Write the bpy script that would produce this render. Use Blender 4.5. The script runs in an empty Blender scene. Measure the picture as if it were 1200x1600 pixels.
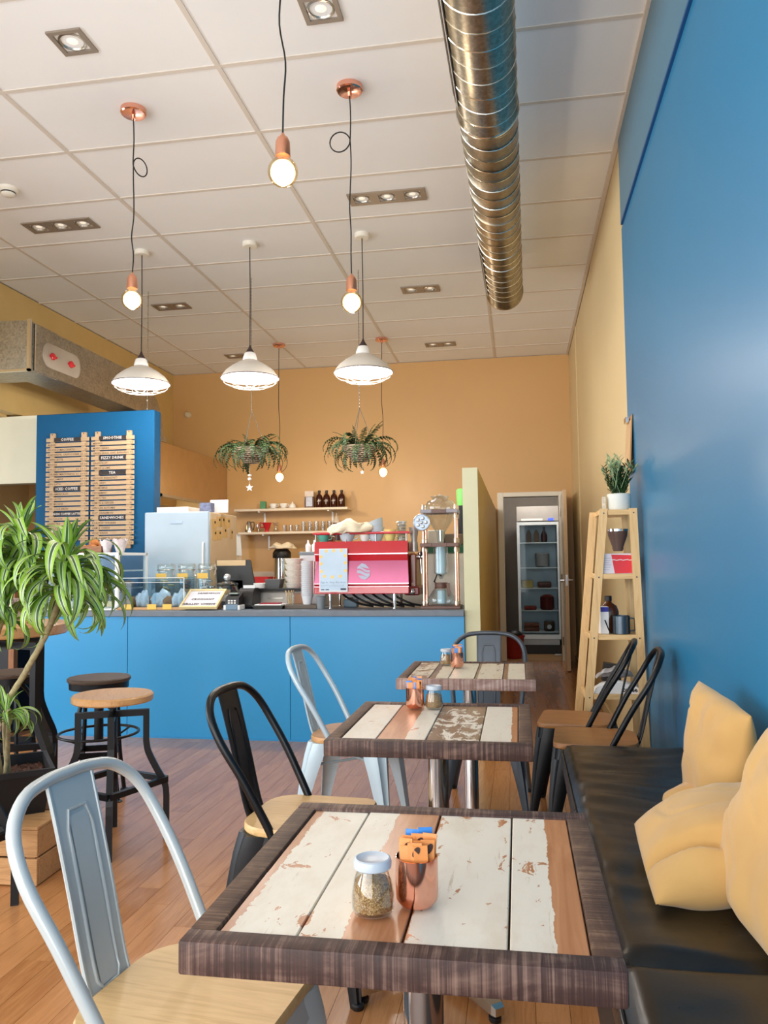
import bpy, bmesh, math, random
from mathutils import Vector, Matrix, Euler, noise as mnoise
PI = math.pi
SC = bpy.context.scene
COL = SC.collection
RND = random.Random(7)

# ---------------------------------------------------------------- camera, world, light, exposure
cam_data = bpy.data.cameras.new('camera')
cam = bpy.data.objects.new('camera', cam_data)
COL.objects.link(cam)
cam_data.sensor_fit = 'VERTICAL'
cam_data.sensor_height = 36.0
cam_data.lens = 36.0 * 1238.52 / 1600.0
cam_data.clip_start = 0.02
def camera_matrix(pitch, yaw, roll):
    f = Vector((-math.sin(yaw)*math.cos(pitch), math.cos(yaw)*math.cos(pitch), math.sin(pitch)))
    r = Vector((math.cos(yaw), math.sin(yaw), 0.0))
    u = r.cross(f)
    c, s = math.cos(roll), math.sin(roll)
    r2, u2 = c*r + s*u, -s*r + c*u
    m = Matrix((r2, u2, -f)).transposed().to_4x4()
    m.translation = Vector((0.0, 0.0, 1.23))
    return m
cam.matrix_world = camera_matrix(math.radians(3.5804), math.radians(9.5647), math.radians(-0.7115))
SC.camera = cam

SC.view_settings.view_transform = 'Standard'
SC.view_settings.look = 'None'
SC.view_settings.gamma = 1.0
SC.view_settings.use_curve_mapping = False
SC.view_settings.exposure = 0.0

world = bpy.data.worlds.new('world')
SC.world = world
world.use_nodes = True
_bg = world.node_tree.nodes['Background']
_bg.inputs[0].default_value = (0.80, 0.90, 1.0, 1)
_bg.inputs[1].default_value = 1.0

def area_light(name, loc, rot, sx, sy, energy, color):
    l = bpy.data.lights.new(name, 'AREA')
    l.shape = 'RECTANGLE'
    l.size, l.size_y = sx, sy
    l.energy = energy
    l.color = color
    o = bpy.data.objects.new(name, l)
    COL.objects.link(o)
    o.location = loc
    o.rotation_euler = rot
    return o
# daylight entering the glazed shopfront behind the camera and the glazed side on the left
area_light('shopfront_daylight', (-2.6, -1.95, 1.65), (math.radians(90), 0, 0), 5.6, 2.7, 272, (1.0, 0.975, 0.94))
area_light('side_window_daylight', (-6.25, 1.6, 1.75), (math.radians(90), 0, math.radians(-90)), 5.6, 2.6, 238, (0.86, 0.935, 1.0))

# ---------------------------------------------------------------- helpers: colour and materials
def lin(h):
    h = h.lstrip('#')
    o = []
    for i in (0, 2, 4):
        c = int(h[i:i+2], 16) / 255.0
        o.append(c/12.92 if c <= 0.04045 else ((c+0.055)/1.055)**2.4)
    return (o[0], o[1], o[2], 1.0)
MATS = {}
class NT:
    def __init__(s, name):
        s.m = bpy.data.materials.new(name)
        s.m.use_nodes = True
        s.t = s.m.node_tree
        s.b = s.t.nodes['Principled BSDF']
        s.out = s.t.nodes['Material Output']
    def n(s, typ, **kw):
        nd = s.t.nodes.new('ShaderNode' + typ)
        for k, v in kw.items():
            setattr(nd, k, v)
        return nd
    def l(s, a, b):
        s.t.links.new(a, b)
    def coord(s, scale=(1, 1, 1), out='Object', rot=(0, 0, 0)):
        tc = s.n('TexCoord'); mp = s.n('Mapping')
        mp.inputs['Scale'].default_value = scale
        mp.inputs['Rotation'].default_value = rot
        s.l(tc.outputs[out], mp.inputs[0])
        return mp.outputs[0]
    def noise(s, vec, scale=5, detail=4, rough=0.55, dist=0.0):
        nd = s.n('TexNoise')
        nd.inputs['Scale'].default_value = scale
        nd.inputs['Detail'].default_value = detail
        nd.inputs['Roughness'].default_value = rough
        nd.inputs['Distortion'].default_value = dist
        s.l(vec, nd.inputs['Vector'])
        return nd.outputs[0]
    def ramp(s, fac, stops, interp='LINEAR'):
        r = s.n('ValToRGB')
        r.color_ramp.interpolation = interp
        e = r.color_ramp.elements
        while len(e) < len(stops):
            e.new(0.5)
        for i, (p, c) in enumerate(stops):
            e[i].position = p
            e[i].color = c if not isinstance(c, str) else lin(c)
        s.l(fac, r.inputs[0])
        return r.outputs[0]
    def mix(s, fac, a, b):
        m = s.n('MixRGB')
        for i, v in ((0, fac), (1, a), (2, b)):
            if hasattr(v, 'node'):
                s.l(v, m.inputs[i])
            else:
                m.inputs[i].default_value = v if not isinstance(v, str) else lin(v)
        return m.outputs[0]
    def math(s, op, a, b=0.0, clamp=False):
        m = s.n('Math', operation=op, use_clamp=clamp)
        for i, v in ((0, a), (1, b)):
            if hasattr(v, 'node'):
                s.l(v, m.inputs[i])
            else:
                m.inputs[i].default_value = v
        return m.outputs[0]
    def bump(s, h, strength=0.2, dist=0.01):
        b = s.n('Bump')
        b.inputs['Strength'].default_value = strength
        b.inputs['Distance'].default_value = dist
        s.l(h, b.inputs['Height'])
        s.l(b.outputs[0], s.b.inputs['Normal'])
    def set(s, color=None, rough=None, metal=None, spec=None, **kw):
        if color is not None:
            if hasattr(color, 'node'):
                s.l(color, s.b.inputs['Base Color'])
            else:
                s.b.inputs['Base Color'].default_value = lin(color) if isinstance(color, str) else color
        if rough is not None:
            if hasattr(rough, 'node'):
                s.l(rough, s.b.inputs['Roughness'])
            else:
                s.b.inputs['Roughness'].default_value = rough
        if metal is not None:
            s.b.inputs['Metallic'].default_value = metal
        if spec is not None:
            s.b.inputs['Specular IOR Level'].default_value = spec
        for k, v in kw.items():
            s.b.inputs[k.replace('_', ' ')].default_value = v
        return s.m

def plain(name, color, rough=0.5, metal=0.0, spec=0.5, var=0.06, scale=6.0, bump=0.0, bscale=60.0, **kw):
    """a paint, plastic or metal with a little procedural unevenness"""
    if name in MATS:
        return MATS[name]
    t = NT(name)
    v = t.coord()
    c = lin(color)
    nz = t.noise(v, scale, 3)
    lo = tuple(x*(1-var) for x in c[:3]) + (1,)
    hi = tuple(min(1, x*(1+var)) for x in c[:3]) + (1,)
    t.set(t.ramp(nz, [(0.3, lo), (0.7, hi)]), rough, metal, spec, **kw)
    if bump:
        t.bump(t.noise(v, bscale, 3), bump, 0.004)
    MATS[name] = t.m
    return t.m

def wood(name, c1, c2, c3=None, axis='X', scale=1.0, rough=0.45, bump=0.08, vary=0.0, coat=0.0, fine=1.0):
    """long-grained timber; axis is the grain direction in object space"""
    if name in MATS:
        return MATS[name]
    t = NT(name)
    s = {'X': (1.2, 14, 14), 'Y': (14, 1.2, 14), 'Z': (14, 14, 1.2)}[axis]
    v = t.coord(tuple(x*scale for x in s))
    n1 = t.noise(v, 1.6, 5, 0.6, 1.2)
    n2 = t.noise(v, 9*fine, 3, 0.6, 0.4)
    f = t.math('ADD', t.math('MULTIPLY', n1, 0.72), t.math('MULTIPLY', n2, 0.28))
    if vary:
        oi = t.n('ObjectInfo')
        f = t.math('ADD', f, t.math('MULTIPLY', t.math('SUBTRACT', oi.outputs['Random'], 0.5), vary))
    col = t.ramp(f, [(0.30, c1), (0.52, c2), (0.72, c3 or c1)])
    t.set(col, rough, Coat_Weight=coat, Coat_Roughness=0.18)
    t.bump(n2, bump, 0.003)
    MATS[name] = t.m
    return t.m

def glass(name, color='#f4fbff', rough=0.02, refl=1.0, base=0.04, tint=0.9):
    """thin clear glass: see-through with a real Fresnel reflection"""
    if name in MATS:
        return MATS[name]
    t = NT(name)
    tr = t.n('BsdfTransparent'); gl = t.n('BsdfGlossy'); mx = t.n('MixShader'); lw = t.n('LayerWeight')
    c = lin(color)
    tr.inputs[0].default_value = tuple(x*tint for x in c[:3]) + (1,)
    gl.inputs['Color'].default_value = (1, 1, 1, 1)
    gl.inputs['Roughness'].default_value = rough
    lw.inputs['Blend'].default_value = 0.28
    nz = t.noise(t.coord(), 3, 2)
    f = t.math('MULTIPLY_ADD', lw.outputs['Facing'], refl*0.75)
    f.node.inputs[2].default_value = base
    f2 = t.math('ADD', f, t.math('MULTIPLY', nz, 0.01), True)
    t.l(f2, mx.inputs[0]); t.l(tr.outputs[0], mx.inputs[1]); t.l(gl.outputs[0], mx.inputs[2])
    t.l(mx.outputs[0], t.out.inputs['Surface'])
    MATS[name] = t.m
    return t.m

def glow(name, color, strength):
    if name in MATS:
        return MATS[name]
    t = NT(name)
    t.set(color, 0.4)
    t.b.inputs['Emission Color'].default_value = lin(color)
    t.b.inputs['Emission Strength'].default_value = strength
    MATS[name] = t.m
    return t.m

# ---------------------------------------------------------------- helpers: geometry
class MB:
    """collects shapes into one mesh, then links it as ONE object"""
    def __init__(s):
        s.b = bmesh.new()
        s.mi = 0
        s.smooth = False
    def _faces(s, fs):
        for f in fs:
            f.material_index = s.mi
        return s
    def box(s, x0, x1, y0, y1, z0, z1, bevel=0.0, seg=1, M=None):
        vs = [s.b.verts.new((x, y, z)) for z in (z0, z1) for y in (y0, y1) for x in (x0, x1)]
        idx = ((0, 2, 3, 1), (4, 5, 7, 6), (0, 1, 5, 4), (1, 3, 7, 5), (3, 2, 6, 7), (2, 0, 4, 6))
        fs = [s.b.faces.new([vs[i] for i in q]) for q in idx]
        s._faces(fs)
        geom = vs
        if bevel > 0:
            ed = list({e for f in fs for e in f.edges})
            r = bmesh.ops.bevel(s.b, geom=ed, offset=bevel, segments=seg, affect='EDGES', profile=0.5)
            geom = list({v for f in r['faces'] for v in f.verts} | {v for v in vs if v.is_valid})
            s._faces(r['faces'])
        if M is not None:
            bmesh.ops.transform(s.b, matrix=M, verts=[v for v in geom if v.is_valid])
        return s
    def prism(s, poly, axis='Z', a=0.0, b=1.0, M=None):
        """extrude a 2D polygon along axis from a to b"""
        def P(u, v, w):
            return {'Z': (u, v, w), 'Y': (u, w, v), 'X': (w, u, v)}[axis]
        lo = [s.b.verts.new(P(u, v, a)) for u, v in poly]
        hi = [s.b.verts.new(P(u, v, b)) for u, v in poly]
        n = len(poly)
        fs = [s.b.faces.new(lo[::-1]), s.b.faces.new(hi)]
        for i in range(n):
            fs.append(s.b.faces.new((lo[i], lo[(i+1) % n], hi[(i+1) % n], hi[i])))
        s._faces(fs)
        if M is not None:
            bmesh.ops.transform(s.b, matrix=M, verts=lo+hi)
        return s
    def loft(s, rings, caps=True, close=True):
        """rings: lists of points, all of one length"""
        vr = [[s.b.verts.new(p) for p in r] for r in rings]
        n = len(vr[0])
        fs = []
        for a, b in zip(vr[:-1], vr[1:]):
            for i in range(n if close else n-1):
                j = (i+1) % n
                fs.append(s.b.faces.new((a[i], a[j], b[j], b[i])))
        if caps and close:
            fs.append(s.b.faces.new(vr[0][::-1])); fs.append(s.b.faces.new(vr[-1]))
        s._faces(fs)
        return s
    def lathe(s, prof, c=(0, 0, 0), n=24, cap0=True, cap1=True, M=None):
        rings = []
        for r, z in prof:
            rings.append([(c[0]+r*math.cos(2*PI*i/n), c[1]+r*math.sin(2*PI*i/n), c[2]+z) for i in range(n)])
        k0 = len(s.b.verts)
        vr = [[s.b.verts.new(p) for p in r] for r in rings]
        fs = []
        for a, b in zip(vr[:-1], vr[1:]):
            for i in range(n):
                j = (i+1) % n
                fs.append(s.b.faces.new((a[i], a[j], b[j], b[i])))
        if cap0: fs.append(s.b.faces.new(vr[0][::-1]))
        if cap1: fs.append(s.b.faces.new(vr[-1]))
        s._faces(fs)
        if M is not None:
            bmesh.ops.transform(s.b, matrix=M, verts=[v for r in vr for v in r])
        return s
    def tube(s, pts, r, n=8, closed=False, caps=True, square=False, twist=0.0):
        pts = [Vector(p) for p in pts]
        m = len(pts)
        rr = r if isinstance(r, (list, tuple)) else [r]*m
        tans = []
        for i in range(m):
            if closed:
                t = pts[(i+1) % m] - pts[i-1]
            elif i == 0:
                t = pts[1]-pts[0]
            elif i == m-1:
                t = pts[-1]-pts[-2]
            else:
                t = (pts[i+1]-pts[i]).normalized() + (pts[i]-pts[i-1]).normalized()
            tans.append(t.normalized())
        up = Vector((0, 0, 1)) if abs(tans[0].z) < 0.9 else Vector((0, 1, 0))
        nrm = (up - tans[0]*up.dot(tans[0])).normalized()
        rings = []
        if square:
            n = 4
        for i in range(m):
            t = tans[i]
            nrm = (nrm - t*nrm.dot(t))
            nrm = nrm.normalized() if nrm.length > 1e-6 else t.orthogonal().normalized()
            bn = t.cross(nrm)
            k = 1.0
            if square and not closed and 0 < i < m-1:
                d = (pts[i]-pts[i-1]).normalized().dot(t)
                k = 1.0/max(0.5, d)
            ring = []
            for q in range(n):
                a = 2*PI*q/n + (PI/4 if square else 0) + twist
                rad = rr[i]*(1.41421 if square else 1.0)
                ring.append(pts[i] + nrm*math.cos(a)*rad*(k if square else 1) + bn*math.sin(a)*rad)
            rings.append(ring)
        if closed:
            vr = [[s.b.verts.new(p) for p in g] for g in rings]
            fs = []
            for i in range(m):
                a, b = vr[i], vr[(i+1) % m]
                for q in range(n):
                    w = (q+1) % n
                    fs.append(s.b.faces.new((a[q], a[w], b[w], b[q])))
            s._faces(fs)
        else:
            s.loft(rings, caps)
        return s
    def ball(s, c, r, n=12, sc=(1, 1, 1), m=8):
        prof = [(math.sin(PI*i/m), -math.cos(PI*i/m)) for i in range(1, m)]
        M = Matrix.Translation(c) @ Matrix.Diagonal((sc[0]*r, sc[1]*r, sc[2]*r, 1))
        return s.lathe(prof, n=n, M=M)
    def grid(s, f, nu, nv, flip=False):
        """sheet from f(u, v) with u, v in 0..1"""
        vs = [[s.b.verts.new(f(i/nu, j/nv)) for j in range(nv+1)] for i in range(nu+1)]
        fs = []
        for i in range(nu):
            for j in range(nv):
                q = (vs[i][j], vs[i+1][j], vs[i+1][j+1], vs[i][j+1])
                fs.append(s.b.faces.new(q[::-1] if flip else q))
        s._faces(fs)
        return s
    def build(s, name, mat, parent=None, smooth=None, loc=None, rot=None, merge=False):
        if merge:
            bmesh.ops.remove_doubles(s.b, verts=s.b.verts, dist=1e-5)
        bmesh.ops.recalc_face_normals(s.b, faces=s.b.faces)
        me = bpy.data.meshes.new(name)
        s.b.to_mesh(me)
        s.b.free()
        for m in (mat if isinstance(mat, (list, tuple)) else [mat]):
            me.materials.append(m)
        if smooth is not None:
            me.shade_smooth()
            me.set_sharp_from_angle(angle=math.radians(smooth))
        return link(name, me, parent, loc, rot)
def link(name, me, parent=None, loc=None, rot=None):
    o = bpy.data.objects.new(name, me)
    COL.objects.link(o)
    o.parent = parent
    if loc is not None: o.location = loc
    if rot is not None: o.rotation_euler = rot
    return o
def thing(name, label, cat, loc=(0, 0, 0), rotz=0.0, group=None):
    o = bpy.data.objects.new(name, None)
    COL.objects.link(o)
    o.empty_display_size = 0.05
    o.location = loc
    o.rotation_euler = (0, 0, rotz)
    return tag(o, label, cat, group)
def tag(o, label, cat, group=None):
    o['label'] = label
    o['category'] = cat
    if group: o['group'] = group
    return o
def struct(o):
    o['kind'] = 'structure'
    return o
def stuff(o):
    o['kind'] = 'stuff'
    return o
def kids(o):
    return [c for c in ALLKIDS.get(o.name, [])]
ALLKIDS = {}
def dup(root, loc, rotz=None, label=None, group=None):
    """a copy of a thing with copies of its parts and their sub-parts"""
    r = root.copy(); COL.objects.link(r)
    r.location = loc
    if rotz is not None: r.rotation_euler = (0, 0, rotz)
    if label: r['label'] = label
    if group: r['group'] = group
    for ch in list(root.children):
        c = ch.copy(); COL.objects.link(c); c.parent = r
        for g in list(ch.children):
            d = g.copy(); COL.objects.link(d); d.parent = c
    return r
def spline(pts, k=6, closed=False):
    P = [Vector(p) for p in pts]
    n = len(P)
    out = []
    rng = n if closed else n-1
    for i in range(rng):
        p0 = P[i-1] if (i > 0 or closed) else P[0]*2-P[1]
        p1 = P[i]; p2 = P[(i+1) % n]
        p3 = P[(i+2) % n] if (i+2 < n or closed) else P[-1]*2-P[-2]
        for j in range(k):
            t = j/k
            out.append(0.5*((2*p1) + (p2-p0)*t + (2*p0-5*p1+4*p2-p3)*t*t + (3*p1-p0-3*p2+p3)*t**3))
    if not closed:
        out.append(P[-1])
    return out
def rrect(x0, x1, y0, y1, r, k=5, radii=None):
    R = radii or (r, r, r, r)           # corners: (x1,y1) (x0,y1) (x0,y0) (x1,y0)
    out = []
    for (cx, cy, a0), q in zip(((x1, y1, 0), (x0, y1, 90), (x0, y0, 180), (x1, y0, 270)), R):
        ox = cx - q if cx == x1 else cx + q
        oy = cy - q if cy == y1 else cy + q
        for i in range(k+1):
            a = math.radians(a0 + 90*i/k)
            out.append((ox+q*math.cos(a), oy+q*math.sin(a)))
    return out
def text_mesh(body, size, align='LEFT', space=1.0, bold=0.0, res=1):
    cu = bpy.data.curves.new('lettering', 'FONT')
    cu.body = body; cu.size = size; cu.align_x = align; cu.space_character = space
    cu.resolution_u = res; cu.offset = bold
    o = bpy.data.objects.new('lettering', cu)
    COL.objects.link(o)
    dg = bpy.context.evaluated_depsgraph_get()
    me = bpy.data.meshes.new_from_object(o.evaluated_get(dg))
    bpy.data.objects.remove(o); bpy.data.curves.remove(cu)
    return me
def write_on(mats_pos, mat, name='lettering', parent=None):
    """mats_pos: list of (mesh, Matrix) joined into one printed part"""
    b = bmesh.new()
    for me, M in mats_pos:
        k = len(b.verts)
        b.from_mesh(me)
        b.verts.ensure_lookup_table()
        bmesh.ops.transform(b, matrix=M, verts=b.verts[k:])
        bpy.data.meshes.remove(me)
    me = bpy.data.meshes.new(name)
    b.to_mesh(me); b.free()
    me.materials.clear()
    me.materials.append(mat)
    for p in me.polygons:
        p.material_index = 0
    return link(name, me, parent)
def facing_y(x, y, z, rotz=0.0, tilt=0.0):
    """matrix that stands lettering up so that it reads from -Y"""
    return Matrix.Translation((x, y, z)) @ Matrix.Rotation(rotz, 4, 'Z') @ Matrix.Rotation(PI/2 + tilt, 4, 'X')
_CM = cam.matrix_world.copy()
def ray(px, py):
    return (_CM.to_3x3() @ Vector(((px-600)/1238.52, (800-py)/1238.52, -1.0)))
def at(px, py, Y):
    """the point of the room at depth Y that the photograph shows at this pixel"""
    d = ray(px, py)
    return Vector((0, 0, 1.23)) + d*(Y/d.y)
# ---------------------------------------------------------------- materials
BLUE = plain('blue_wall_paint', '#2278a6', 0.36, var=0.03, scale=1.2, bump=0.03, bscale=180)
BLUE_PANEL = plain('blue_counter_paint', '#2b95cf', 0.34, var=0.03, scale=1.5)
BLUE_MENU = plain('blue_menu_paint', '#07507a', 0.55, spec=0.2, var=0.04, scale=1.5)
BULK = plain('grey_blue_paint', '#547f98', 0.42, var=0.03, scale=1.2)
ORANGE = plain('orange_wall_paint', '#d3a86e', 0.42, var=0.03, scale=0.8, bump=0.03, bscale=150)
CREAM = plain('cream_wall_paint', '#d5c094', 0.5, var=0.03, scale=0.9, bump=0.03, bscale=150)
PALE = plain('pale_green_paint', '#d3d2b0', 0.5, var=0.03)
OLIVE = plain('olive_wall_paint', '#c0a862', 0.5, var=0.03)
WHITE = plain('white_paint', '#ece8dc', 0.45, var=0.02)
OFFWHITE = plain('offwhite_wall_paint', '#dcd6bd', 0.5, var=0.02)
TILE = plain('ceiling_tile_board', '#f0f0f0', 0.85, var=0.015, scale=2.0, bump=0.08, bscale=260)
TBAR = plain('ceiling_bar_paint', '#dad1c6', 0.5, var=0.02)
BLACKM = plain('black_metal', '#101115', 0.36, 0.3, var=0.2)
BLACKP = plain('black_plastic', '#141416', 0.42, var=0.15)
DGREY = plain('dark_grey_metal', '#4c535c', 0.34, 0.4, var=0.08)
GREYM = plain('grey_chair_metal', '#c2c8c8', 0.26, 0.1, var=0.03)
BLUEM = plain('pale_blue_chair_metal', '#bcd0dc', 0.30, 0.1, var=0.03)
CHROME = plain('chrome', '#d9d9dc', 0.10, 1.0, var=0.02)
STEEL = plain('brushed_steel', '#b9b4aa', 0.28, 1.0, var=0.06)
BRASSY = plain('warm_steel_hood', '#c9b08a', 0.30, 1.0, var=0.05)
COPPER = plain('copper', '#f0b29a', 0.12, 1.0, var=0.03)
COPPERP = plain('copper_satin', '#e5a384', 0.28, 0.9, var=0.03)
def galv(name, c1, c2, rough=0.32):
    t = NT(name)
    v = t.coord()
    vo = t.n('TexVoronoi'); vo.inputs['Scale'].default_value = 70
    t.l(v, vo.inputs['Vector'])
    f = t.math('ADD', t.math('MULTIPLY', vo.outputs['Color'], 0.5), t.math('MULTIPLY', t.noise(v, 9, 4), 0.5))
    t.set(t.ramp(f, [(0.25, c1), (0.75, c2)]), rough, 1.0)
    return t.m
GALV = galv('galvanised_steel', '#8f8778', '#b3a996')
GALV2 = galv('galvanised_duct_steel', '#98968e', '#bdb9ae', 0.4)
SEAMM = plain('duct_seam_steel', '#e2ddd0', 0.25, 1.0)
PORC = plain('white_porcelain', '#f0efec', 0.18, var=0.02)
CREAMP = plain('cream_cloth', '#f1e4c9', 0.85, var=0.04, bump=0.2, bscale=90)
PAPER = plain('white_paper', '#f0f1f2', 0.7, var=0.02)
KRAFT = plain('kraft_paper', '#c89a66', 0.7, var=0.06)
REDP = plain('red_enamel', '#c3122a', 0.16, var=0.05, Coat_Weight=0.6)
PINKP = plain('rose_polished_panel', '#a24c70', 0.14, 0.35, var=0.06)
REDPL = plain('red_plastic', '#c8202c', 0.35, var=0.06)
GREENPL = plain('dark_green_card', '#0e5f3f', 0.5, var=0.05)
YELLOW = plain('yellow_card', '#f3c75c', 0.6, var=0.06)
FRIDGE_REFL = plain('fridge_orange_reflection', '#cfb491', 0.4, var=0.04)  # white fridge cabinet with the orange wall's reflection put into its colour
FRIDGEW = plain('fridge_white', '#a8bac8', 0.30, var=0.02)
GREYST = plain('grey_worktop', '#6d7885', 0.45, var=0.08, scale=14)
AMBER = glass('amber_glass', '#5c1f0a', 0.05, 0.8, 0.05, 0.75)
BROWNB = plain('brown_bottle', '#3a1408', 0.12, var=0.1)
GLASS = glass('clear_glass', base=0.03, refl=0.8)
PANE = glass('display_pane', '#eef7fb', 0.02, 0.30, 0.003, 0.96)
JARG = glass('jar_glass', '#f6faf8', 0.03, 0.8, 0.05, 0.97)
OAK = wood('light_oak', '#b98552', '#d3a06a', '#c08c58', 'X', 1.0, 0.38, 0.05, coat=0.25)
OAKY = wood('pale_seat_wood', '#c39a66', '#dcb780', '#b98d59', 'X', 0.8, 0.42, 0.06)
BROWNSEAT = wood('brown_seat_wood', '#8a5a30', '#a9723f', '#7c4e29', 'X', 0.8, 0.4, 0.05)
DARKW = wood('dark_stool_wood', '#3c3029', '#5b4a3e', '#2e241e', 'X', 1.2, 0.5, 0.12)
PINE = wood('pine', '#d6a86c', '#e8c38c', '#c99759', 'Z', 1.0, 0.5, 0.05)
PINEX = wood('pine_across', '#d6a86c', '#e8c38c', '#c99759', 'X', 1.0, 0.5, 0.05)
PINEY = wood('pine_deep', '#d6a86c', '#e8c38c', '#c99759', 'Y', 1.0, 0.5, 0.05)
CRATE = wood('crate_wood', '#b07f50', '#d09f6b', '#a07145', 'X', 1.3, 0.7, 0.15)
CRATED = wood('old_crate_wood', '#6c3f20', '#8f5b33', '#55301a', 'X', 1.3, 0.7, 0.15)
FLOORW = wood('strip_floor', '#a86f40', '#c58a57', '#b47a49', 'Y', 0.9, 0.24, 0.0, vary=0.34, coat=0.35)
FLOORB = plain('floor_underlay', '#5d3a20', 0.6)
def rough_timber(name, c1, c2, c3, axis):
    """rough-sawn reclaimed edging: saw marks across the grain, dark weathering"""
    t = NT(name)
    s = {'X': (170, 5, 0.8), 'Y': (5, 170, 0.8)}[axis]
    n1 = t.noise(t.coord(s), 1.0, 4, 0.65, 0.5)
    n2 = t.noise(t.coord({'X': (5, 16, 16), 'Y': (16, 5, 16)}[axis]), 1.2, 5, 0.65, 1.2)
    f = t.math('ADD', t.math('MULTIPLY', n1, 0.60), t.math('MULTIPLY', n2, 0.40))
    t.set(t.ramp(f, [(0.3, c1), (0.5, c2), (0.66, c3)]), 0.62)
    t.bump(f, 0.35, 0.004)
    return t.m
SAWX = rough_timber('sawn_timber_x', '#20130f', '#452c26', '#84685a', 'X')
SAWP = rough_timber('worn_pale_timber', '#5d433c', '#94766c', '#c8b2a8', 'X')
SAWY = rough_timber('sawn_timber_y', '#291a14', '#543a2c', '#83664f', 'Y')
def painted(name, lo, hi, bare1, bare2, chip=0.5, paint='#e6ddcd', edge=0.008):
    """old timber whose white paint covers object-space x between lo and hi, chipped at its edges"""
    t = NT(name)
    v = t.coord()
    sx = t.n('SeparateXYZ'); t.l(v, sx.inputs[0])
    wob = t.math('MULTIPLY', t.math('SUBTRACT', t.noise(t.coord((30, 14, 1)), 1.4, 6, 0.7), 0.5), edge*2.4)
    x = t.math('ADD', sx.outputs[0], wob)
    m = t.math('MULTIPLY', t.math('GREATER_THAN', x, lo), t.math('LESS_THAN', x, hi))
    chips = t.noise(t.coord((16, 9, 1)), 1.7, 7, 0.68, 0.6)
    m2 = t.math('MULTIPLY', m, t.math('LESS_THAN', chips, chip))
    dirt = t.noise(t.coord((7, 3, 1)), 2.0, 6, 0.65)
    crk = t.noise(t.coord((70, 5, 1)), 1.5, 5, 0.7)
    pc = t.mix(t.ramp(dirt, [(0.45, (0, 0, 0, 1)), (0.8, (0.6, 0.6, 0.6, 1))]), paint, '#c9b295')
    pc = t.mix(t.ramp(crk, [(0.28, (0.7, 0.7, 0.7, 1)), (0.38, (0, 0, 0, 1))]), pc, '#b39a7c')
    g = t.noise(t.coord((26, 2.0, 1)), 1.6, 6, 0.6, 1.0)
    bc = t.ramp(g, [(0.32, bare1), (0.68, bare2)])
    sc = t.noise(t.coord((9, 22, 1)), 2.2, 7, 0.75, 2.0)
    bc = t.mix(t.ramp(sc, [(0.66, (0, 0, 0, 1)), (0.72, (0.35, 0.35, 0.35, 1))]), bc, '#cbb29a')
    t.set(t.mix(m2, bc, pc), t.math('MULTIPLY_ADD', m2, 0.12))
    t.b.inputs['Roughness'].links[0].from_node.inputs[2].default_value = 0.30
    t.bump(t.math('ADD', t.math('MULTIPLY', m2, 0.8), t.math('MULTIPLY', crk, 0.3)), 0.35, 0.002)
    return t.m

# ---------------------------------------------------------------- room shell
CZ = 3.755
XR = 0.66
YB = 9.87
XL = -4.5
b = MB(); b.box(-6.6, 1.2, -2.2, 11.9, -0.08, -0.006)
floor = struct(b.build('floor', FLOORB))
# strip boards laid along the room, each its own piece
def add_boards():
    rr = random.Random(3)
    cache = {}
    w = 0.0925
    n = 0
    def board(x, y0, y1):
        nonlocal n
        L = round(y1-y0, 2)
        if L not in cache:
            q = MB(); q.box(-w/2+0.0006, w/2-0.0006, -L/2+0.0008, L/2-0.0008, -0.006, 0.0)
            cache[L] = q.build('plank', FLOORW, floor)
            o = cache[L]
        else:
            o = cache[L].copy(); COL.objects.link(o)
        o.location = (x, (y0+y1)/2, 0.0)
        n += 1
    x = 0.62
    col = 0
    while x > -3.6:
        far = 11.6 if x > -0.32 else 5.42
        y = 0.9 + (col*0.53) % 1.3 - 0.35
        if x < -2.6: y += 1.3
        while y < far-0.05:
            L = rr.choice((1.1, 1.3, 1.5))
            y1 = min(far, y+L)
            if y1 > 1.1:
                board(x, round(y, 2), round(y1, 2))
            y = y1
        x -= w
        col += 1
    return n
N_BOARDS = add_boards()
b = MB(); b.box(-6.6, 1.2, -2.2, 11.9, CZ+0.02, CZ+0.1)
ceiling = struct(b.build('ceiling', TILE))
TX, TY = 1.2145, 0.6310
gx = [-0.236 + TX*k for k in range(-4, 1)]       # long bars at -0.225, -1.4375, -2.65, -3.8625
gx = [v for v in gx if v > XL] 
gy = [3.695 + TY*k for k in range(-4, 10)]
edges_x = [XL] + gx + [XR]
edges_y = [gy[0]-TY*2] + gy + [YB]
tile_cache = {}
for i in range(len(edges_x)-1):
    for j in range(len(edges_y)-1):
        w, d = edges_x[i+1]-edges_x[i], edges_y[j+1]-edges_y[j]
        if edges_y[j+1] < 1.4 or d < 0.05 or w < 0.05:
            continue
        k = (round(w, 3), round(d, 3))
        if k not in tile_cache:
            q = MB(); q.box(-w/2+0.008, w/2-0.008, -d/2+0.008, d/2-0.008, 0.004, 0.016, 0.002)
            o = q.build('ceiling_tile', TILE, ceiling); tile_cache[k] = o
        else:
            o = tile_cache[k].copy(); COL.objects.link(o)
        o.location = ((edges_x[i]+edges_x[i+1])/2, (edges_y[j]+edges_y[j+1])/2, CZ)
for x in gx:
    q = MB(); q.box(x-0.013, x+0.013, -2.0, YB, CZ-0.002, CZ+0.006); q.build('ceiling_bar', TBAR, ceiling)
for y in gy:
    q = MB(); q.box(XL, XR, y-0.013, y+0.013, CZ-0.001, CZ+0.005); q.build('ceiling_bar', TBAR, ceiling)
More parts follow.
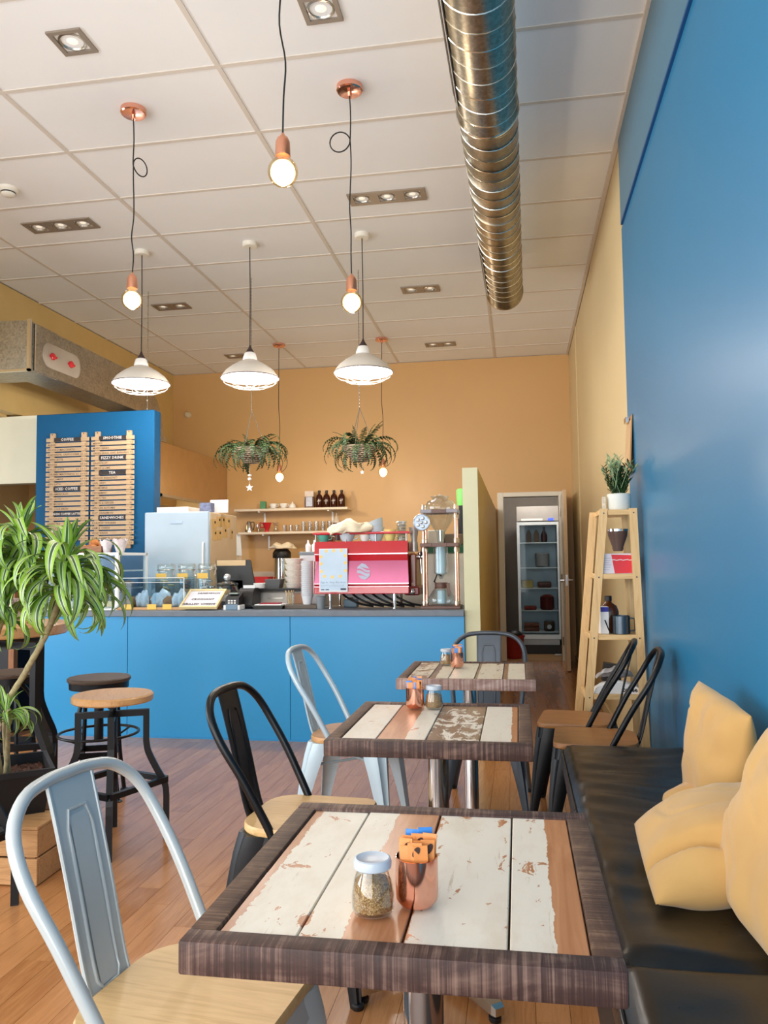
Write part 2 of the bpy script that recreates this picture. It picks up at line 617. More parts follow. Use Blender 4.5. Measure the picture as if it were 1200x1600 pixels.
# back wall with its doorway, and the wall it carries on into the kitchen side
DX0, DX1, DZ = -0.165, 0.497, 2.005
b = MB()
b.box(-6.6, DX0, YB, YB+0.1, 0, CZ); b.box(DX1, 1.2, YB, YB+0.1, 0, CZ); b.box(DX0, DX1, YB, YB+0.1, DZ, CZ)
struct(b.build('wall_back', ORANGE))
b = MB(); b.box(XR, 1.2, 4.86, 6.9, 0, CZ); struct(b.build('wall_right', CREAM))
b = MB(); b.box(XR+0.004, 1.2, 6.9, YB, 0, CZ); b.box(XR-0.004, XR+0.01, 8.66, 8.69, 0.0, CZ); struct(b.build('wall_right_end', CREAM))
b = MB(); b.box(XR, 1.2, -2.2, 4.86, 0, 3.22); struct(b.build('wall_right_blue', BLUE))
b = MB(); b.box(XR-0.012, 1.2, -2.2, 4.80, 3.235, CZ); b.box(XR+0.03, 1.2, -2.2, 4.8, 3.21, 3.24)
struct(b.build('trim_1', BULK))
b = MB(); b.box(XR-0.012, XR+0.004, -2.2, 4.8, 3.222, 3.236); struct(b.build('trim_seam_shade', plain('seam_shade_blue', '#0b4d86', 0.5)))  # dark blue strip stands in for the shadow line under the bulkhead
b = MB(); b.box(XR-0.03, XR-0.002, -2.2, YB, CZ-0.014, CZ+0.003); struct(b.build('trim_3', TBAR))
b = MB(); b.box(XR-0.014, XR+0.002, 4.9, YB, 0, 0.09, 0.004); struct(b.build('baseboard_right', CREAM))
# left side: high cream wall over the kitchen opening, then the plain outer wall
b = MB(); b.box(XL-0.12, XL, 1.0, YB, 2.62, CZ); b.box(-6.6, XL-0.12, 1.0, 6.56, 2.60, 2.66)
struct(b.build('wall_left', plain('cream_bulkhead_paint', '#cfb072', 0.5, var=0.03)))
b = MB(); b.box(-6.75, -6.6, 4.6, 11.9, 0, CZ); b.box(-6.75, -6.6, -2.2, -1.3, 0, CZ); b.box(-6.75, -6.6, -2.2, 4.6, 0, 0.4); b.box(-6.75, -6.6, -2.2, 4.6, 3.1, CZ)
struct(b.build('wall_outer', CREAM))
b = MB(); b.box(-6.6, -4.10, 6.56, 6.68, 1.985, 2.605); struct(b.build('wall_lintel', OFFWHITE))
b = MB(); b.box(-6.6, 1.2, -2.35, -2.2, 0, 0.28); b.box(-6.6, 1.2, -2.35, -2.2, 3.05, CZ); b.box(0.3, 1.2, -2.35, -2.2, 0, CZ)
struct(b.build('wall_front', CREAM))
ALU = plain('window_frame_grey', '#5a5f63', 0.4, 0.6)
win = MB(); win.box(-6.6, 0.3, -2.30, -2.25, 0.28, 0.34); win.box(-6.6, 0.3, -2.30, -2.25, 2.99, 3.05)
window_1 = struct(win.build('window_1', ALU))
for k in range(5):
    x0 = -6.6 + 1.38*k
    q = MB(); q.box(x0, x0+0.05, -2.30, -2.25, 0.34, 2.99); q.build('mullion', ALU, window_1)
    q = MB(); q.box(x0+0.05, x0+1.38, -2.278, -2.272, 0.34, 2.99); q.build('pane', GLASS, window_1)
win = MB(); win.box(-6.70, -6.65, -1.3, 4.6, 0.40, 0.46); win.box(-6.70, -6.65, -1.3, 4.6, 3.04, 3.1)
window_2 = struct(win.build('window_2', ALU))
for k in range(4):
    y0 = -1.3 + 1.475*k
    q = MB(); q.box(-6.70, -6.65, y0, y0+0.05, 0.46, 3.04); q.build('mullion', ALU, window_2)
    q = MB(); q.box(-6.678, -6.672, y0+0.05, y0+1.475, 0.46, 3.04); q.build('pane', GLASS, window_2)
# low partition that shields the doorway from the counter
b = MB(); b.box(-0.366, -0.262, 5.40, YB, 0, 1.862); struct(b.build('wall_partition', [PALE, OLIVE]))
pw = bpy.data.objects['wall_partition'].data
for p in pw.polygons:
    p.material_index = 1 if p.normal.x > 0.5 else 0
# blue menu wall behind the counter
b = MB(); b.box(-4.216, -3.094, 6.40, 6.53, 0, 2.575, 0.006); struct(b.build('wall_menu', BLUE_MENU))
# doorway: frame, open leaf, store room beyond
b = MB()
b.box(DX0-0.075, DX0, YB-0.03, YB+0.12, 0, DZ+0.055, 0.006); b.box(DX1, DX1+0.075, YB-0.03, YB+0.12, 0, DZ+0.055, 0.006)
b.box(DX0, DX1, YB-0.03, YB+0.12, DZ, DZ+0.055, 0.004)
door_1 = struct(b.build('door_1', WHITE))
M = Matrix.Translation((DX1+0.045, YB-0.04, 0)) @ Matrix.Rotation(math.radians(-91.5), 4, 'Z')
q = MB(); q.box(0, 0.88, -0.02, 0.02, 0.012, 2.0, 0.003, M=M)
leaf = q.build('door_leaf', [WHITE, plain('pale_edge_wood', '#d8b78c', 0.5)], door_1)
for p in leaf.data.polygons:
    p.material_index = 1 if p.normal.y < -0.8 else 0
q = MB()
for s in (-1, 1):
    q.lathe([(0.022, -0.003), (0.022, 0.003)], n=14, M=M @ Matrix.Translation((0.82, s*0.024, 1.0)) @ Matrix.Rotation(PI/2, 4, 'X'))
    q.tube([M @ Vector((0.82, s*0.022, 1.0)), M @ Vector((0.82, s*0.062, 1.0)), M @ Vector((0.70, s*0.064, 1.0))], 0.009, 8)
q.box(0.879, 0.884, -0.011, 0.011, 0.94, 1.06, M=M)
q.build('door_handle', CHROME, door_1, smooth=40)
q = MB()
for z in (0.25, 1.0, 1.8):
    q.tube([M @ Vector((-0.005, -0.03, z-0.05)), M @ Vector((-0.005, -0.03, z+0.05))], 0.008, 8)
stuff(q.build('hinge', STEEL, door_1))
ST = plain('store_room_paint', '#8d8a86', 0.6)
b = MB(); b.box(-1.5, DX0-0.02, 11.75, 11.9, 0, 2.6); b.box(-1.5, 1.2, 11.8, 11.9, 0, 2.6)
b.box(-0.50, -0.45, YB+0.1, 11.8, 0, 2.6); b.box(0.95, 1.2, YB+0.1, 11.8, 0, 2.6); b.box(-0.5, 1.2, YB+0.1, 11.8, 2.5, 2.6)
struct(b.build('wall_store', ST))
sl_ = bpy.data.lights.new('store_fill_light', 'POINT'); sl_.energy = 30; sl_.color = (1.0, 0.95, 0.9); sl_.shadow_soft_size = 0.1  # added fill light without a fitting, brightens the store room
so_ = bpy.data.objects.new('store_fill_light', sl_); COL.objects.link(so_); so_.location = (0.2, 10.2, 2.38)
b = MB(); b.box(-0.45, 0.95, YB+0.02, 11.8, 0.0, 0.004); struct(b.build('floor_store', plain('store_floor_vinyl', '#9c7a52', 0.5)))
# ---------------------------------------------------------------- ducts and hood
r = 0.15
dc = thing('spiral_duct', 'round galvanised spiral duct hung under the ceiling towards the blue wall', 'duct', (-0.157, 0, 3.50), math.radians(-0.8))
q = MB()
q.lathe([(r, -0.5), (r, 3.86), (r+0.006, 3.87), (r+0.006, 3.91), (r-0.001, 3.92), (r-0.001, 6.62), (r+0.006, 6.63), (r+0.006, 6.69), (r-0.02, 6.70)], n=40, M=Matrix.Rotation(-PI/2, 4, 'X'))
q.build('duct_tube', GALV, dc, smooth=35)
q = MB()
pts = []
pitch = 0.117
turns = int((6.62+0.5)/pitch)
for i in range(turns*28):
    a = 2*PI*i/28
    y = -0.5 + pitch*i/28
    pts.append((math.cos(a)*(r+0.001), y, math.sin(a)*(r+0.001)))
q.tube(pts, 0.0032, 4)
q.build('spiral_seam', SEAMM, dc, smooth=60)
q = MB(); q.lathe([(r+0.006, 3.885), (r+0.010, 3.89), (r+0.010, 3.90), (r+0.006, 3.905)], n=40, cap0=False, cap1=False, M=Matrix.Rotation(-PI/2, 4, 'X'))
q.build('joint_band', SEAMM, dc, smooth=35)
def duct_grille(y0, y1, ang):
    g = MB()
    a0, a1 = math.radians(ang-17), math.radians(ang+17)
    for (aa, bb, ya, yb) in ((a0, a0+0.06, y0, y1), (a1-0.06, a1, y0, y1), (a0, a1, y0, y0+0.02), (a0, a1, y1-0.02, y1)):
        g.grid(lambda u, v: ((r+0.008)*math.cos(aa+(bb-aa)*u), ya+(yb-ya)*v, (r+0.008)*math.sin(aa+(bb-aa)*u)), 4, 1)
    f = g.build('grille_frame', SEAMM, dc)
    g = MB()
    for k in range(4):
        t = a0+0.1+(a1-a0-0.2)*k/3
        g.box(r-0.004, r+0.006, y0+0.02, y1-0.02, -0.002, 0.002, M=Matrix.Rotation(-t, 4, 'Y'))
    stuff(g.build('grille_slat', STEEL, f))
    g = MB(); g.grid(lambda u, v: ((r+0.003)*math.cos(a0+(a1-a0)*u), y0+(y1-y0)*v, (r+0.003)*math.sin(a0+(a1-a0)*u)), 6, 1)
    g.build('grille_opening', BLACKP, f)
duct_grille(2.62, 3.72, 195)
duct_grille(5.62, 6.52, 195)
q = MB()
for y in (3.0, 5.1):
    for s in (-0.13, 0.13):
        q.tube([(s, y, 0.09), (s, y, 0.255)], 0.004, 6)
stuff(q.build('hanger_rod', STEEL, dc))

rd = thing('rectangular_duct', 'big square galvanised exhaust duct turning down above the blue menu wall', 'duct', (0, 0, 0))
xa, xb, za, zb = -4.05, -3.755, 2.78, 3.155
q = MB(); q.box(xa, xb, 5.66, 7.40, za, zb); q.build('duct_run', GALV2, rd)
q = MB()
q.loft([[(-4.495, 5.60, za), (-4.495, 5.60, zb+0.04), (-4.495, 6.0, zb+0.04), (-4.495, 6.0, za)], [(xb-0.012, 5.60, za-0.008), (xb-0.012, 5.60, zb+0.012), (xb-0.012, 6.0, zb+0.012), (xb-0.012, 6.0, za-0.008)]])
q.build('duct_elbow', GALV2, rd)
q = MB()
q.box(xb-0.016, xb+0.008, 5.585, 5.61, za-0.02, zb+0.02); q.box(-4.3, xb+0.008, 5.585, 5.61, za-0.02, za-0.002); q.box(xb-0.006, xb+0.004, 5.66, 5.675, za, zb)
q.build('flange', SEAMM, rd)
rings = []
cy, cz = 7.40, 2.552
for i in range(11):
    a = PI/2 * (1 - i/10)
    ro, ri = zb-cz, za-cz
    rings.append([(xa, cy+math.cos(a)*ri, cz+math.sin(a)*ri), (xa, cy+math.cos(a)*ro, cz+math.sin(a)*ro), (xb, cy+math.cos(a)*ro, cz+math.sin(a)*ro), (xb, cy+math.cos(a)*ri, cz+math.sin(a)*ri)])
q = MB(); q.loft(rings); q.build('bend', GALV2, rd, smooth=40)
q = MB(); q.box(xa-0.01, xb+0.02, cy+0.22, cy+0.62, 2.547, 2.60); q.build('collar', GALV2, rd)
q = MB()
q.prism(rrect(5.77, 6.32, 2.85, 3.05, 0.085), 'X', xb-0.002, xb+0.006)
pl = q.build('access_plate', plain('pale_plate', '#bdb4a8', 0.35, 0.4), rd)
q = MB()
for yy in (5.90, 6.17):
    q.ball((xb+0.012, yy, 2.95), 0.03, 10, (0.5, 1.2, 1.0)); q.box(xb+0.008, xb+0.022, yy-0.045, yy+0.045, 2.940, 2.956)
q.build('red_knob', REDPL, pl)

hd = thing('range_hood', 'large stainless steel range hood behind the blue menu wall', 'hood', (0, 0, 0))
q = MB()
q.box(-4.48, -3.745, 7.90, 7.93, 1.975, 2.53); q.box(-3.775, -3.745, 7.93, YB-0.01, 1.985, 2.53); q.box(-4.48, -3.745, 7.90, YB-0.01, 2.53, 2.545); q.box(-4.48, -4.45, 7.93, YB-0.01, 1.98, 2.53)
q.build('hood_shell', BRASSY, hd)
q = MB(); q.box(-3.80, -3.735, 7.89, YB-0.012, 1.955, 1.986); q.box(-4.48, -3.735, 7.89, 7.93, 1.955, 1.986); q.build('drip_rim', STEEL, hd)
q = MB(); q.box(-4.3, -3.9, 8.3, 9.3, 2.30, 2.33); q.build('hood_lamp', glow('hood_lamp_glow', '#f4fff4', 7.0), hd)

# ---------------------------------------------------------------- ceiling fittings
LENS = glow('downlight_lens', '#fff4e0', 0.5)
DLF = plain('downlight_frame', '#9a8d7f', 0.42, 0.35)
def downlight(x, y, n, label):
    d = thing('ceiling_downlight', label, 'ceiling light', (x, y, CZ), 0, 'recessed ceiling downlights')
    s = 0.056 if n > 1 else 0.066
    hw = 0.094*n - (0.012 if n > 1 else 0.0) if n > 1 else 0.088
    q = MB()
    xs = [(k-(n-1)/2)*0.178*(1 if n > 1 else 1) for k in range(n)]
    X = [-hw] + [v for k in xs for v in (k-s, k+s)] + [hw]
    H = 0.088
    for a, c in zip(X[0::2], X[1::2]):
        q.box(a, c, -H, H, -0.006, 0.004)
    for k in xs:
        q.box(k-s, k+s, -H, -s, -0.006, 0.004); q.box(k-s, k+s, s, H, -0.006, 0.004)
    q.build('frame', DLF, d)
    q = MB(); q.box(-hw+0.005, hw-0.005, -H+0.005, H-0.005, 0.0165, 0.02); q.build('recess', BLACKP, d)
    for k in xs:
        q = MB(); q.lathe([(s*0.99, 0.008), (s*0.99, -0.001), (s*0.86, -0.003), (s*0.74, 0.010)], n=20, cap0=False, cap1=False, M=Matrix.Translation((k, 0, 0)))
        rg = q.build('lamp_ring', STEEL, d, smooth=40)
        q = MB(); q.lathe([(s*0.74, 0.010), (s*0.4, 0.004), (0.004, 0.002)], n=16, M=Matrix.Translation((k, 0, 0)))
        q.build('lens', LENS, rg, smooth=60)
    return d
downlight(-2.07, 3.385, 1, 'single square grey downlight beside the nearer copper pendant roses, towards the kitchen side')
downlight(-0.835, 3.385, 1, 'single square grey downlight close to the spiral duct, nearest the shopfront')
downlight(-0.842, 5.285, 3, 'triple grey downlight halfway along the spiral duct')
downlight(-3.30, 5.275, 3, 'triple grey downlight near the smoke detector')
downlight(-3.30, 7.19, 2, 'twin grey downlight above the rectangular duct end of the ceiling')
downlight(-0.842, 7.19, 2, 'twin grey downlight just past the end of the spiral duct')
downlight(-0.842, 9.105, 2, 'twin grey downlight close to the orange back wall above the doorway')
downlight(-3.29, 9.105, 2, 'twin grey downlight close to the orange wall, partly behind a white pendant')
sm = thing('smoke_detector', 'round white smoke detector on the ceiling near the kitchen side', 'smoke detector', (-3.315, 4.68, CZ))
q = MB(); q.lathe([(0.062, 0.006), (0.062, -0.012), (0.05, -0.022)], n=24); q.build('base', WHITE, sm, smooth=40)
q = MB(); q.lathe([(0.046, -0.018), (0.046, -0.040), (0.036, -0.048), (0.004, -0.05)], n=24); q.build('sensor_cap', WHITE, sm, smooth=40)
q = MB(); q.lathe([(0.0475, -0.026), (0.0475, -0.034)], n=24, cap0=False, cap1=False); q.build('vent_slot', BLACKP, sm)

# ---------------------------------------------------------------- bare-bulb copper pendants
CORD = plain('black_cord', '#151415', 0.6)
BULB = glow('bulb_glow', '#ffe9bf', 3.2)
BULBG = glass('bulb_glass', '#fff1d0', 0.03, 0.5, 0.05, 0.92)
def bulb_light(x, y, z, e=14.0):
    l = bpy.data.lights.new('bulb_light', 'POINT')
    l.energy = e; l.color = (1.0, 0.83, 0.62); l.shadow_soft_size = 0.05
    o = bpy.data.objects.new('bulb_light', l); COL.objects.link(o); o.location = (x, y, z-0.09)
def bulb_pendant(x, y, zb, label, loop=None, wob=0.006, seed=1, e=14.0):
    p = thing('bulb_pendant', label, 'pendant light', (x, y, CZ), 0, 'bare bulbs on black cords with copper fittings')
    h = zb - CZ                                    # bulb centre below the ceiling
    q = MB(); q.lathe([(0.070, 0.003), (0.070, -0.022), (0.064, -0.028), (0.012, -0.030), (0.010, -0.055)], n=28); q.build('ceiling_rose', COPPER, p, smooth=35)
    rr = random.Random(seed)
    zt = h + 0.145
    pts = [(0, 0, -0.045)]
    if loop:
        lz, lr, ang = loop
        ca, sa = math.cos(ang), math.sin(ang)
        pts.append((0.004, 0, (lz-0.05)*0.5))
        for k in range(13):
            a = 2*PI*k/12
            pts.append(((lr-lr*math.cos(a))*ca, (lr-lr*math.cos(a))*sa + 0.004*k/12, lz + 1.05*lr*math.sin(-a) - 0.012*k/12))
    z0 = pts[-1][2]
    for k in range(1, 7):
        z = z0 + (zt-z0)*k/6
        pts.append((rr.uniform(-wob, wob) if k < 6 else 0, rr.uniform(-wob, wob) if k < 6 else 0, z))
    q = MB(); q.tube(spline(pts, 4), 0.0035, 6); q.build('cord', CORD, p, smooth=60)
    q = MB(); q.lathe([(0.006, h+0.150), (0.009, h+0.142), (0.020, h+0.132), (0.027, h+0.115), (0.029, h+0.062), (0.027, h+0.060)], n=24); q.build('socket', COPPERP, p, smooth=40)
    q = MB()
    prof = [(0.024, h+0.062), (0.026, h+0.050)]
    for i in range(3, 13):
        a = PI*i/12
        prof.append((max(0.002, 0.057*math.sin(a)), h + 0.057*math.cos(a)))
    q.lathe(prof, n=24); b = q.build('bulb', BULBG, p, smooth=60)
    q = MB(); q.ball((0, 0, h-0.002), 0.047, 20, (1, 1, 1), 12)
    q.build('filament', BULB, b, smooth=60)
    bulb_light(x, y, zb, e)
    return p
bulb_pendant(-0.842, 2.80, 2.70, 'bare globe bulb pendant hanging nearest of all, its rose out of sight', None, 0.012, 4)
bulb_pendant(-2.055, 3.975, 2.68, 'bare bulb pendant with a narrow cord loop under its copper rose, kitchen side', (-0.30, 0.05, 1.2), 0.006, 5)
bulb_pendant(-0.83, 3.99, 2.588, 'bare bulb pendant with a round cord loop under its copper rose, near the duct', (-0.29, 0.055, PI), 0.006, 6)
bulb_pendant(-2.676, 8.71, 2.214, 'far bare bulb pendant hanging low behind the fern basket near the hood', None, 0.006, 8, 17.0)
bulb_pendant(-1.474, 8.725, 2.236, 'far bare bulb pendant hanging low behind the fern basket nearer the doorway', None, 0.008, 9, 17.0)

# ---------------------------------------------------------------- white caged factory pendants over the counter
SHADEO = plain('white_enamel_shade', '#dcd6cc', 0.35, var=0.02)
SHADEI = glow('lit_shade_inside', '#f2f4ff', 0.8)
def cage_pendant(x, y, label):
    p = thing('caged_pendant', label, 'pendant light', (x, y, CZ), 0, 'white caged factory pendants over the counter')
    q = MB(); q.lathe([(0.058, 0.003), (0.058, -0.026), (0.050, -0.032)], n=24); q.build('ceiling_rose', WHITE, p, smooth=35)
    h = 2.915 - CZ
    q = MB(); q.tube([(0, 0, -0.03), (0.003, 0, h*0.5), (0, 0, h)], 0.0038, 6); q.build('cord', CORD, p)
    q = MB(); q.lathe([(0.006, h+0.02), (0.012, h), (0.030, h-0.03), (0.032, h-0.04)], n=18); q.build('cord_grip', plain('dark_grip', '#3b2b2b', 0.5), p, smooth=40)
    q = MB(); q.lathe([(0.034, h-0.038), (0.044, h-0.045), (0.056, h-0.085), (0.058, h-0.105)], n=20); q.build('socket_cup', PORC, p, smooth=40)
    prof = [(0.055, h-0.10), (0.085, h-0.115), (0.14, h-0.148), (0.19, h-0.188), (0.223, h-0.235), (0.226, h-0.243)]
    q = MB(); q.lathe(prof, n=36, cap0=False, cap1=False); q.build('lamp_shade', SHADEO, p, smooth=60)
    inn = [(a-0.004, b-0.004) for a, b in prof[1:-1]] + [(0.222, h-0.243)]
    q = MB(); q.lathe(inn, n=36, cap1=False); q.build('shade_lining', SHADEI, p, smooth=60)
    q = MB(); q.tube([(0.226*math.cos(2*PI*k/36), 0.226*math.sin(2*PI*k/36), h-0.243) for k in range(36)], 0.004, 6, closed=True); q.build('shade_rim', plain('brown_rim', '#6d5a55', 0.4), p, smooth=60)
    q = MB()
    for k in range(8):
        a = 2*PI*k/8
        q.tube(spline([(0.228*math.cos(a), 0.228*math.sin(a), h-0.243), (0.19*math.cos(a), 0.19*math.sin(a), h-0.285), (0.11*math.cos(a), 0.11*math.sin(a), h-0.312), (0.045*math.cos(a), 0.045*math.sin(a), h-0.318)], 3), 0.0019, 5)
    for rad, z in ((0.205, h-0.271), (0.135, h-0.305), (0.045, h-0.318)):
        q.tube([(rad*math.cos(2*PI*k/28), rad*math.sin(2*PI*k/28), z) for k in range(28)], 0.0019, 5, closed=True)
    q.build('wire_cage', plain('cage_wire', '#a39b90', 0.4), p, smooth=60)
    q = MB(); q.ball((0, 0, h-0.165), 0.045, 16, (1, 1, 1.2)); q.build('bulb', glow('cage_bulb_glow', '#f6f6ff', 5.0), p, smooth=60)
    l = bpy.data.lights.new('cage_light', 'POINT')
    l.energy = 30.0; l.color = (1.0, 0.93, 0.85); l.shadow_soft_size = 0.05
    o = bpy.data.objects.new('cage_light', l); COL.objects.link(o); o.location = (x, y, 2.57)
    return p
cage_pendant(-2.944, 5.855, 'white caged factory pendant in front of the rectangular duct')
cage_pendant(-2.037, 5.863, 'middle one of three white caged pendants over the counter')
cage_pendant(-1.135, 5.869, 'white caged factory pendant nearest the spiral duct')
q = MB(); q.tube([(-3.33, 6.75, CZ), (-3.33, 6.75, 2.1)], 0.004, 5)
for k in range(20):
    q.ball((-3.33, 6.75, 3.70-0.08*k), 0.008, 6, (1, 1, 1.6), 4)
tag(q.build('hanging_chain', STEEL), 'thin steel chain dropping from the ceiling behind the blue menu wall', 'chain')
# ---------------------------------------------------------------- reclaimed-timber cafe tables
T_TOP = 0.75
def cafe_table(label, x0, x1, y0, y1, planks, foot, front=None):
    """planks: (x from, x to, material) in world x"""
    cx, cy = (x0+x1)/2, (y0+y1)/2
    t = thing('cafe_table', label, 'table', (cx, cy, 0), 0, 'reclaimed timber cafe tables')
    w, d = (x1-x0)/2, (y1-y0)/2
    e = 0.038
    H = 0.043
    def edge_bar(X0, X1, Y0, Y1, m):
        q = MB(); q.box(X0, X1, Y0, Y1, T_TOP-H, T_TOP, 0.004, 2); q.build('edge_board', m, t, smooth=40)
    edge_bar(-w, w, -d, -d+e, front or SAWX); edge_bar(-w, w, d-e, d, SAWX)
    edge_bar(-w, -w+e, -d+e+0.001, d-e-0.001, SAWY); edge_bar(w-e, w, -d+e+0.001, d-e-0.001, SAWY)
    rr = random.Random(int(cy*100))
    for a, c, m in planks:
        q = MB(); q.box(a-cx+0.0016, c-cx-0.0016, -d+e+0.001, d-e-0.001, T_TOP-0.022, T_TOP-0.003-rr.uniform(0, 0.002), 0.0014)
        q.build('plank', m, t)
    q = MB(); q.box(-w+0.01, w-0.01, -d+0.01, d-0.01, T_TOP-0.034, T_TOP-0.0235); q.build('underside_board', DARKW, t)
    q = MB(); q.box(-0.16, 0.16, -0.03, 0.03, T_TOP-0.05, T_TOP-0.034); q.box(-0.03, 0.03, -0.16, 0.16, T_TOP-0.05, T_TOP-0.034); q.build('top_bracket', BLACKM, t)
    q = MB(); q.lathe([(0.032, 0.075), (0.032, T_TOP-0.05)], n=32); q.build('pole', CHROME, t, smooth=40)
    q = MB(); q.lathe([(0.05, 0.055), (0.05, 0.07), (0.036, 0.085), (0.033, 0.09)], n=28); q.build('pole_collar', CHROME, t, smooth=40)
    for k in range(4):
        a = foot + PI/2*k
        q = MB(); q.loft([[(0.03, -0.028, 0.03), (0.03, 0.028, 0.03), (0.03, 0.028, 0.075), (0.03, -0.028, 0.075)], [(0.27, -0.018, 0.024), (0.27, 0.018, 0.024), (0.27, 0.018, 0.05), (0.27, -0.018, 0.05)], [(0.285, -0.014, 0.024), (0.285, 0.014, 0.024), (0.285, 0.014, 0.044), (0.285, -0.014, 0.044)]])
        g = q.build('foot', STEEL, t, rot=(0, 0, a))
        q = MB(); q.lathe([(0.014, 0.0), (0.017, 0.004), (0.017, 0.014), (0.012, 0.016), (0.012, 0.03)], n=14, M=Matrix.Translation((0.262, 0, 0))); q.build('glide', BLACKP, g, smooth=40)
    return t
O1, O2 = '#a86c45', '#c58b63'
B1, B2 = '#7d5f49', '#9a7a60'
def pp(n, lo, hi, b1=O1, b2=O2, chip=0.62, **k):
    return painted('painted_plank_%s' % n, lo, hi, b1, b2, chip, **k)
c1 = -0.1625
cafe_table('nearest reclaimed timber table, peeling cream planks in a dark sawn frame', -0.4405, 0.1155, 0.985, 1.578, [
    (-0.4025, -0.295, pp('a', -0.388-c1, 9, edge=0.012)), (-0.295, -0.157, pp('b', -9, -0.236-c1)), (-0.157, -0.023, pp('c', -0.153-c1, 9)), (-0.023, 0.1035-0.026, pp('d', -9, 0.036-c1))], 0.9)
c2 = -0.2525
cafe_table('middle reclaimed timber table, one brown plank flecked with old paint', -0.532, 0.027, 2.12, 2.723, [
    (-0.494, -0.396, pp('e', -9, 9, chip=0.66)), (-0.396, -0.260, pp('f', -0.318-c2, 9)), (-0.260, -0.114, pp('g', -9, 9, B1, B2, chip=0.47)), (-0.114, -0.011, pp('h', -9, -0.030-c2, chip=0.7))], -0.9)
c3 = -0.2245
cafe_table('farthest reclaimed timber table, greyed and with a pale worn front edge', -0.506, 0.057, 3.24, 3.832, [
    (-0.468, -0.377, pp('i', -9, 9, B1, B2, chip=0.53, paint='#d9cfba')), (-0.377, -0.297, pp('j', -0.352-c3, 9, B1, B2, chip=0.60, paint='#d9cfba')), (-0.297, -0.190, pp('k', -9, 9, B1, B2, chip=0.64, paint='#ddd4c0')),
    (-0.190, -0.075, pp('l', -0.178-c3, 9, B1, B2, chip=0.6, paint='#d9cfba')), (-0.075, 0.019, pp('m', -0.055-c3, 9, B1, B2, chip=0.64, paint='#ddd4c0'))], 0.4, SAWP)

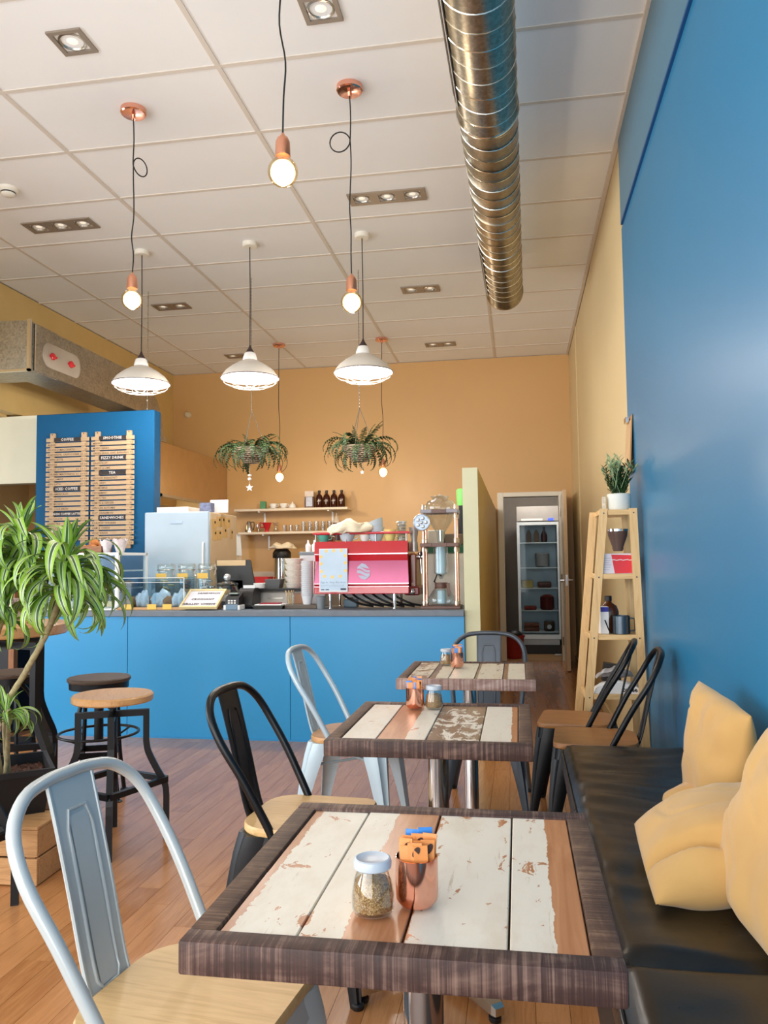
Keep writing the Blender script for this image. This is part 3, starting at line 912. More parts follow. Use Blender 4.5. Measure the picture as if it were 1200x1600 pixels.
# ---------------------------------------------------------------- metal cafe chairs with wooden seats
def cafe_chair(label, metal, seat_mat, loc, rotz, group, top=None):
    t = thing('cafe_chair', label, 'chair', loc, rotz, group)
    # seat board
    q = MB()
    out = rrect(-0.178, 0.178, -0.178, 0.178, 0.05, 6, (0.045, 0.10, 0.10, 0.045))
    inn = [(x*0.985, y*0.985) for x, y in out]
    q.loft([[(x, y, 0.432) for x, y in inn], [(x, y, 0.436) for x, y in out], [(x, y, 0.450) for x, y in out], [(x, y, 0.456) for x, y in inn]])
    q.build('seat', seat_mat, t, smooth=35)
    q = MB()
    o2 = [(x*0.965, y*0.965) for x, y in out]; o3 = [(x*1.0, y*1.0) for x, y in out]
    q.loft([[(x, y, 0.431) for x, y in o2], [(x*1.01, y*1.01, 0.415) for x, y in o2], [(x, y, 0.385) for x, y in o3], [(x*0.97, y*0.97, 0.385) for x, y in o3], [(x*0.95, y*0.95, 0.43) for x, y in o2]])
    q.build('seat_frame', metal, t, smooth=50)
    # pressed sheet legs, splayed
    for sx in (1, -1):
        for sy in (1, -1):
            q = MB()
            rings = []
            for k in range(9):
                f = k/8
                e = f**0.8
                x = sx*(0.140 + (0.205-0.140 if sx > 0 else 0.225-0.140)*e)
                y = sy*(0.140 + 0.065*e)
                z = 0.432*(1-f)
                w = 0.052*(1-f)**1.3 + 0.017
                th = 0.017*(1-f) + 0.011
                ux, uy = sx*0.7071, sy*0.7071          # outwards
                tx, ty = -sy*0.7071, sx*0.7071         # along the corner
                prof = [(-w, -th*1.1), (-w*0.72, th*0.25), (-w*0.36, th*0.95), (-w*0.16, th*0.62), (w*0.16, th*0.62), (w*0.36, th*0.95), (w*0.72, th*0.25), (w, -th*1.1), (w*0.5, -th*0.45), (-w*0.5, -th*0.45)]
                rings.append([(x+tx*a+ux*c, y+ty*a+uy*c, z) for a, c in prof])
            q.loft(rings)
            lg = q.build('leg', metal, t, smooth=40)
            q = MB(); q.lathe([(0.016, 0.0), (0.018, 0.003), (0.018, 0.012), (0.014, 0.016)], n=10, M=Matrix.Translation((sx*(0.205 if sx > 0 else 0.225), sy*0.205, 0)))
            q.build('foot_cap', BLACKP, lg, smooth=40)
    q = MB()
    q.tube([(0.158, 0.158, 0.33), (-0.168, -0.16, 0.33)], 0.006, 6); q.tube([(0.158, -0.158, 0.342), (-0.168, 0.16, 0.342)], 0.006, 6)
    q.build('cross_brace', metal, t, smooth=60)
    # hoop of the back
    half = [(-0.055, 0.172, 0.425), (-0.075, 0.176, 0.47), (-0.145, 0.190, 0.60), (-0.208, 0.197, 0.70), (-0.249, 0.180, 0.772), (-0.273, 0.128, 0.816), (-0.282, 0.06, 0.829), (-0.282, 0, 0.831)]
    full = half + [(x, -y, z) for x, y, z in half[-2::-1]]
    q = MB(); q.tube(spline(full, 4), 0.0125, 10); q.build('back_hoop', metal, t, smooth=60)
    # pressed splat with turned edges
    pth = [Vector((p.x, p.y)) for p in spline([(-0.278, 0.821, 0), (-0.256, 0.74, 0), (-0.226, 0.62, 0), (-0.203, 0.52, 0), (-0.188, 0.465, 0), (-0.172, 0.425, 0)], 3)]
    def W(v):
        return 0.063 - 0.006*v
    def S(u, v):
        k = v*(len(pth)-1); i = min(int(k), len(pth)-2); g = k-i
        p = pth[i]*(1-g) + pth[i+1]*g
        y = (u*2-1)
        return p.x, y*W(v), p.y
    q = MB()
    q.grid(lambda u, v: (lambda p: (p[0]+0.0012, p[1], p[2]))(S(u, v)), 6, 15)
    q.grid(lambda u, v: (lambda p: (p[0]-0.0012, p[1], p[2]))(S(u, v)), 6, 15, True)
    for e in (0, 1):
        q.tube([S(e, k/15) for k in range(16)], 0.0042, 6)
    sp = q.build('splat', metal, t, smooth=50)
    q = MB()
    def G(u, v):
        a = S(0.5+(u-0.5)*0.56, 0.14+v*0.72)
        return (a[0]+0.0015, a[1], a[2])
    loop = [G(0, k/10) for k in range(1, 10)] + [G(0.15, 1.0), G(0.5, 1.0), G(0.85, 1.0)] + [G(1, k/10) for k in range(9, 0, -1)] + [G(0.85, 0), G(0.5, 0), G(0.15, 0)]
    q.tube(loop, 0.0038, 6, closed=True)
    q.grid(lambda u, v: (lambda p: (p[0]+0.0012, p[1], p[2]))(G(0.12+0.76*u, 0.03+0.94*v)), 2, 10)
    q.build('pressed_panel', metal, sp, smooth=60)
    return t
GC = 'metal cafe chairs with wooden seats'
cafe_chair('pale grey metal chair with wooden seat at the nearest table, seen largest', GREYM, OAKY, (-0.590, 1.405, 0), math.radians(-7), GC)
cafe_chair('black metal chair with pale wooden seat, pulled in at the middle table', BLACKM, OAKY, (-0.655, 2.44, 0), math.radians(-4), GC)
cafe_chair('pale blue metal chair with wooden seat at the farthest table, against the blue counter', BLUEM, OAK, (-0.76, 3.62, 0), math.radians(-4), GC)
cafe_chair('dark grey backed chair facing the shopfront behind the farthest table', DGREY, DARKW, (-0.18, 4.15, 0), math.radians(-92), GC)
cafe_chair('black metal chair with brown wooden seat beside the pine ladder shelf', BLACKM, BROWNSEAT, (0.265, 4.045, 0), math.radians(172), GC)
cafe_chair('black metal chair with brown wooden seat standing at the end of the bench', BLACKM, BROWNSEAT, (0.315, 3.635, 0), math.radians(176), GC)
# ---------------------------------------------------------------- counter and worktop
K = 0.898                                   # worktop surface
ct = thing('service_counter', 'long blue panelled service counter below the grey worktop', 'counter', (0, 0, 0))
CX0, CX1, CY = -3.48, -0.368, 5.37
for a, c in ((CX0, -2.792), (-2.789, -1.58), (-1.577, CX1)):
    q = MB(); q.box(a, c, CY, CY+0.02, 0.0, 0.857, 0.0015); q.build('front_panel', BLUE_PANEL, ct)
q = MB(); q.box(CX0, CX0+0.02, CY+0.021, 6.0, 0, 0.857); q.build('end_panel', BLUE_PANEL, ct)
q = MB(); q.box(CX0+0.02, CX1, CY+0.021, 5.98, 0.0, 0.85); q.build('carcass', plain('grey_carcass', '#5b6672', 0.6), ct)
q = MB(); q.box(CX0, CX1, CY-0.006, CY, 0, 0.012); q.build('floor_strip', plain('blue_strip', '#2f8fc8', 0.4), ct)
q = MB(); q.box(-3.545, CX1, CY-0.02, 6.02, 0.858, K, 0.003)
tag(q.build('worktop', GREYST), 'grey laminate worktop running along the blue service counter', 'worktop')

# ---------------------------------------------------------------- glass cake cabinet and what stands in and on it
cc = thing('cake_cabinet', 'white framed glass cake cabinet on the counter behind the striped plant', 'display case', (-3.225, 5.70, K))
w, d, h = 0.295, 0.225, 0.425
for sx in (-1, 1):
    for sy in (-1, 1):
        q = MB(); q.box(sx*w-0.014, sx*w+0.014, sy*d-0.014, sy*d+0.014, 0.012, h-0.02, 0.002); q.build('post', PORC, cc)
q = MB(); q.box(-w-0.014, w+0.014, -d-0.014, d+0.014, 0, 0.012); q.build('base_tray', PORC, cc)
q = MB(); q.box(-w-0.014, w+0.014, -d-0.014, -d+0.014, h-0.02, h); q.box(-w-0.014, w+0.014, d-0.014, d+0.014, h-0.02, h); q.box(-w-0.014, -w+0.014, -d, d, h-0.02, h); q.box(w-0.014, w+0.014, -d, d, h-0.02, h)
q.build('top_frame', PORC, cc)
q = MB(); q.box(-w+0.014, w-0.014, -d+0.014, d-0.014, h-0.012, h-0.007); q.build('top_pane', PANE, cc)
for z in (0.15, 0.285):
    q = MB(); q.box(-w+0.016, w-0.016, -d+0.016, d-0.016, z, z+0.006); g = q.build('shelf', PANE, cc)
    q = MB(); q.box(-w+0.016, w-0.016, -d+0.014, -d+0.018, z-0.003, z+0.009); q.box(w-0.018, w-0.014, -d+0.016, d-0.016, z-0.003, z+0.009); q.build('shelf_rim', PORC, g)
q = MB(); q.box(-w+0.014, w-0.014, -d-0.002, -d+0.002, 0.013, h-0.02); q.build('pane', PANE, cc)
for sx in (-1, 1):
    q = MB(); q.box(sx*w-0.002, sx*w+0.002, -d+0.014, d-0.014, 0.013, h-0.02); q.build('pane', PANE, cc)
CRUST = plain('pastry_crust', '#c98438', 0.6, var=0.25, scale=30, bump=0.3, bscale=80)
CRUST2 = plain('muffin_crust', '#b8743a', 0.65, var=0.3, scale=40, bump=0.4, bscale=90)
def lump(name, label, cat, loc, sc, mat, seed=1, rot=0, group=None, parent=None, amp=0.18):
    q = MB()
    q.ball((0, 0, 0), 1.0, 16, (1, 1, 1), 10)
    for v in q.b.verts:
        n_ = mnoise.noise(v.co*1.7 + Vector((seed*3.1, seed, 0)))
        v.co *= 1 + amp*n_
        v.co.x *= sc[0]; v.co.y *= sc[1]; v.co.z *= sc[2]
        if v.co.z < -sc[2]*0.7: v.co.z = -sc[2]*0.7
    o = q.build(name, mat, parent, smooth=60, loc=(loc[0], loc[1], loc[2]+sc[2]*0.7), rot=(0, 0, rot))
    if parent is None:
        tag(o, label, cat, group)
    return o
def croissant(label, loc, rz, s=1.0, group='croissants in the cake cabinet'):
    q = MB()
    rings = []
    for k in range(15):
        f = k/14*2-1
        a = f*1.0
        cx, cy = 0.075*math.sin(a), 0.05*(math.cos(a)-1)
        rad = 0.034*(1-abs(f)**1.8)*(1+0.12*math.cos(k*PI)) + 0.006
        rings.append([(s*(cx + math.sin(a)*rad*math.cos(t)), s*(cy + math.cos(a)*rad*math.cos(t)), s*(0.030 + rad*0.85*math.sin(t))) for t in [2*PI*j/10 for j in range(10)]])
    q.loft(rings)
    return tag(q.build('croissant', CRUST, None, smooth=50, loc=loc, rot=(0, 0, rz)), label, 'pastry', group)
S1, S2 = K+0.157, K+0.2925
for k, x in enumerate((-3.42, -3.29, -3.16)):
    croissant(('croissant behind the plant on the lower glass shelf of the cake cabinet', 'croissant in the middle of the lower glass shelf of the cake cabinet', 'croissant by the white front post on the lower glass shelf of the cake cabinet')[k], (x, 5.62, S1), 0.4*k, 0.9)
lump('bun', 'round brown bun on the lower shelf near the cabinet side pane', 'pastry', (-3.02, 5.68, S1), (0.05, 0.05, 0.035), CRUST2, 3)
lump('bun', 'second brown bun near the side pane, further back on the lower shelf', 'pastry', (-3.03, 5.82, S1), (0.05, 0.05, 0.032), CRUST2, 5)
for k, x in enumerate((-3.40, -3.23, -3.05)):
    q = MB(); q.box(-0.065, 0.065, -0.05, 0.05, 0.004, 0.05, 0.012, 2)
    o = thing('wrapped_slice', ('cream cake slice on the cabinet floor at its kitchen end', 'cake slice on the middle of the cabinet floor', 'yellowish cake slice on the cabinet floor by the white front post')[k], 'cake', (x, 5.60, K+0.012), 0.2*k, 'cake slices on the cabinet floor')
    q.build('cake', plain('cake_%d' % k, ('#e9d9bb', '#d2a567', '#f2cf86')[k], 0.7, var=0.1, scale=30), o, smooth=40)
    q = MB(); q.lathe([(0.078, 0.0), (0.085, 0.003), (0.08, 0.004)], n=20); q.build('plate', PORC, o, smooth=40)
q = MB(); q.box(-0.11, 0.11, -0.08, 0.08, 0, 0.004); q.box(-0.11, 0.11, -0.08, -0.075, 0, 0.05); q.box(-0.11, 0.11, 0.075, 0.08, 0, 0.05); q.box(-0.11, -0.105, -0.08, 0.08, 0, 0.05); q.box(0.105, 0.11, -0.08, 0.08, 0, 0.05)
tag(q.build('wooden_tray', wood('tray_wood', '#7a4b28', '#9a6236', '#6a3f20', 'X'), loc=(-3.19, 5.60, K+h)), 'brown wooden tray of muffins on top of the cake cabinet', 'tray')
mk = [(-3.26, 5.57), (-3.18, 5.565), (-3.11, 5.57), (-3.25, 5.63), (-3.13, 5.635), (-3.19, 5.60)]
for k, (x, y) in enumerate(mk):
    lump('muffin', ('golden muffin at the plant end of the tray, front row', 'golden muffin in the middle of the tray, front row', 'golden muffin by the paper cases, front row of the tray', 'golden muffin at the plant end of the tray, back row', 'golden muffin by the paper cases, back row of the tray', 'golden muffin riding on top of the tray of muffins')[k], 'muffin', (x, y, K+h+0.004+(0.045 if k == 5 else 0)), (0.040, 0.036, 0.036), CRUST2, k+2, 0, 'muffins on the cake cabinet')
for k, (x, y, r_) in enumerate(((-3.062, 5.555, 0.2), (-2.968, 5.575, 1.0), (-3.005, 5.665, 0.5))):
    q = MB()
    rings = []
    for f in range(4):
        rad = 0.024 + 0.0085*f
        rings.append([(rad*(1+0.12*math.cos(5*t+k)*f/3)*math.cos(t), rad*(1+0.12*math.cos(5*t+k)*f/3)*math.sin(t), 0.032*f + (0.012*math.sin(4*t+k) if f == 3 else 0)) for t in [2*PI*j/20 for j in range(20)]])
    q.loft(rings, caps=False); q.loft([rings[0], [(v[0]*0.5, v[1]*0.5, 0.001) for v in rings[0]]], caps=False)
    tag(q.build('paper_case', plain('printed_paper', '#e7dde0', 0.7, var=0.12, scale=50), loc=(x, y, K+h), rot=(0, 0, r_), smooth=60), ('open white paper baking case beside the muffins', 'printed paper baking case at the cabinet corner', 'white paper case behind the other two paper cases')[k], 'paper case', 'paper cases on the cake cabinet')

# acrylic box of wrapped biscuits
ab = thing('acrylic_box', 'clear acrylic box of wrapped biscuits with yellow price tags', 'display box', (-2.66, 5.55, K))
q = MB(); q.box(-0.27, 0.27, -0.09, 0.12, 0, 0.018, 0.002); q.build('wooden_base', OAK, ab)
for a in ((-0.255, 0.255, -0.08, -0.077, 0.018, 0.20), (-0.255, 0.255, 0.105, 0.108, 0.018, 0.235), (-0.255, -0.252, -0.08, 0.108, 0.018, 0.22), (0.252, 0.255, -0.08, 0.108, 0.018, 0.22), (0.0, 0.003, -0.08, 0.108, 0.018, 0.21), (-0.255, 0.255, -0.08, 0.108, 0.232, 0.235)):
    q = MB(); q.box(*a); q.build('pane', PANE, ab)
q = MB()
for a in ((-0.257, 0.257, -0.082, -0.078, 0.198, 0.202), (-0.257, 0.257, -0.082, -0.078, 0.232, 0.236), (-0.257, -0.252, -0.082, -0.078, 0.018, 0.235), (0.252, 0.257, -0.082, -0.078, 0.018, 0.235)):
    q.box(*a)
stuff(q.build('bright_edge', PORC, ab))
for k, x in enumerate((-0.17, 0.01, 0.13)):
    q = MB(); q.box(x-0.035, x+0.035, -0.094, -0.091, 0.004, 0.042); q.build('price_tag', YELLOW, ab)
CLING = plain('cling_wrap', '#d9e2ee', 0.2, var=0.12, scale=40)
for k in range(9):
    x = -0.20 + 0.0496*k
    lump('wrapped_biscuit', '%s film-wrapped biscuit in the acrylic box, counted from the cake cabinet' % ('first', 'second', 'third', 'fourth', 'fifth', 'sixth', 'seventh', 'eighth', 'ninth')[k], 'biscuit', (-2.66+x, 5.57+0.015*(k % 2), K+0.0185), (0.032, 0.05, 0.045 + 0.014*(k % 3)), CLING if k % 3 else plain('biscuit_brown', '#9b6b42', 0.6, var=0.2, scale=50), k, 0.4*k, 'wrapped biscuits in the acrylic box', amp=0.3)

# clip-top jars
def clip_jar(label, x, y, fill, tagc=True):
    j = thing('biscuit_jar', label, 'jar', (x, y, K), 0, 'clip-top biscuit jars')
    q = MB(); q.lathe([(0.074, 0.0), (0.080, 0.01), (0.080, 0.21), (0.072, 0.245), (0.060, 0.26), (0.060, 0.285)], n=28, cap1=False); q.build('glass_body', JARG, j, smooth=50)
    q = MB(); q.lathe([(0.064, 0.290), (0.066, 0.296), (0.066, 0.325), (0.060, 0.335)], n=24); q.build('glass_lid', JARG, j, smooth=40)
    q = MB(); q.tube([(0.064*math.cos(2*PI*k/24), 0.064*math.sin(2*PI*k/24), 0.288) for k in range(24)], 0.004, 6, closed=True); q.tube([(0.066, -0.02, 0.24), (0.082, -0.01, 0.29), (0.07, 0, 0.33)], 0.003, 5); q.build('wire_clip', STEEL, j, smooth=60)
    if tagc:
        q = MB(); q.box(-0.042, 0.042, -0.084, -0.0815, 0.222, 0.262); q.build('yellow_tag', YELLOW, j)
    rr = random.Random(int(x*1000))
    for k in range(12):
        a = rr.uniform(0, 2*PI); r_ = rr.uniform(0.0, 0.042)
        q = MB(); q.lathe([(0.004, 0.0), (0.028, 0.002), (0.031, 0.008), (0.026, 0.014), (0.004, 0.015)], n=12)
        q.build('biscuit', fill, j, smooth=50, loc=(r_*math.cos(a), r_*math.sin(a), 0.014 + 0.0165*k), rot=(rr.uniform(-.2, .2), rr.uniform(-.2, .2), a))
    return j
clip_jar('clip-top glass jar of yellowish biscuits in front of the white fridge', -2.70, 5.80, plain('yellow_biscuit', '#ead79a', 0.6, var=0.1, scale=40))
clip_jar('clip-top glass jar of brown biscuits, middle jar of three', -2.528, 5.80, plain('brown_biscuit', '#b98a66', 0.6, var=0.2, scale=50))
clip_jar('clip-top glass jar of foil-wrapped sweets next to the till screen', -2.362, 5.79, plain('foil_wrap', '#9aa7b4', 0.25, 0.8, var=0.3, scale=60))
kj = thing('lidded_jar', 'squat glass jar with a round glass knob lid in front of the till', 'jar', (-2.185, 5.76, K))
q = MB(); q.lathe([(0.075, 0.0), (0.083, 0.015), (0.083, 0.15), (0.078, 0.165)], n=28, cap1=False); q.build('glass_body', JARG, kj, smooth=50)
q = MB(); q.lathe([(0.085, 0.168), (0.087, 0.178), (0.05, 0.195), (0.015, 0.20)], n=28); q.build('glass_lid', JARG, kj, smooth=40)
q = MB(); q.ball((0, 0, 0.228), 0.028, 16); q.build('lid_knob', plain('cut_glass', '#dfe6ea', 0.08, 0.6, var=0.3, scale=60), kj, smooth=60)
q = MB()
q.lathe([(0.066, 0.012), (0.070, 0.02), (0.068, 0.085), (0.03, 0.10)], n=16)
for v in q.b.verts: v.co += Vector((0.006, 0.006, 0.01))*mnoise.noise(v.co*60)
stuff(q.build('sweets', plain('foil_sweets', '#7f93a8', 0.3, 0.7, var=0.6, scale=90), kj, smooth=30))
q = MB(); q.box(-0.05, 0.05, -0.0865, -0.0845, 0.05, 0.10); q.build('white_label', PAPER, kj)

# letter board
lb = thing('letter_board', 'tilted pale wood letter board listing sandwich, croissant and grilled cheese', 'sign', (-2.268, 5.40, K))
LBM = Matrix.Translation((0, 0.0, 0.008)) @ Matrix.Rotation(math.radians(31), 4, 'X')
W2, H2 = 0.142, 0.235
for nm, a in (('frame_bar', (-W2, W2, 0, 0.015, 0, 0.02)), ('frame_bar', (-W2, W2, H2-0.013, H2, 0, 0.02)), ('frame_bar', (-W2, -W2+0.013, 0.015, H2-0.013, 0, 0.02)), ('frame_bar', (W2-0.013, W2, 0.015, H2-0.013, 0, 0.02))):
    q = MB(); q.box(*a, M=LBM); q.build(nm, plain('pale_frame_wood', '#e6cf98', 0.5, var=0.08), lb)
q = MB(); q.box(-W2+0.013, W2-0.013, 0.015, H2-0.013, 0.0, 0.011, M=LBM); pnl = q.build('felt_panel', plain('white_felt', '#efeaf0', 0.9), lb)
q = MB()
for k in range(16):
    y = 0.022 + 0.0125*k
    q.box(-W2+0.015, W2-0.015, y, y+0.0012, 0.011, 0.0125, M=LBM)
stuff(q.build('felt_ridge', plain('felt_shadow_line', '#d8d3da', 0.9), pnl))
L = []
for body, y, x in (('SANDWICH', 0.178, 0.02), ('CROISSANT', 0.100, 0.0), ('GRILLED CHEESE', 0.040, -0.008)):
    me = text_mesh(body, 0.030, 'CENTER', 1.12, 0.0009)
    L.append((me, LBM @ Matrix.Translation((x, y, 0.0132))))
write_on(L, plain('black_letters', '#161616', 0.6), 'lettering', pnl)
q = MB(); q.box(-0.1, 0.1, 0.135, 0.195, 0, 0.072); q.build('back_stand', CRATED, lb)

# till, payment terminal, cash drawer
ts = thing('till_screen', 'black till screen tilted back beside the jars, beige strip along its top', 'till', (-2.17, 5.92, K))
M = Matrix.Rotation(math.radians(-24), 4, 'X')
q = MB(); q.prism([(-0.16, 0.13), (0.085, 0.13), (0.15, 0.0+0.16), (0.10, 0.36), (-0.17, 0.36)], 'Y', 0.0, 0.03); q.build('screen_case', BLACKP, ts)
q = MB(); q.prism([(0.087, 0.135), (0.152, 0.15), (0.12, 0.355), (0.098, 0.355)], 'Y', -0.02, -0.001); q.build('screen_side', BLACKP, ts)
q = MB(); q.box(-0.16, 0.075, -0.006, -0.001, 0.315, 0.358); q.build('top_strip', plain('beige_strip', '#dcbd90', 0.6), ts)
q = MB(); q.box(-0.05, 0.05, 0.0, 0.04, 0.02, 0.2); q.box(-0.11, 0.11, -0.07, 0.09, 0, 0.02, 0.006); q.build('screen_stand', BLACKP, ts)
pt = thing('payment_terminal', 'small card payment terminal with a pale base beside the letter board', 'card machine', (-2.025, 5.47, K))
q = MB(); q.box(-0.062, 0.062, -0.05, 0.06, 0, 0.035, 0.004); q.build('base', PORC, pt)
q = MB(); q.box(-0.042, 0.045, -0.056, 0.05, 0.0, 0.040, 0.004); q.build('cradle', plain('slate_plastic', '#6f8aa0', 0.4), pt)
q = MB(); q.loft([[(-0.05, -0.04, 0.036), (0.05, -0.04, 0.036), (0.05, 0.055, 0.036), (-0.05, 0.055, 0.036)], [(-0.05, -0.035, 0.085), (0.05, -0.035, 0.085), (0.05, 0.06, 0.125), (-0.05, 0.06, 0.125)]]); q.build('keypad_case', BLACKP, pt)
for i in range(3):
    for j in range(2):
        q = MB(); q.box(-0.03+0.022*i, -0.015+0.022*i, -0.0415, -0.0375, 0.045+0.016*j, 0.055+0.016*j); q.build('key', PORC, pt)
q = MB(); q.box(-0.035, 0.03, 0.0, 0.04, 0.112, 0.120, M=Matrix.Rotation(0.0, 4, 'X')); q.build('screen', plain('lcd_grey', '#9fb0a8', 0.2), pt)
rp = thing('receipt_printer', 'black rounded receipt printer between the payment terminal and the cash drawer', 'printer', (-1.968, 5.65, K))
q = MB(); q.prism(spline([(-0.09, 0.0), (0.09, 0.0), (0.10, 0.05), (0.07, 0.14), (0.0, 0.155), (-0.09, 0.14)], 3, True) and [(v.x, v.y) for v in spline([(-0.09, 0.003, 0), (0.08, 0.003, 0), (0.095, 0.06, 0), (0.06, 0.135, 0), (0.0, 0.15, 0), (-0.085, 0.13, 0)], 4, True)], 'X', -0.05, 0.06, M=Matrix.Rotation(PI, 4, 'Z')); q.build('case', BLACKP, rp, smooth=40)
q = MB(); q.box(-0.04, 0.05, -0.03, -0.02, 0.145, 0.17); q.build('receipt', PAPER, rp)
cd = thing('cash_drawer', 'pale metal cash drawer with a slim handle under the black tray', 'cash drawer', (-1.79, 5.86, K))
q = MB(); q.box(-0.19, 0.19, -0.0, 0.15, 0, 0.118, 0.003); q.build('case', plain('pale_metal', '#d9d2c8', 0.4), cd)
q = MB(); q.box(-0.175, 0.10, -0.012, -0.001, 0.012, 0.108, 0.002); f = q.build('drawer', plain('pale_drawer', '#e4ddd2', 0.4), cd)
q = MB(); q.box(-0.10, 0.02, -0.022, -0.013, 0.06, 0.068); q.build('handle', STEEL, f)
q = MB(); q.box(0.105, 0.188, -0.010, -0.001, 0.012, 0.1); q.build('wooden_block', plain('block_wood', '#c89572', 0.6), cd)
q = MB(); q.box(-0.22, 0.22, -0.10, 0.15, 0, 0.014, 0.004); q.box(-0.22, 0.22, -0.10, -0.09, 0.014, 0.024)
tag(q.build('black_tray', BLACKP, loc=(-1.83, 5.86, K+0.1185)), 'wide black tray lying on the pale cash drawer', 'tray')
ft = thing('serving_tray', 'long low white and steel tray lying in front of the cash drawer', 'tray', (-1.787, 5.60, K))
ft.scale = (0.5, 1.0, 1.0)
q = MB(); q.loft([[(-0.20, -0.08, 0), (0.20, -0.08, 0), (0.20, 0.08, 0), (-0.20, 0.08, 0)], [(-0.235, -0.10, 0.028), (0.235, -0.10, 0.028), (0.235, 0.10, 0.028), (-0.235, 0.10, 0.028)]]); q.build('tray_dish', STEEL, ft)
q = MB(); q.box(-0.20, 0.20, -0.085, 0.085, 0.0285, 0.034); q.build('liner', PAPER, ft)
q = MB(); q.box(-0.15, 0.14, -0.05, 0.05, 0.0345, 0.042, 0.002); q.build('red_cloth', plain('red_cloth', '#8e2432', 0.9), ft)

# things standing on the black tray
WVE = plain('white_wicker', '#e5dfd3', 0.6, var=0.15, scale=120, bump=0.5, bscale=140)
for k in range(5):
    q = MB(); q.lathe([(0.052, 0.0), (0.066, 0.022), (0.070, 0.040), (0.074, 0.044), (0.070, 0.046), (0.064, 0.03), (0.05, 0.004)], n=28)
    for v in q.b.verts:
        v.co.x *= 1+0.02*math.sin(14*math.atan2(v.co.y, v.co.x))
    tag(q.build('wicker_bowl', WVE, smooth=50, loc=(-1.70, 5.90, K+0.133+0.0465*k)), 'white wicker bowl, number %s up in the stack on the black tray' % ('one', 'two', 'three', 'four', 'five')[k], 'bowl', 'stacked wicker bowls')
q = MB(); q.loft([[(-0.045, -0.045, 0), (0.045, -0.045, 0), (0.045, 0.045, 0), (-0.045, 0.045, 0)], [(-0.062, -0.06, 0.075), (0.062, -0.06, 0.075), (0.062, 0.06, 0.075), (-0.062, 0.06, 0.075)]])
tag(q.build('grey_tub', plain('dark_grey_tub', '#5d5f60', 0.5), loc=(-1.845, 5.87, K+0.133)), 'dark grey square tub beside the stack of wicker bowls', 'tub')
q = MB(); q.lathe([(0.035, 0), (0.048, 0.008), (0.05, 0.045), (0.046, 0.046), (0.044, 0.01)], n=20)
tag(q.build('cream_cup', PORC, smooth=40, loc=(-1.96, 5.86, K+0.133)), 'low cream cup on the black tray near the till', 'cup')

# takeaway cups, grinder
bd = MB(); bd.box(-0.11, 0.13, -0.06, 0.12, 0, 0.03, 0.004)
tag(bd.build('cup_board', plain('dark_board', '#5f5348', 0.6), loc=(-1.56, 5.60, K)), 'dark board under the stacks of takeaway cups', 'board')
CUPG = plain('takeaway_cup_paper', '#dde0e4', 0.5, var=0.03)
def cup_stack(label, x, y, n):
    t = thing('paper_cup_stack', label, 'cups', (x, y, K+0.0301), 0)
    for k in range(n):
        z = 0.0135*k
        q = MB(); q.lathe([(0.040, z+0.058), (0.0445, z+0.066), (0.0465, z+0.0705), (0.044, z+0.0708)], n=20, cap0=False)
        q.build('cup', CUPG, t, smooth=30)
    q = MB(); q.lathe([(0.030, 0.0), (0.041, 0.06)], n=20); q.build('lowest_cup', CUPG, t, smooth=40)
    return t
cup_stack('tall stack of pale grey takeaway cups in front of the espresso machine', -1.515, 5.60, 19)
q = MB(); q.lathe([(0.028, 0), (0.036, 0.09), (0.033, 0.091)], n=18)
tag(q.build('grey_beaker', plain('grey_plastic', '#7f868c', 0.4), smooth=40, loc=(-1.405, 5.56, K)), 'small grey beaker between the cup stack and the espresso machine', 'beaker')
q = MB(); q.lathe([(0.024, 0), (0.03, 0.07), (0.028, 0.071)], n=16)
tag(q.build('stirrer_glass', JARG, smooth=40, loc=(-1.64, 5.60, K+0.0305)), 'small glass of stirrers beside the takeaway cups', 'glass')
for k in range(5):
    q = MB(); q.box(-0.004, 0.004, -0.001, 0.001, 0, 0.1)
    tag(q.build('wooden_stirrer', OAKY, loc=(-1.65+0.006*k, 5.595+0.004*(k % 2), K+0.034), rot=(0.1, 0.12*(k-2), 0.5*k)), 'wooden stirrer standing in the small glass', 'stirrer', 'stirrers in the glass')
gr = thing('dispenser', 'grey framed dispenser with a printed panel behind the takeaway cups', 'dispenser', (-1.56, 5.90, K))
q = MB(); q.box(-0.095, 0.105, 0, 0.1, 0, 0.39, 0.004); q.build('case', plain('pale_grey_case', '#c9ccd0', 0.35), gr)
q = MB(); q.box(-0.10, 0.11, -0.004, 0.1, 0.39, 0.415, 0.003); q.build('top_cap', plain('slate_cap', '#6d757c', 0.4), gr)
q = MB(); q.box(-0.07, 0.08, -0.004, 0.0, 0.10, 0.34); f = q.build('printed_panel', plain('printed_dark_panel', '#5f5652', 0.4, var=0.9, scale=55), gr)
q = MB(); q.box(-0.02, 0.02, -0.0065, -0.0045, 0.10, 0.34); q.build('white_band', PAPER, f)
for k in range(3):
    q = MB(); q.lathe([(0.020, 0), (0.022, 0.05), (0.009, 0.065), (0.007, 0.09)], n=14)
    tag(q.build('squeeze_bottle', PORC, smooth=40, loc=(-1.60+0.05*k, 5.95, K+0.4152)), ('white nozzle bottle on the dispenser, farthest from the espresso machine', 'white nozzle bottle in the middle of the dispenser top', 'white nozzle bottle on the dispenser, right against the espresso machine')[k], 'bottle', 'nozzle bottles on the dispenser')
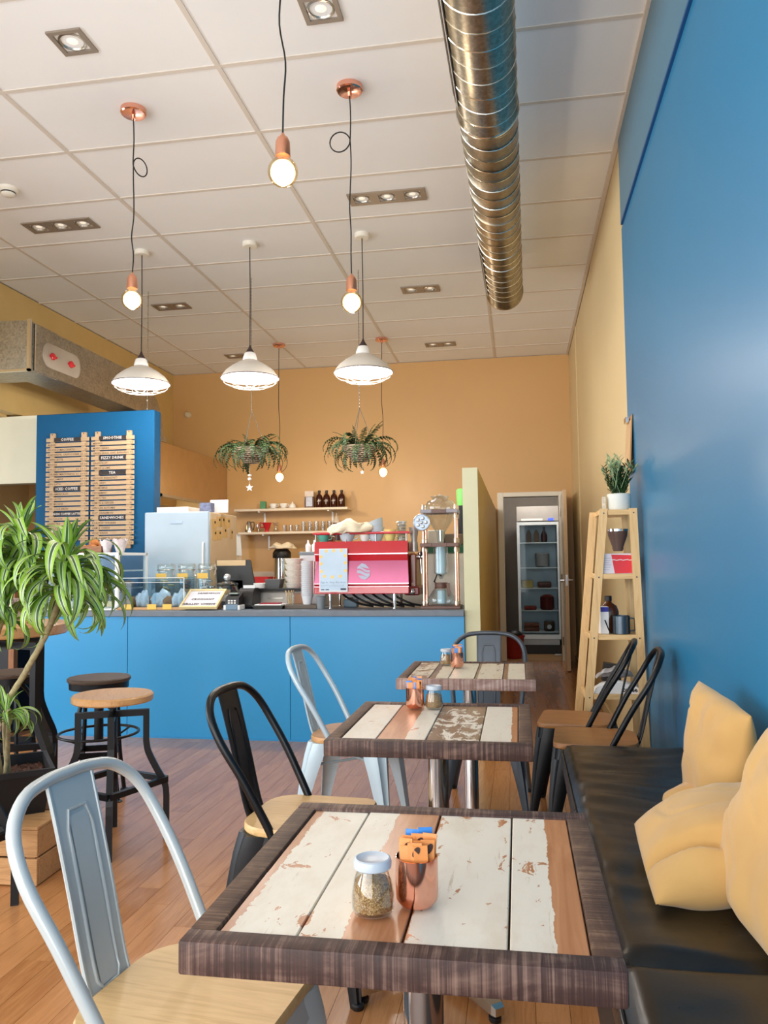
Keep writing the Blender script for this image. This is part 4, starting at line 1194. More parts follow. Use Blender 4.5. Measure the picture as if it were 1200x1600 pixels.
# ---------------------------------------------------------------- espresso machine
em = thing('espresso_machine', 'red two-tone espresso machine on steel legs, its back to the room', 'espresso machine', (-1.108, 5.56, K))
q = MB()
q.prism([(0.0, 0.105), (-0.014, 0.18), (0.0, 0.30), (-0.012, 0.335), (0.0, 0.405), (0.40, 0.405), (0.42, 0.25), (0.40, 0.105)], 'X', -0.335, 0.335)
q.build('body', REDP, em)
q = MB()
q.loft([[(-0.338, -0.016, 0.335), (0.338, -0.016, 0.335), (0.338, 0.0, 0.335), (-0.338, 0.0, 0.335)], [(-0.338, -0.004, 0.415), (0.338, -0.004, 0.415), (0.338, 0.01, 0.415), (-0.338, 0.01, 0.415)]]); q.build('upper_panel', REDP, em)
q = MB()
q.loft([[(-0.338, -0.028, 0.165), (0.345, -0.028, 0.165), (0.345, -0.016, 0.165), (-0.338, -0.016, 0.165)], [(-0.322, -0.008, 0.300), (0.338, -0.008, 0.300), (0.338, 0.002, 0.300), (-0.322, 0.002, 0.300)]])
pk = q.build('back_panel', PINKP, em)
q = MB(); q.box(-0.338, 0.345, -0.024, -0.004, 0.105, 0.148, 0.004); q.build('lower_panel', REDP, em)
q = MB(); q.box(-0.338, 0.338, -0.020, -0.012, 0.337, 0.343); q.box(-0.338, 0.345, -0.031, -0.026, 0.163, 0.168); q.box(-0.338, 0.345, -0.027, -0.022, 0.146, 0.150); q.build('bright_trim', plain('bright_pink_trim', '#f6c9d4', 0.15, 0.6), em)
# round emblem with a swoosh
EM = Matrix.Translation((0.022, -0.0205, 0.236)) @ Matrix.Rotation(PI/2 - 0.147, 4, 'X')
q = MB()
rr_ = 0.048
def chord(y0, y1, wob):
    pts = []
    n = 14
    for i in range(n+1):
        x = -math.sqrt(max(0, rr_**2-y0**2)) + 2*math.sqrt(max(0, rr_**2-y0**2))*i/n
        pts.append((x, y0 + wob*math.sin(x/rr_*2.2)))
    top = []
    for i in range(n+1):
        x = -math.sqrt(max(0, rr_**2-y1**2)) + 2*math.sqrt(max(0, rr_**2-y1**2))*i/n
        top.append((x, y1 + wob*math.sin(x/rr_*2.2)))
    return pts + top[::-1]
for y0, y1, wob in ((-0.046, -0.026, -0.004), (-0.020, -0.002, -0.010), (0.006, 0.018, -0.012), (0.024, 0.046, -0.006)):
    q.prism(chord(y0, y1, wob), 'Z', 0, 0.0015, M=EM)
q.build('round_emblem', plain('emblem_grey', '#8d94a6', 0.3, 0.4), pk)
# cup rail
q = MB()
q.tube(spline([(-0.345, 0.30, 0.455), (-0.345, 0.03, 0.462), (-0.335, 0.0, 0.463), (-0.2, -0.004, 0.463), (0.2, -0.004, 0.463), (0.335, 0.0, 0.463), (0.345, 0.03, 0.462), (0.345, 0.30, 0.455)], 4), 0.0075, 8)
q.build('cup_rail', REDP, em, smooth=60)
q = MB()
for x in (-0.33, -0.11, 0.11, 0.33):
    q.tube([(x, 0.0, 0.405), (x, 0.0, 0.463)], 0.005, 6)
stuff(q.build('rail_post', STEEL, em))
q = MB(); q.box(-0.33, 0.33, 0.0, 0.39, 0.405, 0.412); q.build('cup_tray', STEEL, em)
for x in (-0.235, 0.235):
    for y in (0.03, 0.36):
        q = MB(); q.lathe([(0.016, 0.0), (0.016, 0.006), (0.012, 0.012), (0.012, 0.106)], n=16, M=Matrix.Translation((x, y, 0))); q.build('leg', CHROME, em, smooth=40)
# group side on the far end: steam lever, portafilter, knobs
q = MB(); q.box(0.337, 0.385, 0.10, 0.40, 0.12, 0.34, 0.01); q.build('end_cover', plain('brown_glass_end', '#7a3a22', 0.2, var=0.1), em)
q = MB(); q.tube(spline([(0.40, 0.2, 0.30), (0.415, 0.18, 0.35), (0.44, 0.15, 0.44), (0.448, 0.14, 0.475)], 3), [0.009]*7+[0.012]*3, 8); q.build('lever_handle', BLACKP, em, smooth=60)
q = MB(); q.tube([(0.38, 0.2, 0.32), (0.42, 0.2, 0.32)], 0.016, 10); q.tube([(0.40, 0.2, 0.34), (0.41, 0.19, 0.22)], 0.010, 8); q.ball((0.40, 0.2, 0.335), 0.018); q.build('steam_valve', CHROME, em, smooth=50)
q = MB(); q.box(0.30, 0.41, 0.05, 0.40, 0.09, 0.145, 0.01); q.build('drip_tray', plain('dark_red_tray', '#6d1a1a', 0.3), em)
q = MB(); q.ball((0.36, 0.03, 0.115), 0.02); q.build('drain_knob', CHROME, em, smooth=60)
for _p in [c for c in bpy.data.objects if c.parent is em] + [g for c in bpy.data.objects if c.parent is em for g in c.children]:
    for v in _p.data.vertices:
        if v.co.z > 0.105: v.co.z = 0.105 + (v.co.z-0.105)*1.207
# notice taped to its back (the code it carries is left out)
nt = thing('notice_sheet', 'pale blue notice with yellow blobs taped to the red espresso machine', 'notice', (-1.302, 5.524, K+0.277))
NM = Matrix.Rotation(PI/2, 4, 'X')
q = MB(); q.box(-0.103, 0.103, -0.155, 0.152, 0.0, 0.002, M=NM); q.build('sheet', PAPER, nt)
q = MB(); q.box(-0.099, 0.099, -0.147, 0.147, 0.0021, 0.0026, M=NM); sh = q.build('printed_ground', plain('pale_blue_print', '#c6dcf0', 0.6), nt)
q = MB()
for x, y in ((-0.05, 0.135), (0.005, 0.137), (0.06, 0.137), (-0.088, 0.095), (0.088, 0.10), (-0.088, 0.045), (0.088, 0.05), (-0.086, -0.01), (0.09, -0.005), (-0.065, -0.045), (-0.008, -0.05), (0.05, -0.045)):
    q.lathe([(0.012, 0.0027), (0.012, 0.0031)], n=9, M=NM @ Matrix.Translation((x, y, 0)))
stuff(q.build('yellow_blob', plain('yellow_print', '#f0d58a', 0.6), sh))
write_on([(text_mesh('Sign in. Stop the virus.', 0.021, 'CENTER'), NM @ Matrix.Translation((0, -0.094, 0.003))), (text_mesh('Protect yourself, your family and your community', 0.0085, 'LEFT'), NM @ Matrix.Translation((-0.092, -0.110, 0.003))), (text_mesh('Scan this code to keep a record of where you go', 0.0085, 'LEFT'), NM @ Matrix.Translation((-0.092, -0.121, 0.003)))], plain('blue_grey_print', '#7389ad', 0.6), 'lettering', sh)
q = MB(); q.box(-0.09, -0.066, -0.143, -0.136, 0.0027, 0.0031, M=NM); q.box(-0.058, -0.032, -0.143, -0.136, 0.0027, 0.0031, M=NM); q.box(0.052, 0.092, -0.143, -0.130, 0.0027, 0.0031, M=NM); q.build('printed_logo_bar', plain('dark_print', '#3f4858', 0.6), sh)

# cups, bowls and cloth on top of the machine
TT = K+0.4759
def cup(label, x, y, z, r_, h_, col, group='cups on the espresso machine', rot=(0, 0, 0), handle=True, name='cup', n=24):
    t = thing(name, label, 'cup' if name == 'cup' else 'bowl', (x, y, z), 0, group)
    t.rotation_euler = rot
    q = MB(); q.lathe([(r_*0.55, 0.0), (r_*0.60, 0.004), (r_*0.86, h_*0.45), (r_, h_), (r_*0.95, h_), (r_*0.8, h_*0.45), (r_*0.5, 0.008)], n=n); q.build('body', col, t, smooth=50)
    if handle:
        q = MB(); q.tube(spline([(r_*0.9, 0, h_*0.85), (r_*1.3, 0, h_*0.8), (r_*1.32, 0, h_*0.45), (r_*0.8, 0, h_*0.3)], 4), 0.0045, 6); q.build('handle', col, t, smooth=60)
    return t
TEAL = plain('teal_glaze', '#58a898', 0.25, var=0.04)
BLUEW = plain('pale_blue_glaze', '#ccd9e4', 0.2, var=0.03)
YELG = plain('yellow_glaze', '#e9d98a', 0.25, var=0.03)
cup('teal cup under the wooden lid on the espresso machine', -1.39, 5.60, TT, 0.045, 0.06, TEAL)
q = MB(); q.box(-0.05, 0.05, -0.04, 0.04, 0, 0.05, 0.006)
tag(q.build('wooden_block', wood('dark_block', '#6d3a24', '#874b30', '#5b2f1d', 'X'), loc=(-1.39, 5.72, TT)), 'dark wooden block behind the teal cup on the machine', 'block')
cup('pale blue latte cup under the cream cloth', -1.215, 5.60, TT, 0.058, 0.062, BLUEW)
cup('small white espresso cup between the cloth and the tall bowls', -1.085, 5.60, TT, 0.038, 0.05, PORC)
cup('wide pale bowl at the bottom of the tilted stack on the machine', -1.01, 5.63, TT, 0.062, 0.07, BLUEW, 'bowls stacked on the espresso machine', handle=False, name='bowl')
cup('wide pale bowl resting in the lower bowl on the machine', -1.01, 5.63, TT+0.036, 0.062, 0.07, BLUEW, 'bowls stacked on the espresso machine', handle=False, name='bowl')
cup('topmost pale bowl, tipped sideways on the stack on the machine', -0.995, 5.63, TT+0.085, 0.064, 0.07, BLUEW, 'bowls stacked on the espresso machine', rot=(0, -0.4, 0), handle=False, name='bowl')
cup('yellow cup on the espresso machine next to the tall glass', -0.905, 5.61, TT, 0.047, 0.085, YELG)
def crumpled(name, c, sc, seed, amp=0.34):
    q = MB(); q.ball((0, 0, 0), 1.0, 40, (1, 1, 1), 26)
    for v in q.b.verts:
        d = v.co.normalized()
        n_ = mnoise.noise(d*1.6 + Vector((seed, 0, 0))) + 0.5*abs(mnoise.noise(d*3.6 + Vector((0, seed, 0))))
        k = 1 + amp*n_
        v.co = Vector((d.x*sc[0]*k, d.y*sc[1]*k, max(-0.25*sc[2], d.z*sc[2]*k + 0.25*sc[2]*math.sin(6*d.x+seed))))
    return q.build(name, CREAMP, None, smooth=70, loc=c)
clo = crumpled('tea_towel', (-1.19, 5.60, TT+0.085), (0.145, 0.12, 0.075), 2.0)
q = MB(); q.grid(lambda u, v: (-0.13+0.15*u, -0.072-0.012*math.sin(PI*v)-0.02*v, 0.035-0.075*v*(1-0.5*u)+0.01*math.sin(7*u)), 12, 6); fl_ = q.build('hanging_flap', CREAMP, clo, smooth=70)
sol = fl_.modifiers.new('thickness', 'SOLIDIFY'); sol.thickness = 0.008
tag(clo, 'crumpled cream tea towel thrown over the cups on the machine', 'cloth')
q = MB()
for k in range(7):
    z = 0.004 + 0.022*k
    q.tube([(0.032*math.cos(2*PI*i/20), 0.032*math.sin(2*PI*i/20), z) for i in range(20)], 0.008, 6, closed=True)
q.lathe([(0.032, 0), (0.030, 0.14), (0.028, 0.142)], n=20, cap1=False)
tag(q.build('ribbed_glass', GLASS, smooth=60, loc=(-0.82, 5.62, TT)), 'tall ribbed clear glass on the espresso machine', 'glass')
pj = thing('milk_pitcher', 'upturned steel milk pitcher at the lever end of the machine', 'pitcher', (-0.742, 5.70, K+0.402))
q = MB(); q.lathe([(0.022, 0.07), (0.024, 0.10), (0.038, 0.175), (0.036, 0.176)], n=20); q.build('body', plain('dull_steel', '#b9b5b0', 0.35, 0.7), pj, smooth=50)
q = MB(); q.lathe([(0.030, 0.0), (0.026, 0.07)], n=16); q.build('stand_cup', plain('dull_steel', '#b9b5b0'), pj, smooth=50)
# cables and bits below the machine
for k in range(6):
    q = MB()
    x0 = -0.19+0.075*k
    q.tube(spline([(x0, 0.20, 0.106), (x0+0.06, 0.14, 0.07), (x0+0.16, 0.10, 0.03), (x0+0.26, 0.09, 0.012)], 5), 0.0085, 6)
    q.build('hose', BLACKP, em, smooth=60)
pd = thing('pump_box', 'small grey pump box under the espresso machine', 'pump', (-1.235, 5.80, K))
q = MB(); q.box(-0.05, 0.05, -0.03, 0.05, 0, 0.055, 0.004); q.build('case', plain('blue_grey_box', '#5f7b8e', 0.4), pd)
q = MB(); q.lathe([(0.02, 0.055), (0.014, 0.07)], n=12); q.build('cap', STEEL, pd)
q = MB(); q.box(-0.20, 0.20, 0, 0.003, 0.0, 0.06)
tag(q.build('paper_slip', PAPER, loc=(-1.08, 5.82, K+0.044)), 'white paper slip hanging behind the hoses under the machine', 'paper')

# ---------------------------------------------------------------- cold drip tower
cdt = thing('cold_drip_tower', 'tall copper and walnut cold drip coffee tower with glass vessels', 'coffee tower', (-0.538, 5.58, K))
WAL = wood('walnut', '#4a3028', '#6a473b', '#3c2620', 'X', 1.5, 0.4)
for z, a in ((0.0, 0.14), (0.43, 0.135), (0.665, 0.13)):
    if z == 0.0:
        q = MB(); q.box(-a, a, -0.11, 0.11, z, z+0.022, 0.004); q.build('base_board', WAL, cdt)
    else:
        for nm in (-1, 1):
            q = MB(); q.box(-a if nm < 0 else 0.05, -0.05 if nm < 0 else a, -0.105, 0.105, z, z+0.026, 0.003); q.build('shelf_board', WAL if z < 0.6 else plain('grey_board', '#8f8b95', 0.4), cdt)
        q = MB(); q.box(-0.05, 0.05, -0.105, -0.06, z, z+0.026); q.build('shelf_bridge', WAL, cdt)
        q = MB(); q.box(-0.05, 0.05, 0.06, 0.105, z, z+0.026); q.build('shelf_bridge', WAL, cdt)
for sx in (-1, 1):
    for sy in (-1, 1):
        q = MB(); q.lathe([(0.0095, 0.022), (0.0095, 0.70)], n=12, M=Matrix.Translation((sx*0.112, sy*0.085, 0))); rod = q.build('rod', COPPER, cdt, smooth=40)
        q = MB()
        for z in (0.023, 0.395, 0.457, 0.63, 0.692):
            q.lathe([(0.013, z), (0.0135, z+0.005), (0.0135, z+0.028), (0.012, z+0.034)], n=12, M=Matrix.Translation((sx*0.112, sy*0.085, 0)))
        stuff(q.build('rod_ferrule', plain('pale_copper', '#e8cbb5', 0.25, 0.9), rod, smooth=40))
q = MB(); q.lathe([(0.022, 0.455), (0.030, 0.53), (0.085, 0.61), (0.105, 0.69), (0.108, 0.72), (0.095, 0.75), (0.055, 0.765), (0.05, 0.775)], n=28, cap0=False, cap1=False); q.build('water_globe', GLASS, cdt, smooth=60)
q = MB(); q.lathe([(0.06, 0.776), (0.065, 0.782), (0.065, 0.788), (0.012, 0.792), (0.012, 0.802)], n=24); q.build('globe_lid', GLASS, cdt, smooth=40)
q = MB(); q.lathe([(0.010, 0.47), (0.012, 0.55)], n=12); q.build('drip_valve', CHROME, cdt, smooth=50)
q = MB(); q.lathe([(0.052, 0.44), (0.052, 0.25), (0.018, 0.225), (0.010, 0.205)], n=24, cap0=False, cap1=False); q.build('coffee_cylinder', GLASS, cdt, smooth=50)
q = MB(); q.lathe([(0.034, 0.24), (0.034, 0.42), (0.016, 0.44)], n=20); q.build('lit_column', plain('pale_water', '#c9e8f2', 0.2, var=0.05), cdt, smooth=50)
q = MB(); q.lathe([(0.05, 0.024), (0.092, 0.035), (0.098, 0.07), (0.07, 0.115), (0.042, 0.145), (0.040, 0.16), (0.052, 0.175)], n=28, cap1=False); q.build('carafe', GLASS, cdt, smooth=60)
q = MB(); q.lathe([(0.044, 0.14), (0.046, 0.15), (0.046, 0.172), (0.044, 0.18)], n=24); q.build('carafe_collar', WAL, cdt, smooth=40)
q = MB(); q.prism([(0.040, 0.175), (0.062, 0.178), (0.066, 0.085), (0.050, 0.085)], 'Y', -0.056, -0.040); q.build('carafe_handle', WAL, cdt)
q = MB(); q.lathe([(0.03, 0.036), (0.03, 0.125)], n=18); q.build('carafe_water', plain('pale_water', '#c9e8f2'), cdt, smooth=50)
q = MB(); q.lathe([(0.056, -0.004), (0.058, 0.0), (0.058, 0.008), (0.054, 0.012)], n=28, M=Matrix.Translation((-0.118, -0.115, 0.60)) @ Matrix.Rotation(PI/2, 4, 'X')); dl = q.build('valve_wheel', plain('wheel_steel', '#7c8896', 0.3, 0.7), cdt, smooth=40)
q = MB()
for k in range(5):
    a = 2*PI*k/5
    q.ball((-0.118+0.030*math.cos(a), -0.128, 0.60+0.030*math.sin(a)), 0.014, 8, (1, 0.4, 1), 6)
q.ball((-0.118, -0.129, 0.60), 0.012, 8)
q.tube([(-0.118+0.056*math.cos(2*PI*k/28), -0.125, 0.60+0.056*math.sin(2*PI*k/28)) for k in range(28)], 0.005, 6, closed=True)
stuff(q.build('wheel_boss', plain('pale_boss', '#d7dde4', 0.25, 0.8), dl, smooth=60))
# machine and tins behind the tower, green hoppered grinder
wm = thing('white_appliance', 'white upright appliance with a dark green band behind the drip tower', 'appliance', (-0.56, 5.84, K))
q = MB(); q.box(-0.11, 0.17, 0, 0.14, 0, 0.39, 0.008); q.build('body', plain('warm_white_case', '#d8cfc2', 0.4), wm)
q = MB(); q.box(-0.105, 0.165, -0.004, 0.13, 0.39, 0.45); q.build('green_band', GREENPL, wm)
q = MB(); q.box(-0.10, 0.02, 0.0, 0.12, 0.45, 0.56, 0.006); q.build('paper_pack', plain('pack_white', '#ddd6c6', 0.6), wm)
q = MB(); q.box(0.03, 0.16, 0.0, 0.12, 0.45, 0.53, 0.006); q.build('brown_pack', plain('pack_brown', '#6d5a49', 0.6), wm)
q = MB(); q.tube([(0.0, -0.003, 0.22), (-0.03, -0.006, 0.24), (-0.055, -0.003, 0.18), (-0.03, -0.005, 0.16), (-0.05, -0.003, 0.13)], 0.006, 5); q.build('floral_decal', BLACKP, wm)
cg = thing('coffee_grinder', 'dark coffee grinder with a bright green hopper beside the pale partition', 'grinder', (-0.418, 6.08, 0.9305))
q = MB(); q.lathe([(0.045, 0.0), (0.046, 0.02), (0.040, 0.3), (0.036, 0.72)], n=20); q.build('body', BLACKM, cg, smooth=40)
q = MB(); q.lathe([(0.034, 0.72), (0.040, 0.76), (0.040, 0.84), (0.03, 0.85)], n=20); q.build('hopper', plain('lime_hopper', '#7fdc66', 0.3), cg, smooth=40)
# ---------------------------------------------------------------- white fridge behind the counter
fr = thing('white_fridge', 'white upright fridge behind the counter, notes on its side', 'fridge', (-2.765, 6.13, 0))
q = MB(); q.box(-0.278, 0.278, 0.05, 0.66, 0.02, 1.655, 0.006); q.build('cabinet', FRIDGE_REFL, fr)
q = MB(); q.box(-0.28, 0.28, 0.0, 0.046, 0.55, 1.66, 0.012, 3); dr = q.build('door', FRIDGEW, fr, smooth=40)
q = MB(); q.box(-0.28, 0.28, 0.0, 0.046, 0.03, 0.535, 0.012, 3); q.build('freezer_door', FRIDGEW, fr, smooth=40)
q = MB(); q.box(-0.05, 0.055, -0.003, 0.0, 1.565, 1.580); q.build('name_plate', plain('grey_name_plate', '#9aa9bd', 0.35, 0.4), dr)
q = MB(); q.tube(spline([(0.235, -0.0, 1.40), (0.242, -0.03, 1.36), (0.242, -0.03, 1.0), (0.235, 0.0, 0.96)], 4), 0.008, 8); q.build('door_handle', PORC, dr, smooth=60)
for k, (y, z, w_) in enumerate(((0.13, 1.56, 0.05), (0.23, 1.585, 0.05), (0.33, 1.59, 0.06), (0.45, 1.585, 0.05), (0.14, 1.47, 0.05), (0.245, 1.475, 0.05), (0.37, 1.50, 0.055), (0.53, 1.49, 0.03))):
    q = MB(); q.box(0.2785, 0.2795, y-w_, y+w_, z-0.045, z+0.04); nq = q.build('note', plain('kraft_note', '#d3a968', 0.7), fr)
    q = MB(); q.ball((0.281, y+0.01, z+0.015), 0.012, 8, (0.4, 1, 1)); q.build('magnet', BLACKP, nq)
q = MB(); q.box(-0.22, 0.06, -0.0, 0.30, 0.0, 0.045, 0.003)
tag(q.build('paper_pile', plain('pale_card', '#efe9e0', 0.7, var=0.1), loc=(-2.76, 6.22, 1.662)), 'pile of pale papers and card lying on top of the white fridge', 'papers')
q = MB(); q.box(-0.05, 0.05, 0, 0.08, 0, 0.075)
tag(q.build('printed_box', plain('printed_box_card', '#6a7290', 0.5, var=0.5, scale=30), loc=(-2.56, 6.24, 1.662)), 'small dark printed box standing on top of the white fridge', 'box')
q = MB(); q.box(-0.08, 0.08, 0, 0.006, 0, 0.11)
tag(q.build('white_card', plain('card_white', '#dcdcdf', 0.6), loc=(-2.50, 6.40, 1.662)), 'blank white card standing at the back of the fridge top', 'card')
# ---------------------------------------------------------------- wall shelves with crockery
def wall_shelf(label, a, c, z):
    s = thing('wall_shelf', label, 'shelf', (0, 0, z), 0, 'shelves on the orange wall')
    q = MB(); q.box(a, c, 9.58, 9.865, -0.03, 0, 0.003); q.build('board', plain('pale_shelf_board', '#e8d9c4', 0.5), s)
    for x in (a+0.32, c-0.25):
        q = MB(); q.box(x-0.012, x+0.012, 9.60, 9.865, -0.045, -0.031); q.box(x-0.012, x+0.012, 9.85, 9.868, -0.22, -0.031); q.build('bracket', PORC, s)
    return s
SH1, SH2 = 1.915, 1.622
wall_shelf('upper white shelf on the orange wall, brown bottles at one end', -3.545, -2.075, SH1)
wall_shelf('lower white shelf on the orange wall, carrying glasses', -3.49, -2.20, SH2)
def glassware(label, px0, Y, z, r_, h_, mat, group, name='drinking_glass', cat='glass'):
    x = at(px0, 800, Y).x
    q = MB(); q.lathe([(r_*0.8, 0.0), (r_, h_), (r_*0.93, h_), (r_*0.72, 0.008)], n=18)
    return tag(q.build(name, mat, smooth=50, loc=(x, Y, z)), label, cat, group)
WHG = glass('shelf_glass', '#ffffff', 0.03, 0.9, 0.16, 0.9)
for k, px0 in enumerate((445, 454.5, 464)):
    glassware(('short clear tumbler nearest the hourglass carafe on the lower wall shelf', 'middle one of three short tumblers on the lower wall shelf', 'short clear tumbler next to the tall glasses on the lower wall shelf')[k], px0, 9.70, SH2, 0.030, 0.085, WHG, 'short tumblers on the lower shelf')
for k, px0 in enumerate((474.5, 484.5, 494.5, 505, 515)):
    glassware('%s tall clear glass counting from the short tumblers on the lower wall shelf' % ('first', 'second', 'third', 'fourth', 'fifth')[k], px0, 9.70, SH2, 0.033, 0.125, WHG, 'tall glasses on the lower shelf')
sp_ = thing('steel_jug', 'polished steel jug with a black handle at the end of the lower shelf', 'jug', (at(389, 820, 9.72).x, 9.72, SH2))
q = MB(); q.lathe([(0.055, 0), (0.05, 0.06), (0.028, 0.13), (0.022, 0.145)], n=20); q.build('body', CHROME, sp_, smooth=50)
q = MB(); q.tube(spline([(0.03, 0, 0.13), (0.065, 0, 0.13), (0.068, 0, 0.07), (0.055, 0, 0.03)], 4), 0.006, 6); q.build('handle', BLACKP, sp_, smooth=60)
q = MB(); q.lathe([(0.03, 0), (0.008, 0.01), (0.008, 0.045), (0.035, 0.06), (0.038, 0.105)], n=18, cap1=False)
tag(q.build('stemmed_glass', WHG, smooth=50, loc=(at(404, 820, 9.7).x, 9.7, SH2)), 'stemmed dessert glass between the steel jug and the red dripper', 'glass')
rd_ = thing('red_dripper', 'red coffee dripper on the lower wall shelf', 'coffee dripper', (at(417, 820, 9.7).x, 9.70, SH2))
q = MB(); q.lathe([(0.030, 0), (0.032, 0.012), (0.022, 0.03), (0.03, 0.05), (0.062, 0.12), (0.058, 0.122)], n=20); q.build('cone', REDPL, rd_, smooth=40)
q = MB(); q.tube(spline([(-0.05, 0, 0.11), (-0.09, 0, 0.12), (-0.09, 0, 0.07), (-0.04, 0, 0.06)], 4), 0.008, 6); q.build('handle', REDPL, rd_, smooth=60)
q = MB(); q.lathe([(0.045, 0), (0.02, 0.06), (0.03, 0.10), (0.045, 0.12), (0.044, 0.125)], n=18, cap1=False)
tag(q.build('glass_dripper', WHG, smooth=50, loc=(at(431, 820, 9.7).x, 9.7, SH2)), 'hourglass-shaped clear carafe next to the red dripper', 'carafe')
syr = thing('syrup_bottle', 'dark syrup bottle with a clear pump, seen behind the espresso machine', 'bottle', (at(526, 830, 9.68).x, 9.68, SH2-0.12))
q = MB(); q.lathe([(0.045, 0.0), (0.045, 0.22), (0.02, 0.27), (0.018, 0.28)], n=20); q.build('body', plain('plum_syrup', '#4c3440', 0.25), syr, smooth=40)
q = MB(); q.lathe([(0.045, 0.221), (0.04, 0.255), (0.02, 0.285), (0.018, 0.30), (0.006, 0.305), (0.006, 0.34)], n=18); q.build('pump', plain('clear_pump', '#d8c8b8', 0.3), syr, smooth=40)
q = MB(); q.box(-0.035, 0.035, -0.03, 0.03, 0, 0.10, 0.003)
tag(q.build('green_tin', plain('sage_tin', '#4f8f62', 0.4, var=0.08), loc=(at(411.5, 790, 9.7).x, 9.7, SH1)), 'square green tin on the upper wall shelf', 'tin')
for k, px0 in enumerate((427, 443)):
    x = at(px0, 790, 9.7).x
    t = thing('cup_and_saucer', ('white cup on a saucer next to the green tin', 'white cup on a saucer in the middle of the upper shelf')[k], 'cup', (x, 9.7, SH1), 0, 'cups on the upper wall shelf')
    q = MB(); q.lathe([(0.03, 0.0), (0.062, 0.008), (0.064, 0.012), (0.03, 0.009)], n=24); q.build('saucer', PORC, t, smooth=40)
    q = MB(); q.lathe([(0.022, 0.01), (0.045, 0.04), (0.05, 0.068), (0.046, 0.068), (0.03, 0.02)], n=24); q.build('cup', PORC, t, smooth=50)
    q = MB(); q.tube(spline([(0.045, 0, 0.06), (0.068, 0, 0.058), (0.064, 0, 0.035), (0.04, 0, 0.03)], 3), 0.004, 6); q.build('handle', PORC, t, smooth=60)
t = thing('butter_dish', 'white domed dish on the upper wall shelf', 'dish', (at(457, 790, 9.7).x, 9.7, SH1))
q = MB(); q.lathe([(0.05, 0), (0.065, 0.012), (0.05, 0.014)], n=22); q.build('base', PORC, t, smooth=40)
q = MB(); q.lathe([(0.045, 0.014), (0.04, 0.045), (0.02, 0.065), (0.008, 0.07), (0.012, 0.082), (0.004, 0.09)], n=20); q.build('dome', PORC, t, smooth=50)
t = thing('coffee_bag', 'brown coffee bag with a pale folded top and label beside the bottles', 'coffee bag', (at(484, 790, 9.7).x, 9.70, SH1))
q = MB(); q.loft([[(-0.058, -0.035, 0), (0.058, -0.035, 0), (0.058, 0.035, 0), (-0.058, 0.035, 0)], [(-0.06, -0.04, 0.06), (0.06, -0.04, 0.06), (0.06, 0.04, 0.06), (-0.06, 0.04, 0.06)], [(-0.056, -0.03, 0.145), (0.056, -0.03, 0.145), (0.056, 0.03, 0.145), (-0.056, 0.03, 0.145)]]); q.build('bag', plain('brown_bag', '#5f4336', 0.5), t)
q = MB(); q.box(-0.058, 0.052, -0.02, 0.02, 0.146, 0.215); q.build('folded_top', plain('bag_top', '#dccfc6', 0.6, var=0.1, scale=30), t)
q = MB(); q.box(-0.038, 0.045, -0.044, -0.041, 0.02, 0.14); q.build('label', plain('lavender_label', '#c3c9dc', 0.6, var=0.12, scale=30), t)
for k, px0 in enumerate((499, 510.5, 522, 534)):
    t = thing('brown_bottle', ('brown cold brew bottle next to the coffee bag', 'brown cold brew bottle, second from the coffee bag', 'brown cold brew bottle, third from the coffee bag', 'brown cold brew bottle at the very end of the upper shelf')[k], 'bottle', (at(px0, 790, 9.68).x, 9.68, SH1), 0, 'brown bottles on the upper shelf')
    q = MB(); q.lathe([(0.040, 0.0), (0.044, 0.006), (0.044, 0.125), (0.036, 0.155), (0.016, 0.175), (0.015, 0.195)], n=20); q.build('body', BROWNB, t, smooth=40)
    q = MB(); q.lathe([(0.018, 0.190), (0.018, 0.216), (0.014, 0.219)], n=16); q.build('cap', BLACKP, t, smooth=40)
    write_on([(text_mesh('T', 0.065, 'CENTER', 1, 0.001), facing_y(0, -0.0455, 0.04))], plain('pale_print', '#b9aaa0', 0.6), 'printed_mark', t)
# back bench with urn and trays
bb = thing('back_bench', 'low kitchen bench along the orange wall behind the counter', 'bench', (0, 0, 0))
q = MB(); q.box(-3.6, -0.55, 9.28, 9.86, 0.04, 0.90); q.build('carcass', STEEL, bb)
q = MB(); q.box(-3.6, -0.53, 9.25, 9.865, 0.90, 0.93, 0.003); q.build('bench_top', STEEL, bb)
q = MB(); q.box(-3.6, -0.53, 9.852, 9.868, 0.931, 1.12); q.build('splashback', plain('pale_splash', '#d8c6b2', 0.4), bb)
ur = thing('water_urn', 'tall stainless water urn with a cloth over its lid', 'urn', (at(440.5, 880, 9.5).x, 9.50, 0.9305))
q = MB(); q.lathe([(0.105, 0.0), (0.105, 0.05), (0.10, 0.055), (0.10, 0.40), (0.095, 0.42)], n=28); q.build('body', CHROME, ur, smooth=40)
q = MB(); q.lathe([(0.112, 0.36), (0.115, 0.38), (0.112, 0.43), (0.08, 0.47)], n=28); q.build('lid', BLACKP, ur, smooth=40)
cl = crumpled('folded_cloth', (ur.location.x+0.01, 9.50, 0.93+0.49), (0.155, 0.13, 0.055), 5.0, 0.25)
tag(cl, 'cream cloth draped over the stainless water urn', 'cloth')
q = MB(); q.box(-0.19, 0.17, -0.12, 0.1, 0, 0.13, 0.006)
tag(q.build('red_box', plain('bright_red_card', '#d9232b', 0.45), loc=(at(403, 900, 9.55).x, 9.55, 0.9305)), 'bright red box standing beside the urn on the back bench', 'box')
q = MB(); q.box(-0.05, 0.05, -0.04, 0.04, 0, 0.17)
tag(q.build('printed_carton', plain('pale_carton', '#a8b8c4', 0.5, var=0.25, scale=30), loc=(at(461, 900, 9.45).x, 9.45, 0.9305)), 'pale printed carton to the other side of the water urn', 'carton')
